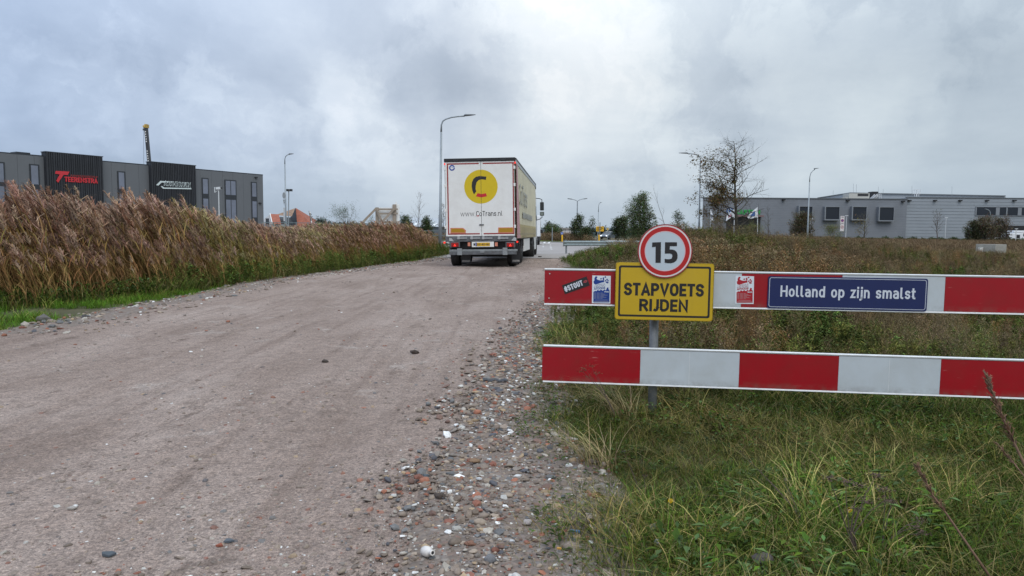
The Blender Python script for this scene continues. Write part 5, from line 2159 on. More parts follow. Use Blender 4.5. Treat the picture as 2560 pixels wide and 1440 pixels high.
M_ysg = mat('route_yellow', (.72, .40, .01), .5)
root, P_ = pole_thing('route_board', 100, 1499.5, 604, 'yellow route board with dark lettering lines on two poles', 'sign')
a, b, z0, z1 = P_.box(1490.5, 566, 1509.5, 578.5)
s = MB()
s.box(a, b, -.04, 0, z0, z1)
bd = s.build('panel', M_ysg, root)
s = MB()
for k, (u0, u1) in enumerate(((.12, .8), (.12, .88), (.12, .7), (.12, .45))):
    zz_ = z1 - (z1 - z0) * (.2 + .2 * k)
    s.box(a + (b - a) * u0, a + (b - a) * u1, -.05, -.04, zz_ - .03, zz_ + .03)
s.build('lettering_lines', M_ink, bd)
for x, yt in ((1494.5, 566), (1499.8, 556)):
    u = P_.uv(x, yt)
    s = MB()
    s.tube([(u[0], .06 if x < 1495 else -.12, 0), (u[0], .06 if x < 1495 else -.12, u[1])], .06, 8)
    s.build('pole', M_pole, root)
root, P_ = pole_thing('priority_sign', 95, 1518.5, 600, 'small yellow diamond priority sign on a thin pole before the car', 'sign')
u = P_.uv(1519, 572.5)
s = MB()
s.slab([(u[0] - .28, u[1]), (u[0], u[1] - .28), (u[0] + .28, u[1]), (u[0], u[1] + .28)], -.02, 0)
bd = s.build('white_diamond', mat('worn_white', (.42, .42, .36), .5), root)
s = MB()
s.slab([(u[0] - .17, u[1]), (u[0], u[1] - .17), (u[0] + .17, u[1]), (u[0], u[1] + .17)], -.03, -.02)
s.build('yellow_diamond', mat('worn_amber', (.45, .28, .02), .5), bd)
s = MB()
s.tube([(u[0], .03, 0), (u[0], .03, u[1] + .1)], .035, 8)
s.build('pole', M_pole, root)
for x, lab in ((1405.5, 'yellow traffic bollard with a blue disc at the far kerb'), (1497.5, 'plain yellow bollard below the yellow route board')):
    root, P_ = pole_thing('traffic_bollard', 97, x, 600, lab, 'bollard')
    a, b, z0, z1 = P_.box(x - 1.9, 587, x + 1.9, 599)
    s = MB()
    s.box(a, b, -.1, .1, 0, z1)
    s.build('yellow_body', M_ysg, root, bevel=.03)
    if x < 1450:
        u = P_.uv(x - .6, 583.5)
        s = MB()
        s.slab(circle(u[0], u[1], .17, 20), -.06, -.02)
        dd_ = s.build('blue_disc', mat('disc_sky_blue', (.05, .14, .45), .4), root)
        s = MB()
        s.slab([(u[0] - .1, u[1]), (u[0], u[1] - .1), (u[0] + .02, u[1] - .02), (u[0] + .1, u[1] + .05), (u[0], u[1] + .03)], -.075, -.06)
        s.build('white_arrow', M_swr, dd_)
        s = MB()
        s.box(u[0] - .04, u[0] + .04, -.02, .02, z1, u[1])
        s.build('neck', M_pole, root)
root, P_ = pole_thing('post', 99, 1380.5, 600, 'thin grey post standing alone by the far kerb', 'post')
u = P_.uv(1380.5, 568)
s = MB()
s.tube([(0, 0, 0), (0, 0, u[1])], .06, 8)
s.build('pole', M_pole, root)


def car(name, M, label, body_col, scale=1.0, lights=True):
    root = empty(name, M, label, 'car')
    m_ = mat(name + '_paint_%.2f' % body_col[0], body_col, .25, .3, coat=.5)
    # side outline in (y, z); y forward is -y (front towards the viewer)
    low = [(-2.15, .35), (-2.2, .6), (-2.05, .82), (-1.25, .96), (1.6, 1.0), (2.1, .95), (2.18, .55), (2.1, .35)]
    s = MB()
    secs = [(-.88, .9), (-.80, 1.0), (.80, 1.0), (.88, .9)]
    rows = []
    for x, f in secs:
        rows.append([s.V((x, y * (1 if abs(x) < .85 else .98), .3 + (z - .3) * f)) for y, z in low])
    for a, b in zip(rows, rows[1:]):
        for k in range(len(low)):
            s.F([a[k], b[k], b[(k + 1) % len(low)], a[(k + 1) % len(low)]])
    s.F(rows[0][::-1])
    s.F(rows[-1])
    body = s.build('body', m_, root, bevel=.04)
    top = [(-1.25, .96), (-.45, 1.42), (.2, 1.49), (1.1, 1.42), (1.75, 1.0)]
    s = MB()
    A = [s.V((-.78 + (z - .96) * .28, y, z)) for y, z in top]
    B = [s.V((.78 - (z - .96) * .28, y, z)) for y, z in top]
    s.F(A)
    s.F(B[::-1])
    for k in range(len(top) - 1):
        s.F([A[k], A[k + 1], B[k + 1], B[k]])
    s.build('windows', M_glass, root)
    s = MB()
    rt = [(-.50, 1.44), (.2, 1.515), (1.12, 1.44)]
    A = [s.V((-.66, y, z)) for y, z in rt]
    B = [s.V((.66, y, z)) for y, z in rt]
    for k in range(2):
        s.F([A[k], B[k], B[k + 1], A[k + 1]])
    for sx_ in (-1, 1):
        s.bar((sx_ * .79, -1.27, .95), (sx_ * .66, -.48, 1.45), .07, .05)
        s.bar((sx_ * .79, 1.77, 1.0), (sx_ * .66, 1.12, 1.44), .09, .05)
        s.bar((sx_ * .80, .3, .98), (sx_ * .66, .3, 1.47), .07, .04)
    s.build('roof', m_, root)
    for y in (-1.38, 1.35):
        for sx_ in (-1, 1):
            s = MB()
            s.tube([(sx_ * .72, y, .33), (sx_ * .90, y, .33)], .33, 18)
            w_ = s.build('wheel', M_black, root)
            s = MB()
            s.tube([(sx_ * .89, y, .33), (sx_ * .91, y, .33)], .2, 12)
            s.build('rim', M_steel, w_)
    for sx_ in (-1, 1):
        s = MB()
        s.box(sx_ * .62 - .17, sx_ * .62 + .17, -2.20, -2.02, .62, .76)
        s.build('headlight', mat('headlight_lit', (.8, .8, .8), .2, emit=(.9, .95, 1.0), estr=1.6) if lights else mat('lamp_glass', (.5, .5, .5), .15), root)
        s = MB()
        s.box(sx_ * .92 - .09, sx_ * .92 + .09, -.85, -.75, .98, 1.10)
        s.build('wing_mirror', m_, root)
    s = MB()
    s.box(-.55, .55, -2.215, -2.17, .40, .58)
    s.build('grille', M_tblack, root)
    return root


p = at(1522, 598, 152)
car('car', Matrix.Translation((p.x, 152, 0.03)) @ Matrix.Rotation(math.radians(-34), 4, 'Z') @ Matrix.Scale(1.12, 4), 'grey car with lit headlights coming towards the junction', (.14, .17, .20))
p = at(693, 575, 75)
car('car', Matrix.Translation((p.x, 75, 0.0)) @ Matrix.Rotation(math.radians(100), 4, 'Z') @ Matrix.Scale(1.15, 4), 'white car parked behind the mesh fence left of the lamp, mostly hidden by reeds', (.60, .62, .64), lights=False)
p = at(722, 575, 80)
car('car', Matrix.Translation((p.x, 80, 0.0)) @ Matrix.Rotation(math.radians(60), 4, 'Z') @ Matrix.Scale(1.12, 4), 'silver car parked right behind the lamp pole, only its roof showing', (.40, .42, .45), lights=False)
# white lorry cab at the far right
p = at(2545, 598, 128)
root = empty('parked_lorry', Matrix.Translation((p.x + .6, 128, 0)), 'white lorry parked before the dark loading bay at the right edge', 'lorry')
s = MB()
s.box(-2.2, 2.4, 0, 2.2, .6, 1.9)
s.box(-1.4, 2.4, .05, 2.15, 1.9, 2.35)
s.build('cab', mat('cab_white', (.68, .70, .72), .3), root, bevel=.12)
s = MB()
s.box(-.9, -.3, -.03, .02, 1.0, 1.6)
s.build('grille', M_tblack, root)
s = MB()
s.box(.3, 1.9, -.03, .02, 1.35, 1.85)
s.build('window', M_glass, root)
for x in (-1.4, 1.7):
    s = MB()
    s.tube([(x, -.05, .5), (x, .3, .5)], .5, 18)
    s.build('wheel', M_black, root)
s = MB()
s.box(-4.2, -2.4, 1, 3.2, .4, 1.15)
s.build('trailer_bed', mat('dirty_white', (.50, .49, .46), .6), root)

# ------------------------------------------------------------------ farm houses with red roofs
M_tile = mat('red_roof_tiles', (.27, .085, .050), .8, var=.25, vscale=1.5, bump=.6, bscale=6)
M_barn = mat('dark_barn_boards', (.045, .05, .055), .8, var=.2)
D = 200
fh = empty('farmhouse', Matrix.Translation((at(735, 560, D).x, D, 0)), 'farmhouse with a tall pyramid roof of red tiles and dark boarding', 'house')
O = Vector((at(735, 560, D).x, D, 0))
Z = lambda x, y, d=0: at(x, y, D + d) - O
apex = Z(725.5, 518)
apex.y += 5
rgt = Z(774, 557)
lft = Z(691, 541)
s = MB()
fl_ = Vector((Z(691, 565).x, 0, 0))
zl_, zr_ = Z(692, 541).z, Z(774, 557).z
# walls
wx0, wx1 = Z(694, 565).x, Z(766, 565).x
s = MB()
s.box(wx0, wx1, .2, 14, 0, 2.2)
s.build('wall', mat('brick_wall', (.20, .11, .08), .9, var=.2), fh)
# roof: front dark gable area and red flank
e0, e1 = Vector((wx0 - .8, -.2, zl_)), Vector((wx1 + .9, 1.5, zr_ - .2))
mid_ = Vector((Z(745, 557).x, -.2, 1.4))
s = MB()
s.F([s.V(apex), s.V(mid_), s.V(e1), s.V((e1.x, 14, e1.z))])
s.build('roof', M_tile, fh)
s = MB()
s.F([s.V(apex), s.V((e0.x, 14, e0.z)), s.V(e0), s.V((e0.x + .1, -.2, 1.4)), s.V(mid_)])
s.build('gable_boards', M_barn, fh)
s = MB()
q0, q1 = Z(703, 533), Z(748, 541)
s.F([s.V((apex.x, apex.y - .35, apex.z - .1)), s.V((e0.x + .3, -.35, e0.z + .35)), s.V((Z(731, 541).x, -.55, Z(731, 541).z))])
s.build('thatch_patch', mat('old_tiles', (.23, .15, .10), .9, var=.3, vscale=1.0), fh)
D = 170
hs = empty('farmhouse', Matrix.Translation((at(680, 560, D).x, D, 0)), 'small house with an orange-red tiled roof and white bargeboard beside the dark office', 'house')
O = Vector((at(680, 560, D).x, D, 0))
r0, r1_, r2, r3 = Z(661, 533.5), Z(683, 534.5), Z(703, 557), Z(681, 556)
s = MB()
s.F([s.V(Vector((r0.x, 4, r0.z))), s.V(Vector((r1_.x, 4, r1_.z))), s.V(Vector((r2.x, 0, r2.z - .3))), s.V(Vector((r3.x, 0, r3.z - .3)))])
s.build('roof', M_tile, hs)
s = MB()
s.bar((r0.x, 3.9, r0.z), (r3.x, -.1, r3.z - .3), .15, .35)
s.build('bargeboard', M_tw, hs)
s = MB()
s.F([s.V((r0.x, 4.05, r0.z - .1)), s.V((r3.x, .1, r3.z - .4)), s.V((r3.x, .1, 0)), s.V((r0.x - 2.5, 4, 0)), s.V((r0.x - 2.5, 4, r0.z - 2))])
s.box(r3.x, r2.x - .2, .3, 6, 0, r3.z - .4)
s.build('wall', mat('pale_wall', (.33, .33, .33), .8, var=.1), hs)
s = MB()
u = Z(664.5, 552)
s.box(u.x - .4, u.x + .4, 1.0, 1.2, u.z - .9, u.z + .6)
s.build('window', M_glass, hs)

# banner flag
D = 90
root = empty('banner', Matrix.Translation((at(778, 575, D).x, D, 0)), 'leaning white beach banner with dark ring letters right of the farmhouse', 'banner')
O = Vector((at(778, 575, D).x, D, 0))
Z = lambda x, y: at(x, y, D) - O
s = MB()
s.tube([Z(779, 575), Z(775.5, 545), Z(772.3, 527)], .03, 6)
s.build('pole', M_tblack, root)
s = MB()
P = [Z(772.6, 527.5), Z(775.5, 528.5), Z(778, 537), Z(780.5, 558), Z(778.5, 561)]
s.slab([(p.x, p.z) for p in P], -.01, .01)
cl_ = s.build('cloth', M_tw, root)
for y in (536, 543, 549):
    u = Z(776.3 + (y - 536) * .14, y)
    s = MB()
    s.band(circle(u.x, u.z, .13, 16), circle(u.x, u.z, .06, 16), -.025, -.01)
    s.build('ring_letter', M_ink, cl_)

# back of a big timber sign
D = 55
TF = at(962, 575, D)
tf = empty('timber_frame', Matrix.Translation((TF.x, D, 0)), 'back of a large white signboard braced with wooden posts above the reeds', 'signboard')
O = Vector((TF.x, D, 0))
M_wood = mat('weathered_wood', (.27, .225, .18), .85, var=.2, vscale=3)
M_brd = mat('white_board_back', (.74, .75, .74), .6, var=.03)
g = lambda x, y: (640 + x / 4.646, 370 + y / 4.646)
Z = lambda x, y, o=0: at(*g(x, y), D) - O + Vector((0, o, 0))
s = MB()
s.slab([(Z(*p).x, Z(*p).z) for p in ((1385, 690), (1570, 690), (1572, 668), (1612, 650), (1620, 622), (1630, 622), (1640, 650), (1665, 655), (1665, 900), (1385, 900))], .10, .14)
s.build('board', M_brd, tf)
for p, q, w in (((1406, 690), (1406, 1010), .22), ((1608, 655), (1608, 1010), .26)):
    a, b = Z(*p), Z(*q)
    s = MB()
    s.box(a.x - w / 2, a.x + w / 2, -.10, .10, 0, a.z)
    s.build('post', M_wood, tf)
for p, q in (((1400, 712), (1650, 712)), ((1400, 762), (1650, 762)), ((1385, 860), (1665, 860))):
    s = MB()
    s.bar(Z(*p, -.13), Z(*q, -.13), .05, .13)
    s.build('rail', M_wood, tf)
for p, q in (((1400, 705), (1215, 905)), ((1400, 705), (1490, 885)), ((1612, 705), (1470, 870)), ((1640, 860), (1668, 910))):
    s = MB()
    s.bar(Z(*p, -.2), Z(*q, -.5), .06, .17)
    s.build('brace', M_wood, tf)
# pale wall panel behind the reeds
D = 70
a, b = at(813, 577, D), at(858, 560, D)
o = MB().box(-(b.x - a.x) / 2, (b.x - a.x) / 2, 0, .25, 0, b.z).build('low_wall', mat('pale_concrete', (.42, .40, .36), .8, var=.1), None, ((a.x + b.x) / 2, D, 0))
tag(o, 'low pale concrete wall just above the reeds right of the banner', 'wall')
# far grey shed
D = 190
SH = Plane((at(1035, 570, D).x, D, 0), (1, 0, 0))
sd = empty('shed', SH.M, 'far grey shed with a sloping metal roof and white skylights behind the lamp post', 'shed')
a, b, z0, z1 = SH.box(1010, 566, 1112, 585)
s = MB()
s.box(a, b, 0, 14, 0, z1)
s.build('wall', mat('shed_wall', (.09, .11, .14), .7), sd)
c_, d_, z2, z3 = SH.box(1015, 547.5, 1112, 566)
s = MB()
s.quad((a - .5, -.4, z1 - .1), (b + .5, -.4, z1 - .1), (b + .5, 9, z3 + .4), (a - .5, 9, z3 + .4))
rf = s.build('roof', mat('shed_roof', (.34, .37, .40), .5, .2), sd)
for x in (1036, 1060, 1085):
    u = SH.uv(x, 560)[0]
    s = MB()
    s.quad((u - .8, -.1, z1 + .15), (u + .1, -.1, z1 + .15), (u + 1.3, 6.5, z1 + .15 + (z3 - z1) * .72), (u + .4, 6.5, z1 + .15 + (z3 - z1) * .72))
    s.build('skylight', mat('skylight', (.65, .68, .70), .4), rf)
# far pale buildings in the middle
D = 320
SH = Plane((at(1400, 590, D).x, D, 0), (1, 0, 0))
fb = empty('far_building', SH.M, 'long low pale building far behind the junction', 'building')
a, b, z0, z1 = SH.box(1384, 574, 1440, 594)
s = MB()
s.box(a, b, 0, 20, 0, z1)
s.build('wall', mat('far_pale', (.42, .46, .48), .7), fb)
s = MB()
s.box(a - 1, b + 1, -.5, 21, z1, z1 + .8)
s.build('roof', mat('far_roof', (.25, .23, .22), .7), fb)
for x in (1402, 1408, 1418, 1427):
    u = SH.uv(x, 579)
    s = MB()
    s.box(u[0] - .7, u[0] + .7, -.1, 0, u[1] - .9, u[1] + .9)
    s.build('window', M_swr, fb)
D = 300
SH = Plane((at(1358, 590, D).x, D, 0), (1, 0, 0))
fb = empty('far_building', SH.M, 'blue-grey block far away just right of the lorry mirror', 'building')
a, b, z0, z1 = SH.box(1348, 573, 1370, 594)
s = MB()
s.box(a, b, 0, 20, 0, z1)
s.build('wall', mat('far_blue', (.16, .20, .26), .7, var=.1), fb)
for k in range(4):
    s = MB()
    s.box(a + (b - a) * (.08 + .23 * k), a + (b - a) * (.2 + .23 * k), -.1, 0, z1 * .4, z1 * .8)
    s.build('window', M_glass, fb)
D = 260
SH = Plane((at(1460, 590, D).x, D, 0), (1, 0, 0))
fb = empty('far_building', SH.M, 'low dark green shed with a shallow gable behind the young trees', 'building')
P = [SH.uv(x, y) for x, y in ((1446, 583), (1465, 577), (1488, 584), (1488, 596), (1446, 596))]
s = MB()
s.slab([(x, max(z, 0)) for x, z in P], 0, 20)
s.build('wall', mat('far_green', (.05, .09, .09), .7), fb)
s = MB()
s.ribbon2([P[0], P[1], P[2]], .4, -.2, 20.2)
s.build('roof', mat('far_teal', (.10, .16, .18), .6), fb)

# mesh fence behind the reeds
D = 58
fa, fc = at(655, 560, 60), at(985, 566, 56)
fn = empty('mesh_fence', Matrix.Translation((fa.x, fa.y, 0)), 'low grey mesh fence with two rails behind the reeds', 'fence')
dx = fc.x - fa.x
M_fence = mat('fence_green_grey', (.16, .20, .20), .5, .2)
for h in (1.98, 1.62, .3):
    s = MB()
    s.bar((0, 0, h), (dx, fc.y - fa.y, h - .1), .04, .05)
    s.build('rail', M_fence, fn)
for k in range(12):
    t = k / 11
    s = MB()
    s.box(dx * t - .03, dx * t + .03, (fc.y - fa.y) * t - .03, (fc.y - fa.y) * t + .03, 0, 2.0)
    s.build('post', M_fence, fn)
fn2a, fn2b = at(1070, 580, 46), at(1112, 582, 44)
fn = empty('mesh_fence', Matrix.Translation((fn2a.x, fn2a.y, 0)), 'short grey rail fence at the foot of the tall lamp beside the lorry', 'fence')
for h in (1.35, 1.05, .5):
    s = MB()
    s.bar((-1, 0, h), (3.5, -1, h), .04, .05)
    s.build('rail', M_fence, fn)
for k in range(5):
    s = MB()
    s.box(-1 + k * 1.1 - .03, -1 + k * 1.1 + .03, -k * .22 - .03, -k * .22 + .03, 0, 1.4)
    s.build('post', M_fence, fn)

# ------------------------------------------------------------------ vegetation: small pieces first
M_veg = mat('plant_leaf', (1, 1, 1), .75, attr=True, tint=True, spec=.08)
M_vegd = mat('plant_tree_leaf', (1, 1, 1), .6, attr=True, translucent=.18, spec=.3)
M_bark = mat('bark', (.085, .070, .055), .9, var=.3, vscale=8)
R = random.Random(5)


def jit(c, a=.2):
    k = 1 + R.uniform(-a, a)
    return tuple(max(.004, x * k * (1 + R.uniform(-.08, .08))) for x in c)


GREEN, GREEN2, OLIVE, STRAW, BROWN, RUST = (.090, .140, .022), (.058, .098, .022), (.14, .14, .034), (.34, .265, .13), (.155, .105, .068), (.20, .105, .055)


def grass_proto(n, h, w, pal, rad=.09, bend=(.15, .9), seg=3):
    s = MB()
    for _ in range(n):
        a = R.uniform(0, 6.283)
        r = rad * math.sqrt(R.random())
        hh = h * R.uniform(.45, 1.1)
        c = jit(R.choice(pal))
        s.blade((r * math.cos(a), r * math.sin(a), -.01), R.uniform(0, 6.283), hh, R.uniform(*bend), w * R.uniform(.6, 1.3), tuple(x * .8 for x in c), seg,
                R.uniform(-.8, .8), tip=tuple(x * 1.25 for x in c), lean=R.uniform(0, .35))
    return s.mesh('grass_tuft', M_veg)


def leafy_proto(n, h, L, w, pal, spread=.12, stemcol=GREEN2):
    """low broad-leaved herb"""
    s = MB()
    for _ in range(n):
        a = R.uniform(0, 6.283)
        p = Vector((spread * R.uniform(0, 1) * math.cos(a), spread * R.uniform(0, 1) * math.sin(a), h * R.uniform(.1, 1)))
        d = Vector((math.cos(a + R.uniform(-.6, .6)), math.sin(a + R.uniform(-.6, .6)), R.uniform(-.1, .7)))
        s.blade((0, 0, 0), a, p.z, .3, .004, stemcol, 2)
        s.leaf(p, d, (0, 0, 1), L * R.uniform(.6, 1.2), w * R.uniform(.7, 1.2), jit(R.choice(pal)))
    return s.mesh('leafy_herb', M_veg)


def feather_proto(nl, L, pal):
    """silverweed-like rosette of feathered leaves"""
    s = MB()
    for _ in range(nl):
        a = R.uniform(0, 6.283)
        el = R.uniform(.25, .9)
        col = jit(R.choice(pal))
        dirh = Vector((math.cos(a), math.sin(a), 0))
        side = Vector((-math.sin(a), math.cos(a), 0))
        LL = L * R.uniform(.6, 1.1)
        for k in range(2, 9):
            t = k / 8
            p = dirh * LL * t * math.cos(el * (1 - .3 * t)) + Vector((0, 0, LL * (t * math.sin(el) - .35 * t * t)))
            ll = LL * .22 * math.sin(math.pi * min(t * .9, .95))
            for sg in (-1, 1):
                s.leaf(p, side * sg + dirh * .45 + Vector((0, 0, .15)), (0, 0, 1), ll, ll * .42, col)
    return s.mesh('feathered_rosette', M_veg)


def herb_proto(h, pal, leafpal, nb=10, leaf=.05, lw=.016, lean=-.12, heads=None, nl=60, thick=.004):
    """upright weed: a stem with side shoots, narrow leaves and, for some, seed heads"""
    s = MB()

    def stem(p, d, L, r, lvl):
        pts = [p]
        q = p
        dd = d.copy()
        for k in range(4):
            dd = (dd + Vector((R.uniform(-.12, .12) + lean * .12, R.uniform(-.12, .12), .06))).normalized()
            q = q + dd * L / 4
            pts.append(q)
        s.col = jit(R.choice(pal))
        s.tube(pts, [r, r * .85, r * .7, r * .5, r * .3], 3, cap=False)
        s.col = (1, 1, 1)
        return pts, dd
    for m_ in range(R.choice((1, 2, 3))):
        base = Vector((R.uniform(-.08, .08), R.uniform(-.08, .08), -.02))
        pts, dd = stem(base, Vector((lean + R.uniform(-.2, .2), R.uniform(-.2, .2), 1)).normalized(), h * R.uniform(.75, 1.05), thick, 0)
        tips = [pts[-1]]
        allp = list(pts[1:])
        for b in range(nb):
            t = R.uniform(.3, .98)
            k = min(int(t * 4), 3)
            p = pts[k].lerp(pts[k + 1], t * 4 - k)
            a = R.uniform(0, 6.283)
            q, _ = stem(p, Vector((math.cos(a) * .7 + lean, math.sin(a) * .7, .9)).normalized(), h * R.uniform(.12, .34) * (1.25 - t * .6), thick * .5, 1)
            tips.append(q[-1])
            allp += q
        for _ in range(nl):
            p = R.choice(allp)
            a = R.uniform(0, 6.283)
            s.leaf(p, (math.cos(a), math.sin(a), R.uniform(-.4, .8)), (0, 0, 1), leaf * R.uniform(.5, 1.3), lw * R.uniform(.6, 1.3), jit(R.choice(leafpal), .3))
        if heads:
            for p in tips:
                for _ in range(heads[0]):
                    o = Vector((R.gauss(0, heads[1]), R.gauss(0, heads[1]), R.gauss(0, heads[1] * .5)))
                    s.leaf(p + o, (R.uniform(-1, 1), R.uniform(-1, 1), R.uniform(-.3, 1)), (0, 0, 1), heads[2] * R.uniform(.6, 1.3), heads[2] * .7, jit(heads[3], .35))
    return s.mesh('tall_herb', M_veg)


def reed_proto(n, lod=0):
    """a few reed stems with long leaves and drooping feathery plumes, bent by the wind towards -x"""
    s = MB()
    for _ in range(n):
        bx, by = R.uniform(-.17, .17), R.uniform(-.17, .17)
        h = R.uniform(.70, 1.08)
        sc = jit((.30, .205, .10), .25)
        ln = R.uniform(.16, .34)
        pts = []
        for k in range(6):
            t = k / 5
            pts.append(Vector((bx - h * ln * t * t - .04 * t, by + R.uniform(-.01, .01), h * t * (1 - .06 * t))))
        s.col = sc
        for a, b, w0, w1 in zip(pts, pts[1:], (.0045, .004, .0036, .003, .0025), (.004, .0036, .003, .0025, .0015)):
            s.quad((a.x - w0, a.y, a.z), (a.x + w0, a.y, a.z), (b.x + w1, b.y, b.z), (b.x - w1, b.y, b.z))
        for _l in range(7 if lod == 0 else 4):
            t = R.uniform(.12, .80)
            k = min(int(t * 5), 4)
            p = pts[k].lerp(pts[k + 1], t * 5 - k)
            c = jit(R.choice([(.27, .17, .085), (.21, .12, .06), (.19, .165, .06), (.32, .215, .10)]), .25)
            az = math.pi + R.gauss(0, .8)
            s.blade(p, az, R.uniform(.16, .34), R.uniform(.5, 1.3), .013, c, 3, R.uniform(-.5, .5), lean=R.uniform(.2, .6))
        # plume
        if R.random() < .9:
            pc = R.choice([(.27, .185, .152), (.36, .27, .235), (.20, .125, .10), (.32, .235, .20)])
            tip = pts[-1]
            ax = (pts[-1] - pts[-2]).normalized()
            PL_ = R.uniform(.13, .21)
            nf = 34 if lod == 0 else 12
            for f in range(nf):
                t = f / nf
                p = tip + ax * PL_ * (t - .45)
                az = math.pi + R.gauss(0, .75)
                ll = (.10 * (1 - t) + .03) * R.uniform(.7, 1.3)
                c = jit(pc, .3)
                s.blade(p, az, ll, R.uniform(.4, 1.5), .010 if lod == 0 else .016, c, 2, R.uniform(-1, 1), tip=tuple(x * 1.2 for x in c), lean=R.uniform(.1, .8))
    s.col = (1, 1, 1)
    return s.mesh('reed', M_veg)


def jitter_tints(n, base=(1, 1, 1), a=.18):
    t = np.ones((n, 3)) * np.array(base)
    return t * (1 + RNG.uniform(-a, a, (n, 1))) * (1 + RNG.uniform(-.07, .07, (n, 3)))


def fbm2(x, y, s, seed=0):
    return np.array([pnoise((a * s, b * s, seed)) + .5 * pnoise((a * s * 2.1, b * s * 2.1, seed + 7)) for a, b in zip(x, y)])


def sample(x0, x1, y0, y1, dens, poly=None, notpoly=None):
    n = int((x1 - x0) * (y1 - y0) * dens)
    x, y = RNG.uniform(x0, x1, n), RNG.uniform(y0, y1, n)
    m = np.ones(n, bool)
    if poly is not None:
        m &= inpoly(x, y, poly)
    # keep to what the camera could see from here or a step to the side
    m &= (np.abs(x) < y * .80 + 1.6)
    return x[m], y[m]


REX = [p[1] for p in RIGHT_EDGE]
REY = [p[0] for p in RIGHT_EDGE]


def edge_noise(y):
    return np.array([.16 * pnoise((v * 1.7, 0, 2)) + .09 * pnoise((v * 5, 0, 5)) for v in y])


def right_of_edge(x, y, off=0.0):
    off = off - .09 * np.clip(1.4 - np.abs(y - 2.4), 0, 1)
    return x - (np.interp(y, *zip(*sorted(zip([p[1] for p in RIGHT_CLEAN], [p[0] for p in RIGHT_CLEAN])))) + edge_noise(y) + off)


# right boundary between rubble and grass, as x for each y
RIGHT_CLEAN = [(0.2, -3), (0.12, 1.2)]
for p in ((1355, 1440), (1325, 1315), (1365, 1235), (1380, 1180), (1310, 1135), (1262, 1095), (1290, 1045), (1315, 1000), (1322, 940), (1335, 860), (1352, 800), (1375, 760), (1440, 715), (1530, 697), (1520, 690)):
    g = gnd(*p)
    if g.y > RIGHT_CLEAN[-1][1] + .05:
        RIGHT_CLEAN.append((g.x, g.y))
RIGHT_CLEAN += [(2.75, 22.0), (2.2, 25), (2.15, 31), (2.6, 33.5), (4.2, 35)]

# ---- near grass on the right verge
g_protos = [grass_proto(30, .17, .0045, [GREEN, GREEN2, GREEN2, OLIVE]), grass_proto(26, .22, .005, [GREEN, OLIVE, GREEN2, STRAW]), grass_proto(26, .20, .0042, [OLIVE, STRAW, GREEN2]),
            grass_proto(18, .27, .0042, [STRAW, STRAW, OLIVE, (.22, .17, .09)], bend=(.4, 1.3)), grass_proto(28, .15, .005, [GREEN, (.13, .22, .045)]),
            grass_proto(16, .30, .0055, [GREEN, GREEN2], bend=(.3, 1.1)), grass_proto(26, .20, .0055, [(.24, .20, .10), OLIVE, (.16, .12, .07)], bend=(.5, 1.4))]
l_protos = [leafy_proto(26, .09, .035, .022, [GREEN2, GREEN, (.09, .15, .06)]), leafy_proto(22, .15, .05, .02, [GREEN2, (.10, .15, .07), GREEN]),
            feather_proto(9, .16, [(.13, .18, .11), (.11, .16, .08), (.16, .21, .15)]), feather_proto(7, .20, [(.10, .15, .06), (.13, .18, .11)]),
            leafy_proto(30, .05, .022, .018, [(.10, .17, .04), GREEN2])]
x, y = sample(-.2, 7.5, 1.4, 9.5, 560)
d = right_of_edge(x, y)
keep = (d > 0) & (RNG.random(len(x)) < np.clip(d * 6 + .45, 0, 1)) & (RNG.random(len(x)) < np.clip(7 / y ** 1.3, .22, 1) * np.where(y > 5.1, .55, 1.0))
x, y, d = x[keep], y[keep], d[keep]
pn = fbm2(x, y, .9, 3)
pn2 = fbm2(x, y, .55, 9)
n = len(x)
idx = np.where(RNG.random(n) < .24, RNG.integers(7, 12, n), np.where(pn2 + RNG.normal(0, .34, n) > .17, RNG.choice([2, 3, 6, 6, 2], n), RNG.choice([0, 1, 4, 5, 0, 1, 2, 6], n)))
idx = np.where((d < .25) & (RNG.random(n) < .4), RNG.integers(7, 12, n), idx)
idx = np.where((d < .35) & (idx == 5), 4, idx)
sc = RNG.uniform(.55, 1.12, n) * np.clip(.55 + d * 1.1, .55, 1.0) * (1 + .35 * pn)
# taller and rougher behind the boards
sc *= np.where(y > 5.1, 1.1, 1.0) * np.clip(1 - np.exp(-((x - 1.0) / .6) ** 2 - ((y - 4.0) / .6) ** 2) * .3, .6, 1)
tints = jitter_tints(n, (.68, .70, .54), .48) * (1 + .40 * pn[:, None])
scatter('verge_grass', g_protos + l_protos, np.stack([x, y, vheight(x, y) - .03], 1), RNG.uniform(0, 6.28, n), sc, idx, tints, 'rough green and straw grass with low herbs on the verge before the barrier')

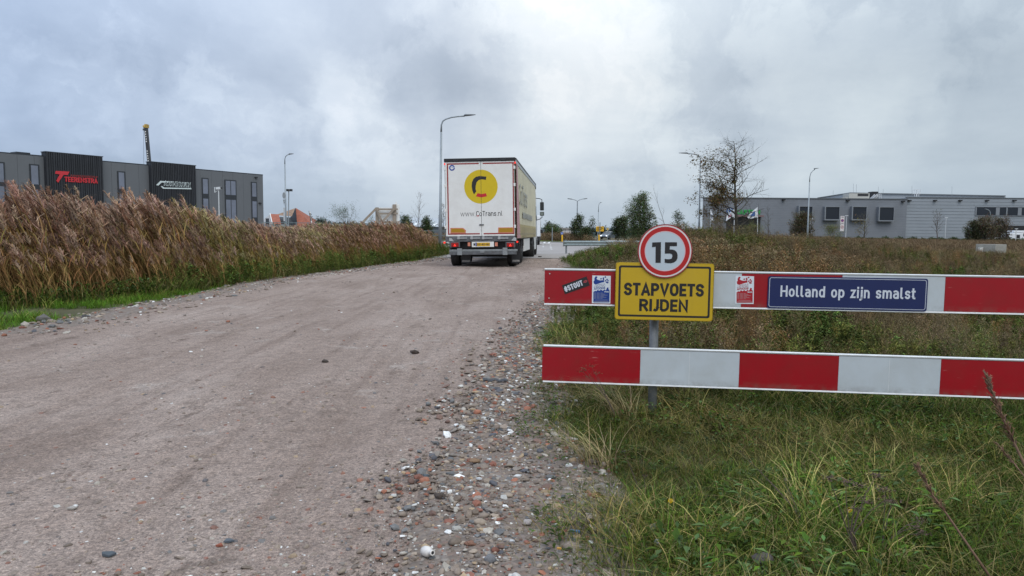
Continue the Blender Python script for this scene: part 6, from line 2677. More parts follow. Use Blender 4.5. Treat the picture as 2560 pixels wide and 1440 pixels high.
# ---- weeds behind the barrier
GB = [(.13, .15, .045), (.10, .13, .04), (.19, .19, .06)]
BR = [(.22, .17, .11), (.17, .13, .085), (.26, .20, .12)]
w_protos = [herb_proto(.55, GB, [(.12, .16, .05), (.09, .13, .04), (.17, .18, .05)], nb=10, leaf=.045, lw=.015, nl=90),
            herb_proto(.62, GB, [(.16, .18, .05), (.22, .20, .06)], nb=12, leaf=.04, lw=.012, nl=100),
            herb_proto(.60, BR, [(.22, .17, .10), (.18, .15, .08)], nb=14, leaf=.025, lw=.012, nl=50, heads=(7, .02, .016, (.16, .11, .075))),
            herb_proto(.75, BR, [(.26, .17, .09), (.28, .22, .13)], nb=16, leaf=.03, lw=.010, nl=60, heads=(5, .03, .018, (.22, .16, .11))),
            herb_proto(.7, [(.10, .07, .05)], [(.09, .06, .045)], nb=8, leaf=.02, lw=.012, nl=20, heads=(10, .022, .02, (.085, .055, .045))),
            grass_proto(34, .50, .0075, [STRAW, (.28, .21, .11), OLIVE, (.19, .13, .07)], rad=.14, bend=(.3, 1.2), seg=3),
            grass_proto(34, .42, .0075, [GREEN2, OLIVE, (.18, .19, .06)], rad=.14, bend=(.3, 1.1), seg=3),
            herb_proto(.5, [(.12, .13, .05)], [(.10, .15, .045), (.13, .19, .05)], nb=8, leaf=.06, lw=.028, nl=90)]
x, y = sample(.2, 26, 5.1, 34, 38)
d = right_of_edge(x, y)
mound = (x - 6.0) ** 2 / 5.5 ** 2 + (y - 26) ** 2 / 6 ** 2 < 1
keep = (d > .15) & (RNG.random(len(x)) < np.clip(1.15 - y / 45, .35, 1))
x, y, d = x[keep], y[keep], d[keep]
n = len(x)
pa, pb = fbm2(x, y, .35, 21), fbm2(x, y, .8, 31)
near = y < 9
green_side = (pa + RNG.normal(0, .22, n)) > np.where(near, -.10, .10)
idx = np.where(green_side, RNG.choice([0, 1, 6, 7, 0], n), RNG.choice([2, 3, 4, 5, 5, 3], n))
sc = RNG.uniform(.6, 1.2, n) * np.clip(.45 + d * .5, .45, 1.0) * np.where(near, .80, 1.0)
# heights follow the photo: low near the road, man-high thicket right of the round sign, lower field at the far right
ang = x / y
env = np.interp(ang, [.0, .06, .12, .18, .24, .30, .42, .55, .75], [.55, .6, .75, .9, 1.25, 1.25, 1.05, .72, .65])
sc *= np.where(near, np.clip(env, .6, .95), env * 1.08)
sc *= np.where((x < 4.4) & (y > 22), .95, 1.0)
rough = np.where(ang > .5, 1.0, 1.0)
tints = jitter_tints(n, (.80, .81, .70), .42) * (1 + .35 * pb[:, None])
tints *= np.where((pb > .25)[:, None] & ~green_side[:, None], np.array([1.12, .88, .74]), 1)
scatter('field_weeds', w_protos, np.stack([x, y, vheight(x, y) - .03], 1), RNG.uniform(-.9, .9, n), sc, idx, tints, 'thicket of brown and green autumn weeds behind the barrier')

# green herbs by the near end of the guard rail and along the rubble
x, y = sample(1.9, 6.2, 23.5, 38, 26)
d = right_of_edge(x, y)
k_ = (d > .0) & (d < 2.8)
x, y, d = x[k_], y[k_], d[k_]
n = len(x)
scatter('bank_weeds', w_protos, np.stack([x, y, vheight(x, y) - .03], 1), RNG.uniform(-.9, .9, n), RNG.uniform(.55, 1.15, n) * np.clip(.5 + d * .4, .5, 1.05), RNG.choice([0, 1, 6, 7, 7, 2], n), jitter_tints(n, (.95, 1.15, .85), .25),
        'bright green weeds on the bank before the guard rail')

# far field
f_protos = []
for pal, hh in (([(.22, .17, .105), (.25, .19, .11)], .7), ([(.15, .16, .06), (.19, .18, .08)], .6), ([(.24, .16, .10), (.20, .15, .10)], .8), ([(.23, .21, .10), (.16, .16, .06)], .6)):
    s = MB()
    for _ in range(70):
        a = R.uniform(0, 6.283)
        r = .5 * math.sqrt(R.random())
        c = jit(R.choice(pal), .3)
        s.blade((r * math.cos(a), r * math.sin(a), -.02), math.pi + R.gauss(0, 1.2), hh * R.uniform(.5, 1.2), R.uniform(.2, .9), .022, c, 2, R.uniform(-1, 1), lean=R.uniform(0, .3))
    f_protos.append(s.mesh('weed_patch', M_veg))
x, y = sample(3.5, 95, 30, 132, 2.6)
road_m = (y > 42 + .0 * x) & (y < 95) & (x < 17 + 0 * y) & (x > -20)
ok = ~((x < 19) & (y > 40) & (y < 104)) & ~((x < 24) & (y > 104) & (y < 135) & (x > 11)) & (right_of_edge(x, y) > 0)
ok &= ~((y < 44) & (x < 5.5))
x, y = x[ok], y[ok]
n = len(x)
pa = fbm2(x, y, .08, 2)
idx = np.where(pa + RNG.normal(0, .2, n) > .1, RNG.choice([1, 3], n), RNG.choice([0, 2], n))
ang = x / y
sc = RNG.uniform(.7, 1.3, n) * np.interp(ang, [.15, .3, .5, .8], [1.35, 1.35, .85, .8]) * np.clip(y / 50, .9, 1.3)
scatter('far_field_weeds', f_protos, np.stack([x, y, vheight(x, y) - .03], 1), RNG.uniform(-.5, .5, n), sc, idx, jitter_tints(n, (.88, .85, .82), .35) * (1 + .4 * pa[:, None]), 'brown weedy field stretching to the factory hall')

# verge beyond the junction
x, y = sample(-25, 12, 98.5, 150, 2.2)
n = len(x)
d_ = y - 98.5
idx = np.where(d_ < 6, 1, RNG.choice([0, 2, 3], n))
scatter('far_verge_weeds', f_protos, np.stack([x, y, np.zeros(n)], 1), RNG.uniform(-.5, .5, n), np.where(d_ < 6, .45, 1.5) * RNG.uniform(.8, 1.2, n), idx, jitter_tints(n, (1, 1, 1), .2) * np.where(d_ < 6, 1.0, 1.0)[:, None] * np.where((d_ < 6)[:, None], np.array([.85, 1.15, .7]), 1),
        'grass and brown weeds beyond the far kerb of the junction')

# ---- reeds
r_protos = [reed_proto(5) for _ in range(7)] + [reed_proto(5, 1) for _ in range(4)]
LR = sorted([(p[1], p[0]) for p in LEFT_REED])
edge_x = lambda yy: np.interp(yy, [a for a, b in LR], [b for a, b in LR])
TOPX = [-700, -300, 0, 60, 110, 200, 300, 390, 450, 520, 560, 600, 657, 700, 760, 850, 930, 1000, 1060, 1090, 1112, 1140]
TOPY = [470, 478, 492, 496, 476, 496, 510, 500, 500, 520, 538, 548, 558, 568, 566, 562, 560, 560, 562, 568, 590, 606]
x, y = sample(-34, -2.2, 5.5, 47, 17)
dd = edge_x(y) + np.array([.25 * pnoise((v * .9, 0, 4)) for v in y]) - x
keep = (dd > 0) & (dd < 10.5) & (RNG.random(len(x)) < np.clip(1.2 - dd / 9, .22, 1)) & (y > 7.5)
x, y, dd = x[keep], y[keep], dd[keep]
n = len(x)
hs, pxs = np.empty(n), np.empty(n)
for k in range(n):
    px, py = proj((x[k], y[k], 1.0))
    pxs[k] = px
    dist = y[k]
    yt = np.interp(px, TOPX, TOPY)
    hor = 582 + (px - 1280) * .0075
    hmax = 1.25 + (hor - yt) / FPX * dist * 1.0
    hs[k] = hmax
bigH = np.interp(pxs, [0, 400, 650, 1100], [2.35, 2.25, 1.95, 2.0])
clump = fbm2(x, y, .75, 61)
hs = np.minimum(hs, bigH) * RNG.uniform(.72, 1.02, n) * (1 + .20 * clump)
front = np.clip(dd / 1.4, .0, 1.0)
hs *= .55 + .45 * front
hs = np.clip(hs, .6, 3.0) / 1.02
idx = np.where(y < 22, RNG.integers(0, 7, n), RNG.integers(7, 11, n))
pa = fbm2(x, y, .3, 6)
tints = jitter_tints(n, (1, 1, 1), .30) * (1 + .3 * pa[:, None] + .35 * clump[:, None])
tints = np.clip(tints, .3, 2)
tints *= np.where((pxs > 850)[:, None], np.array([.74, .62, .48]), np.array([.86, .77, .64]))
pb = fbm2(x, y, .5, 16)
tints *= np.where(((pb > .22) & (pxs > 450))[:, None], np.array([.85, 1.08, .70]), 1)
scl = np.stack([hs * .95, hs * .95, hs], 1)
scatter('reed_bed', r_protos, np.stack([x, y, np.full(n, -.04)], 1), RNG.uniform(-.5, .5, n), scl, idx, tints, 'dense bed of brown reeds with feathery plumes bent by the wind')
print('reeds', n)

# dull grass and low herbs at the foot of the reeds, then the bright green strip beside the road
x, y = sample(-12, -2.5, 6, 46, 60)
LE = sorted([(p[1], p[0]) for p in LEFT_EDGE])
le = np.interp(y, [a for a, b in LE], [b for a, b in LE]) + np.array([.22 * pnoise((v * .8, 3, 4)) + .1 * pnoise((v * 3, 3, 4)) for v in y])
dl = le - x
dr = edge_x(y) - x
keep = (dl > .0) & (dr < 1.2) & (RNG.random(len(x)) < np.clip(1.1 - y / 60, .4, 1)) & ~((np.abs(x + 7.0) < .8) & (np.abs(y - 10.9) < .5))
x, y, dl, dr = x[keep], y[keep], dl[keep], dr[keep]
n = len(x)
bright = dr < -.15
idx = np.where(bright, RNG.choice([0, 4, 4, 1], n), RNG.choice([1, 5, 2, 8, 6], n))
tints = jitter_tints(n, (1, 1, 1), .2) * np.where(bright[:, None], np.array([.85, 1.10, .6]), np.array([.7, .74, .6]))
sc = np.where(bright, .95, 2.0) * RNG.uniform(.7, 1.2, n) * np.clip(.5 + dl, .5, 1.1)
scatter('left_verge_grass', g_protos + l_protos, np.stack([x, y, np.full(n, -.02)], 1), RNG.uniform(0, 6.28, n), sc, idx, tints, 'bright green grass strip between the reeds and the road')

# greener herbs among the reeds right half
x, y = sample(-11, -3, 14, 44, 14)
dr = edge_x(y) - x
keep = (dr > -.35) & (dr < .9)
x, y = x[keep], y[keep]
n = len(x)
scatter('reed_edge_herbs', w_protos, np.stack([x, y, np.full(n, -.02)], 1), RNG.uniform(-.8, .8, n), RNG.uniform(.6, 1.25, n), RNG.choice([0, 1, 6, 7, 5], n), jitter_tints(n, (.9, .98, .8), .25), 'green and yellowing herbs along the foot of the reeds')


# ------------------------------------------------------------------ stones and rubble
def stone_proto(flat, seed, sub=1, sq=1.0):
    import bmesh
    bm = bmesh.new()
    bmesh.ops.create_icosphere(bm, subdivisions=sub, radius=1.0)
    rr = random.Random(seed)
    o = Vector((rr.uniform(0, 50), rr.uniform(0, 50), 0))
    for v in bm.verts:
        f = 1 + .45 * pnoise(v.co * 1.1 + o) + (.22 * pnoise(v.co * 3.1 + o) if sub > 2 else 0)
        v.co = v.co * f
        v.co.x *= sq
        v.co.z *= flat
        v.co.z = max(v.co.z, -.3 * flat)
    me = bpy.data.meshes.new('stone')
    bm.to_mesh(me)
    bm.free()
    me.materials.append(M_stone)
    if sub > 1:
        me.polygons.foreach_set('use_smooth', [True] * len(me.polygons))
    return me


def shard_proto(seed):
    rr = random.Random(seed)
    n = rr.choice((4, 5, 5, 6))
    P = []
    for k in range(n):
        a = 2 * math.pi * (k + rr.uniform(-.3, .3)) / n
        r = rr.uniform(.65, 1.15)
        P.append((r * math.cos(a), r * .75 * math.sin(a)))
    s = MB()
    A = [s.V((x, y, .22 + .12 * rr.uniform(-1, 1))) for x, y in P]
    B = [s.V((x * 1.04, y * 1.04, -.1)) for x, y in P]
    s.F(A)
    for k in range(n):
        s.F([B[k], B[(k + 1) % n], A[(k + 1) % n], A[k]])
    return s.mesh('shard', M_stone)


M_stone = mat('rubble_stone', (1, 1, 1), .8, tint=True, var=.18, vscale=2.2, spec=.3)
st_protos = [stone_proto(.6, 1, 2), stone_proto(.5, 2, 2, 1.3), stone_proto(.75, 3, 2), stone_proto(.45, 4, 1, 1.4), stone_proto(.6, 5, 1), stone_proto(.55, 6, 1, 1.2), stone_proto(.8, 7, 1),
             shard_proto(1), shard_proto(2), shard_proto(3), shard_proto(4), shard_proto(5)]
SCOL = np.array([(.175, .138, .11), (.215, .172, .14), (.14, .11, .09), (.26, .21, .165), (.19, .165, .145), (.13, .13, .13), (.26, .11, .07), (.20, .085, .06), (.30, .22, .14), (.50, .49, .46), (.62, .62, .61), (.085, .085, .095), (.16, .10, .08), (.33, .30, .26)])
SPR = np.array([.16, .14, .12, .09, .08, .07, .055, .045, .045, .04, .035, .035, .05, .05])
SPR /= SPR.sum()
SL = sorted([(p[1], p[0]) for p in SHOULDER_L])


def stones(name, x, y, size, z0, label, white=1.0, flat_only=False, muted=0.0):
    n = len(x)
    pr = SPR.copy()
    pr[9:11] *= white
    pr /= pr.sum()
    ci = RNG.choice(len(SCOL), n, p=pr)
    cols = SCOL[ci] * (1 + RNG.uniform(-.22, .22, (n, 1)))
    cols = cols * (1 - muted) + np.array((.20, .165, .145)) * muted
    whites = (ci == 10) | (ci == 9)
    idx = np.where(whites & (RNG.random(n) < .75), RNG.integers(7, 12, n), RNG.integers(0, 9, n))
    sz = size[:, None] * RNG.uniform(.75, 1.25, (n, 3))
    rz_ = RNG.uniform(0, 6.28, n)
    tilt = RNG.normal(0, .22, (n, 2))
    return scatter(name, st_protos, np.stack([x, y, z0], 1), rz_, sz, idx, cols, label, tilt)


def rz_at(x, y):
    return road_z(np.asarray(x), np.asarray(y))


# the rubble shoulder: size grows away from the wheel track
x, y = sample(-1.9, 2.4, 1.3, 13, 4200)
keep = RNG.random(len(x)) < np.clip((3.3 / y) ** 1.5, .05, 1)
x, y = x[keep], y[keep]
sl = np.interp(y, [a for a, b in SL], [b for a, b in SL]) + np.array([.22 * pnoise((v * 1.3, 8, 1)) for v in y])
re_ = right_of_edge(x, y)
u = (x - sl)
keep = (re_ < .35) & (u > -.25) & (RNG.random(len(x)) < np.clip(.35 + u * 2.2, .05, 1)) & ((re_ < 0) | (RNG.random(len(x)) < .5))
x, y, u, re_ = x[keep], y[keep], u[keep], re_[keep]
n = len(x)
size = RNG.lognormal(math.log(.0062), .62, n) * np.clip(y / 3.6, .8, 1.8)
size = np.clip(size, .003, .026)
stones('rubble', x, y, size, np.where(u > .04, sheet_z(x, y), rz_at(x, y) + .006) + size * .12, 'loose rubble of brick bits, pebbles, tile shards and shells beside the wheel track', white=1.0)
print('rubble', n)
# pebbles pressed into the near road
x, y = sample(-5.5, .9, 1.3, 10, 2300)
sl = np.interp(y, [a for a, b in SL], [b for a, b in SL])
dens = np.clip(np.exp(-(y - 1.5) / 1.5) * 1.1, .04, 1) * np.where(x < sl, 1, 0)
dens *= np.clip(.6 + fbm2(x, y, .8, 40) * 1.4, .12, 1.4)
keep = RNG.random(len(x)) < dens * np.clip(.30 + .9 * np.exp(-(sl - x) / .7), 0, 1)
x, y = x[keep], y[keep]
n = len(x)
size = np.clip(RNG.lognormal(math.log(.0058), .55, n) * np.clip(y / 3.2, .8, 2), .002, .017)
stones('road_pebbles', x, y, size, rz_at(x, y) - size * .12, 'pebbles and small shards pressed into the dirt road in the foreground', white=1.1, muted=.25)
print('pebbles', n)
# pile of pebbles in the lower left corner
x, y = sample(-2.2, -.5, 1.9, 2.65, 2600)
cxl, cyl = -1.35, 2.28
rr_ = ((x - cxl) / .55) ** 2 + ((y - cyl) / .16) ** 2
keep = (RNG.random(len(x)) < np.exp(-rr_ * 1.1))
x, y = x[keep], y[keep]
n = len(x)
size = np.clip(RNG.lognormal(math.log(.0075), .4, n), .004, .017)
stones('pebble_patch', x, y, size, rz_at(x, y) + .002, 'patch of washed dark pebbles at the lower left corner of the road', white=1.6)
# left edge of the road
x, y = sample(-9.5, -2.4, 7, 42, 90)
le = np.interp(y, [a for a, b in LE], [b for a, b in LE])
u = x - le
keep = (u > -.25) & (u < 1.1) & (RNG.random(len(x)) < np.clip(1.1 - u, .1, 1))
x, y = x[keep], y[keep]
n = len(x)
size = np.clip(RNG.lognormal(math.log(.020), .45, n), .008, .06)
stones('edge_rubble', x, y, size, rz_at(x, y) + .004, 'shells and stones along the left edge of the dirt road', white=1.8)
# scattered on the middle of the road and far shoulder
x, y = sample(-6, 3.2, 8, 34, 30)
le = np.interp(y, [a for a, b in LE], [b for a, b in LE])
keep = (x > le + .5) & (right_of_edge(x, y) < 0)
shd = (x > np.interp(y, [a for a, b in SL], [b for a, b in SL]) - .1)
keep &= (RNG.random(len(x)) < np.where(shd, 1.0, .05))
x, y = x[keep], y[keep]
n = len(x)
size = np.clip(RNG.lognormal(math.log(.012), .4, n), .005, .03)
stones('far_rubble', x, y, size, rz_at(x, y) + .012, 'scattered stones on the far part of the road and its right shoulder', white=1.3)
# rubble heap by the weeds
x, y = sample(3.6, 7.5, 19.5, 28, 60)
size = np.clip(RNG.lognormal(math.log(.030), .5, len(x)), .01, .1)
stones('heap_rubble', x, y, size, vheight(x, y) + .0, 'stones and wood bits on the low earth heap behind the round sign', white=1.2)


# ------------------------------------------------------------------ single stones and litter
def single_stone(name, px, py, size, col, flat, label, cat, sub=3, sq=1.2, rot=.3, shard=None):
    g = gnd(px, py)
    z = float(road_z(np.array([g.x]), np.array([g.y]))[0])
    m_ = mat('stone_%02d%02d%02d' % tuple(int(c * 99) for c in col), col, .85, var=.3, vscale=35, bump=.6, bscale=60, dirt=tuple(c * .55 for c in col), dirt_amt=.5, dscale=25)
    if shard is not None:
        me = shard_proto(shard)
    else:
        me = stone_proto(flat, int(px), sub, sq)
    me.materials.clear()
    me.materials.append(m_)
    o = bpy.data.objects.new(name, me)
    COL.objects.link(o)
    o.location = (g.x, g.y, z + size * .2 + (.016 if px > 1000 and py > 900 else 0))
    o.scale = (size * .68,) * 3
    o.rotation_euler = (.05, .08, rot)
    tag(o, label, cat)
    return o


single_stone('stone', 1224, 1424, .030, (.20, .20, .21), .9, 'angular grey stone at the bottom edge of the rubble', 'stone', 2)
single_stone('stone', 1318, 1326, .024, (.52, .46, .44), .8, 'pale pinkish stone at the edge of the grass', 'stone', 2)
single_stone('stone', 1101, 1262, .034, (.085, .065, .052), .7, 'dark brown lump of clay in the middle of the rubble', 'stone')
single_stone('stone', 1187, 1166, .036, (.27, .17, .10), .5, 'brown broken brick piece lying flat in the rubble', 'stone')
single_stone('stone', 1195, 1268, .028, (.40, .34, .30), .6, 'round speckled pale cobble right of the dark clay lump', 'stone')
single_stone('stone', 1142, 1342, .026, (.46, .44, .40), .6, 'whitish cobble above the porcelain insulator', 'stone')
single_stone('stone', 1066, 1209, .030, (.10, .12, .14), .35, 'flat blue-grey slate chip at the left edge of the rubble', 'stone', shard=3)
single_stone('stone', 1175, 1381, .026, (.26, .13, .085), .5, 'brick-red pebble just left of the grey bottom stone', 'stone')
single_stone('stone', 1212, 1074, .020, (.36, .10, .06), .5, 'bright red brick chip higher up in the rubble', 'stone', shard=5)
single_stone('stone', 548, 1368, .026, (.34, .10, .055), .4, 'orange-red brick chip pressed into the road at the lower left', 'stone', shard=2)
single_stone('stone', 270, 1392, .040, (.10, .12, .14), .3, 'dark slate piece at the left end of the pebble patch', 'stone', shard=1)
single_stone('stone', 573, 1356, .030, (.12, .14, .165), .25, 'flat blue slate chip beside the orange-red brick chip', 'stone', shard=4)
single_stone('stone', 180, 1279, .030, (.44, .40, .36), .3, 'lone pale flat shell fragment on the left part of the road', 'stone', shard=5)
single_stone('clod', 1036, 884, .052, (.055, .038, .03), .75, 'dark brown clod of earth lying in the middle of the road', 'clod')
single_stone('clod', 812, 911, .040, (.06, .045, .036), .7, 'small dark clod alone on the road left of the bigger one', 'clod')
single_stone('clod', 1350, 644, .11, (.05, .04, .035), .7, 'tiny dark clod at the start of the asphalt', 'clod')
single_stone('stone', 110, 806, .11, (.13, .12, .11), .8, 'grey stone at the left grass edge beside the road', 'stone')
for px, py, sz_, sd, lb in ((1190, 1086, .016, 2, 'white tile shard pair in the upper rubble'), (1222, 1160, .020, 1, 'white tile shard right of the brown brick piece'), (1196, 1213, .026, 4, 'largest white torn shard in the middle of the rubble'),
                            (1063, 1241, .018, 5, 'white shard at the left rim of the rubble'), (1144, 1284, .019, 3, 'bluish white shard below the dark clay lump'), (1180, 1292, .020, 1, 'white shard left of the speckled cobble'),
                            (1250, 1372, .017, 2, 'white crumpled scrap near the lower grass edge, left one'), (1280, 1374, .016, 4, 'white crumpled scrap near the lower grass edge, right one'), (1003, 1296, .014, 5, 'small white chip alone left of the rubble'),
                            (1105, 1248, .024, 2, 'long pale tile shard directly above the dark clay lump')):
    single_stone('tile_shard', px, py, sz_, (.64, .65, .66), .3, lb, 'shard', shard=sd, rot=R.uniform(0, 3))
# black strip
g = gnd(1237, 958)
s = MB()
rows = []
for i in range(13):
    t = i / 12
    xx = g.x + (t - .5) * .205
    w = .020 + .006 * math.sin(i * 1.9) + .004 * R.random()
    z = float(road_z(np.array([xx]), np.array([g.y]))[0]) + .030 + .006 * math.sin(i * 1.3)
    rows.append([s.V((xx + .01 * R.random(), g.y - w, z - .01)), s.V((xx, g.y - w * .3, z + .004)), s.V((xx, g.y + w, z)), ])
for a, b in zip(rows, rows[1:]):
    for k in range(2):
        s.F([a[k], b[k], b[k + 1], a[k + 1]])
o = s.build('plastic_strip', mat('black_plastic', (.035, .038, .045), .45, bump=.5, bscale=50))
sm = o.modifiers.new('thickness', 'SOLIDIFY')
sm.thickness = .004
tag(o, 'torn strip of black plastic lying at the top of the rubble', 'plastic strip')
# porcelain insulator
g = gnd(1070, 1408)
rt = empty('insulator', Matrix.Translation((g.x, g.y, float(road_z(np.array([g.x]), np.array([g.y]))[0]) + .030)) @ Matrix.Rotation(math.radians(-50), 4, 'Z') @ Matrix.Rotation(math.radians(78), 4, 'Y') @ Matrix.Scale(.88, 4),
           'white broken porcelain insulator lying at the bottom of the rubble', 'insulator')
M_porc = mat('porcelain', (.62, .59, .56), .25, var=.08, vscale=30, dirt=(.25, .20, .16), dirt_amt=.4, dscale=30)
s = MB()
prof = [(.0, -.036), (.014, -.038), (.021, -.030), (.023, -.012), (.022, .004), (.016, .014), (.011, .018), (.011, .030), (.0125, .032), (.0125, .038), (.007, .038), (.006, .020)]
n = 24
rows = [[s.V((r * math.cos(2 * math.pi * k / n), r * math.sin(2 * math.pi * k / n), z)) for k in range(n)] for r, z in prof]
for a, b in zip(rows, rows[1:]):
    for k in range(n):
        s.F([a[k], a[(k + 1) % n], b[(k + 1) % n], b[k]])
s.build('porcelain_body', M_porc, rt, smooth=True)
s = MB()
s.tube([(0, 0, .0375), (0, 0, .020)], .0065, 14)
s.build('hole', M_tblack, rt)
# blue litter, grey can, yellow cap
for px, py, lb, cl_, dims in ((1437, 1357, 'torn bit of light blue plastic in the grass near the rubble', (.09, .22, .42), (.020, .006, .004)), (1735, 1376, 'yellow-orange cigarette-like stub at the grass edge', (.5, .27, .06), (.009, .004, .004))):
    if 'stub' in lb:
        px, py = 1397, 1402
    g = gnd(px, py)
    s = MB()
    s.box(-dims[0], dims[0], -dims[1], dims[1], 0, dims[2] * 2, Matrix.Rotation(.3, 4, 'Z') @ Matrix.Rotation(.2, 4, 'Y'))
    o = s.build('plastic_scrap', mat('litter_%02d' % int(cl_[0] * 99), cl_, .4), None, (g.x, g.y, .045), bevel=.0015)
    tag(o, lb, 'litter')
for px, py, lb, w in ((1635, 1358, 'crumpled grey foil scrap standing in the grass', .016), (1645, 1396, 'short grey metal ring lying in the grass below the foil scrap', .012)):
    g = gnd(px, py)
    s = MB()
    if 'ring' in lb:
        s.band([(x, z) for x, z in circle(0, w, w, 20)], [(x, z) for x, z in circle(0, w, w * .85, 20)], -.012, .012)
    else:
        for i in range(5):
            a, b = (i / 5 - .5) * w * 2.4, ((i + 1) / 5 - .5) * w * 2.4
            s.quad((a, .004 * (i % 2), 0), (b, .004 * ((i + 1) % 2), 0), (b - .004, .004 * ((i + 1) % 2) + .006, w * 1.8), (a - .004, .004 * (i % 2) + .006, w * 1.9))
    o = s.build('metal_scrap', mat('foil', (.22, .24, .26), .35, .5, bump=.4, bscale=200), None, Matrix.Translation((g.x, g.y, .05)) @ Matrix.Rotation(.6, 4, 'Z'))
    tag(o, lb, 'litter')
g = gnd(1905, 1432)
me = stone_proto(.5, 77, 2, 1.2)
me.materials.clear()
me.materials.append(mat('dark_cobble', (.11, .095, .09), .9, var=.2, vscale=20, bump=.5, bscale=50))
o = bpy.data.objects.new('stone', me)
COL.objects.link(o)
o.location = (g.x, g.y, .05)
o.scale = (.035, .035, .045)
tag(o, 'dark cobble half hidden in the grass at the bottom edge', 'stone')


# ------------------------------------------------------------------ distinct plants of the foreground
def seed_stalk(pts, r, label, heads=60, hl=.02, col=(.13, .075, .045)):
    """dead evening-primrose like stalk: pts in world space from base to tip"""
    base = pts[0]
    root = empty('seed_stalk', Matrix.Translation(base), label, 'dead plant')
    P = [p - base for p in pts]
    s = MB()
    n = len(P)
    s.tube(P, [r * (1.1 - .7 * k / (n - 1)) for k in range(n)], 6)
    s.build('stem', mat('dead_stem', (.15, .085, .05), .8, var=.3, vscale=40), root, smooth=True)
    s = MB()
    for _ in range(heads):
        t = R.uniform(.35, 1.0) ** .8
        u = t * (n - 1)
        k = min(int(u), n - 2)
        p = P[k].lerp(P[k + 1], u - k)
        ax = (P[k + 1] - P[k]).normalized()
        a = R.uniform(0, 6.283)
        side = ax.cross(Vector((math.cos(a), math.sin(a), .3))).normalized()
        d = (side * R.uniform(.35, .8) + ax).normalized()
        L = hl * R.uniform(.7, 1.2) * (1.15 - .4 * t)
        s.col = jit(col, .35)
        s.tube([p, p + d * L * .5, p + d * L], [r * .45, r * .6, r * .15], 4)
        s.leaf(p + d * L * .95, d + side * .6, (0, 0, 1), L * .4, L * .14, jit((.26, .15, .09), .3))
        s.leaf(p + d * L * .95, d - side * .5, (0, 0, 1), L * .4, L * .14, jit((.24, .13, .08), .3))
    s.col = (1, 1, 1)
    tag(s.build('seed_pods', M_vegd, root), kind='stuff')
    return root


def pxline(pts):
    return [at(px, py, Y) for px, py, Y in pts]


seed_stalk(pxline([(2665, 1420, 2.15), (2620, 1300, 2.2), (2570, 1180, 2.25), (2530, 1095, 2.3), (2500, 1030, 2.33), (2478, 975, 2.36), (2466, 935, 2.38)]), .0050,
           'tall dead brown seed stalk rising before the right end of the lower board', 90, .026)
seed_stalk(pxline([(2480, 1450, 2.2), (2425, 1370, 2.25), (2370, 1290, 2.3), (2330, 1235, 2.33), (2305, 1185, 2.36), (2292, 1165, 2.38)]), .0040,
           'shorter dead seed stalk leaning left in the grass at the right', 70, .022)
seed_stalk(pxline([(2600, 1250, 2.4), (2560, 1190, 2.45), (2520, 1140, 2.5), (2490, 1105, 2.52)]), .0030, 'small dead seed stalk beside the tallest one at the right edge', 30, .018)


def umbel(base, tips, label, col=(.10, .065, .05), r=.0024, spread=.013, n=44):
    root = empty('dead_umbel', Matrix.Translation(base), label, 'dead plant')
    s = MB()
    fork = (tips[0] - base) * .5
    for t in tips:
        e = t - base
        s.tube([Vector((0, 0, 0)), fork * .6 + e * .12, fork * .35 + e * .62, e], [r, r * .9, r * .6, r * .35], 5)
    s.build('stem', mat('dark_stem', (.085, .06, .05), .85), root)
    s = MB()
    for t in tips:
        e = t - base
        for _ in range(n):
            o = Vector((R.gauss(0, spread), R.gauss(0, spread), R.gauss(0, spread * .35)))
            s.leaf(e + o, (R.uniform(-1, 1), R.uniform(-1, 1), R.uniform(0, 1)), (0, 0, 1), .010 * R.uniform(.6, 1.4), .007, jit(col, .4))
    tag(s.build('seed_heads', M_vegd, root), kind='stuff')


def A_(px, py, Y):
    return at(px, py, Y)


umbel(A_(2150, 1420, 2.6), [A_(x, y, 2.62 + R.uniform(-.06, .06)) for x, y in ((2075, 1198), (2115, 1205), (2150, 1215), (2190, 1190), (2165, 1255), (2215, 1250), (2140, 1275))], 'dead umbel plant with seven dark heads in the lower right grass')
umbel(A_(2200, 1430, 2.7), [A_(x, y, 2.72 + R.uniform(-.06, .06)) for x, y in ((2215, 1225), (2230, 1255), (2300, 1300), (2310, 1335), (2290, 1320))], 'dead umbel plant bending right behind the seven-headed one')
umbel(A_(1540, 1040, 4.55), [A_(x, y, 4.6) for x, y in ((1478, 915), (1462, 922), (1492, 933), (1470, 942), (1455, 928))], 'small dried umbel in front of the red left end of the lower board', (.12, .06, .03), .0016, .016, 34)
umbel(A_(1460, 1420, 2.75), [A_(x, y, 2.8) for x, y in ((1420, 1250), (1440, 1210), (1478, 1275))], 'thin dead brown stalks where grass meets rubble', (.12, .085, .06), .0022, .006, 6)
umbel(A_(1620, 1320, 3.2), [A_(x, y, 3.2) for x, y in ((1610, 1190), (1612, 1215), (1560, 1130))], 'dark upright dead stalk in the middle of the grass', (.05, .035, .03), .0026, .006, 6)
umbel(A_(2020, 1330, 2.9), [A_(x, y, 3.0) for x, y in ((1960, 1200), (1850, 1130), (1900, 1180))], 'long thin dead stalk leaning left in the grass', (.12, .09, .06), .0022, .006, 6)
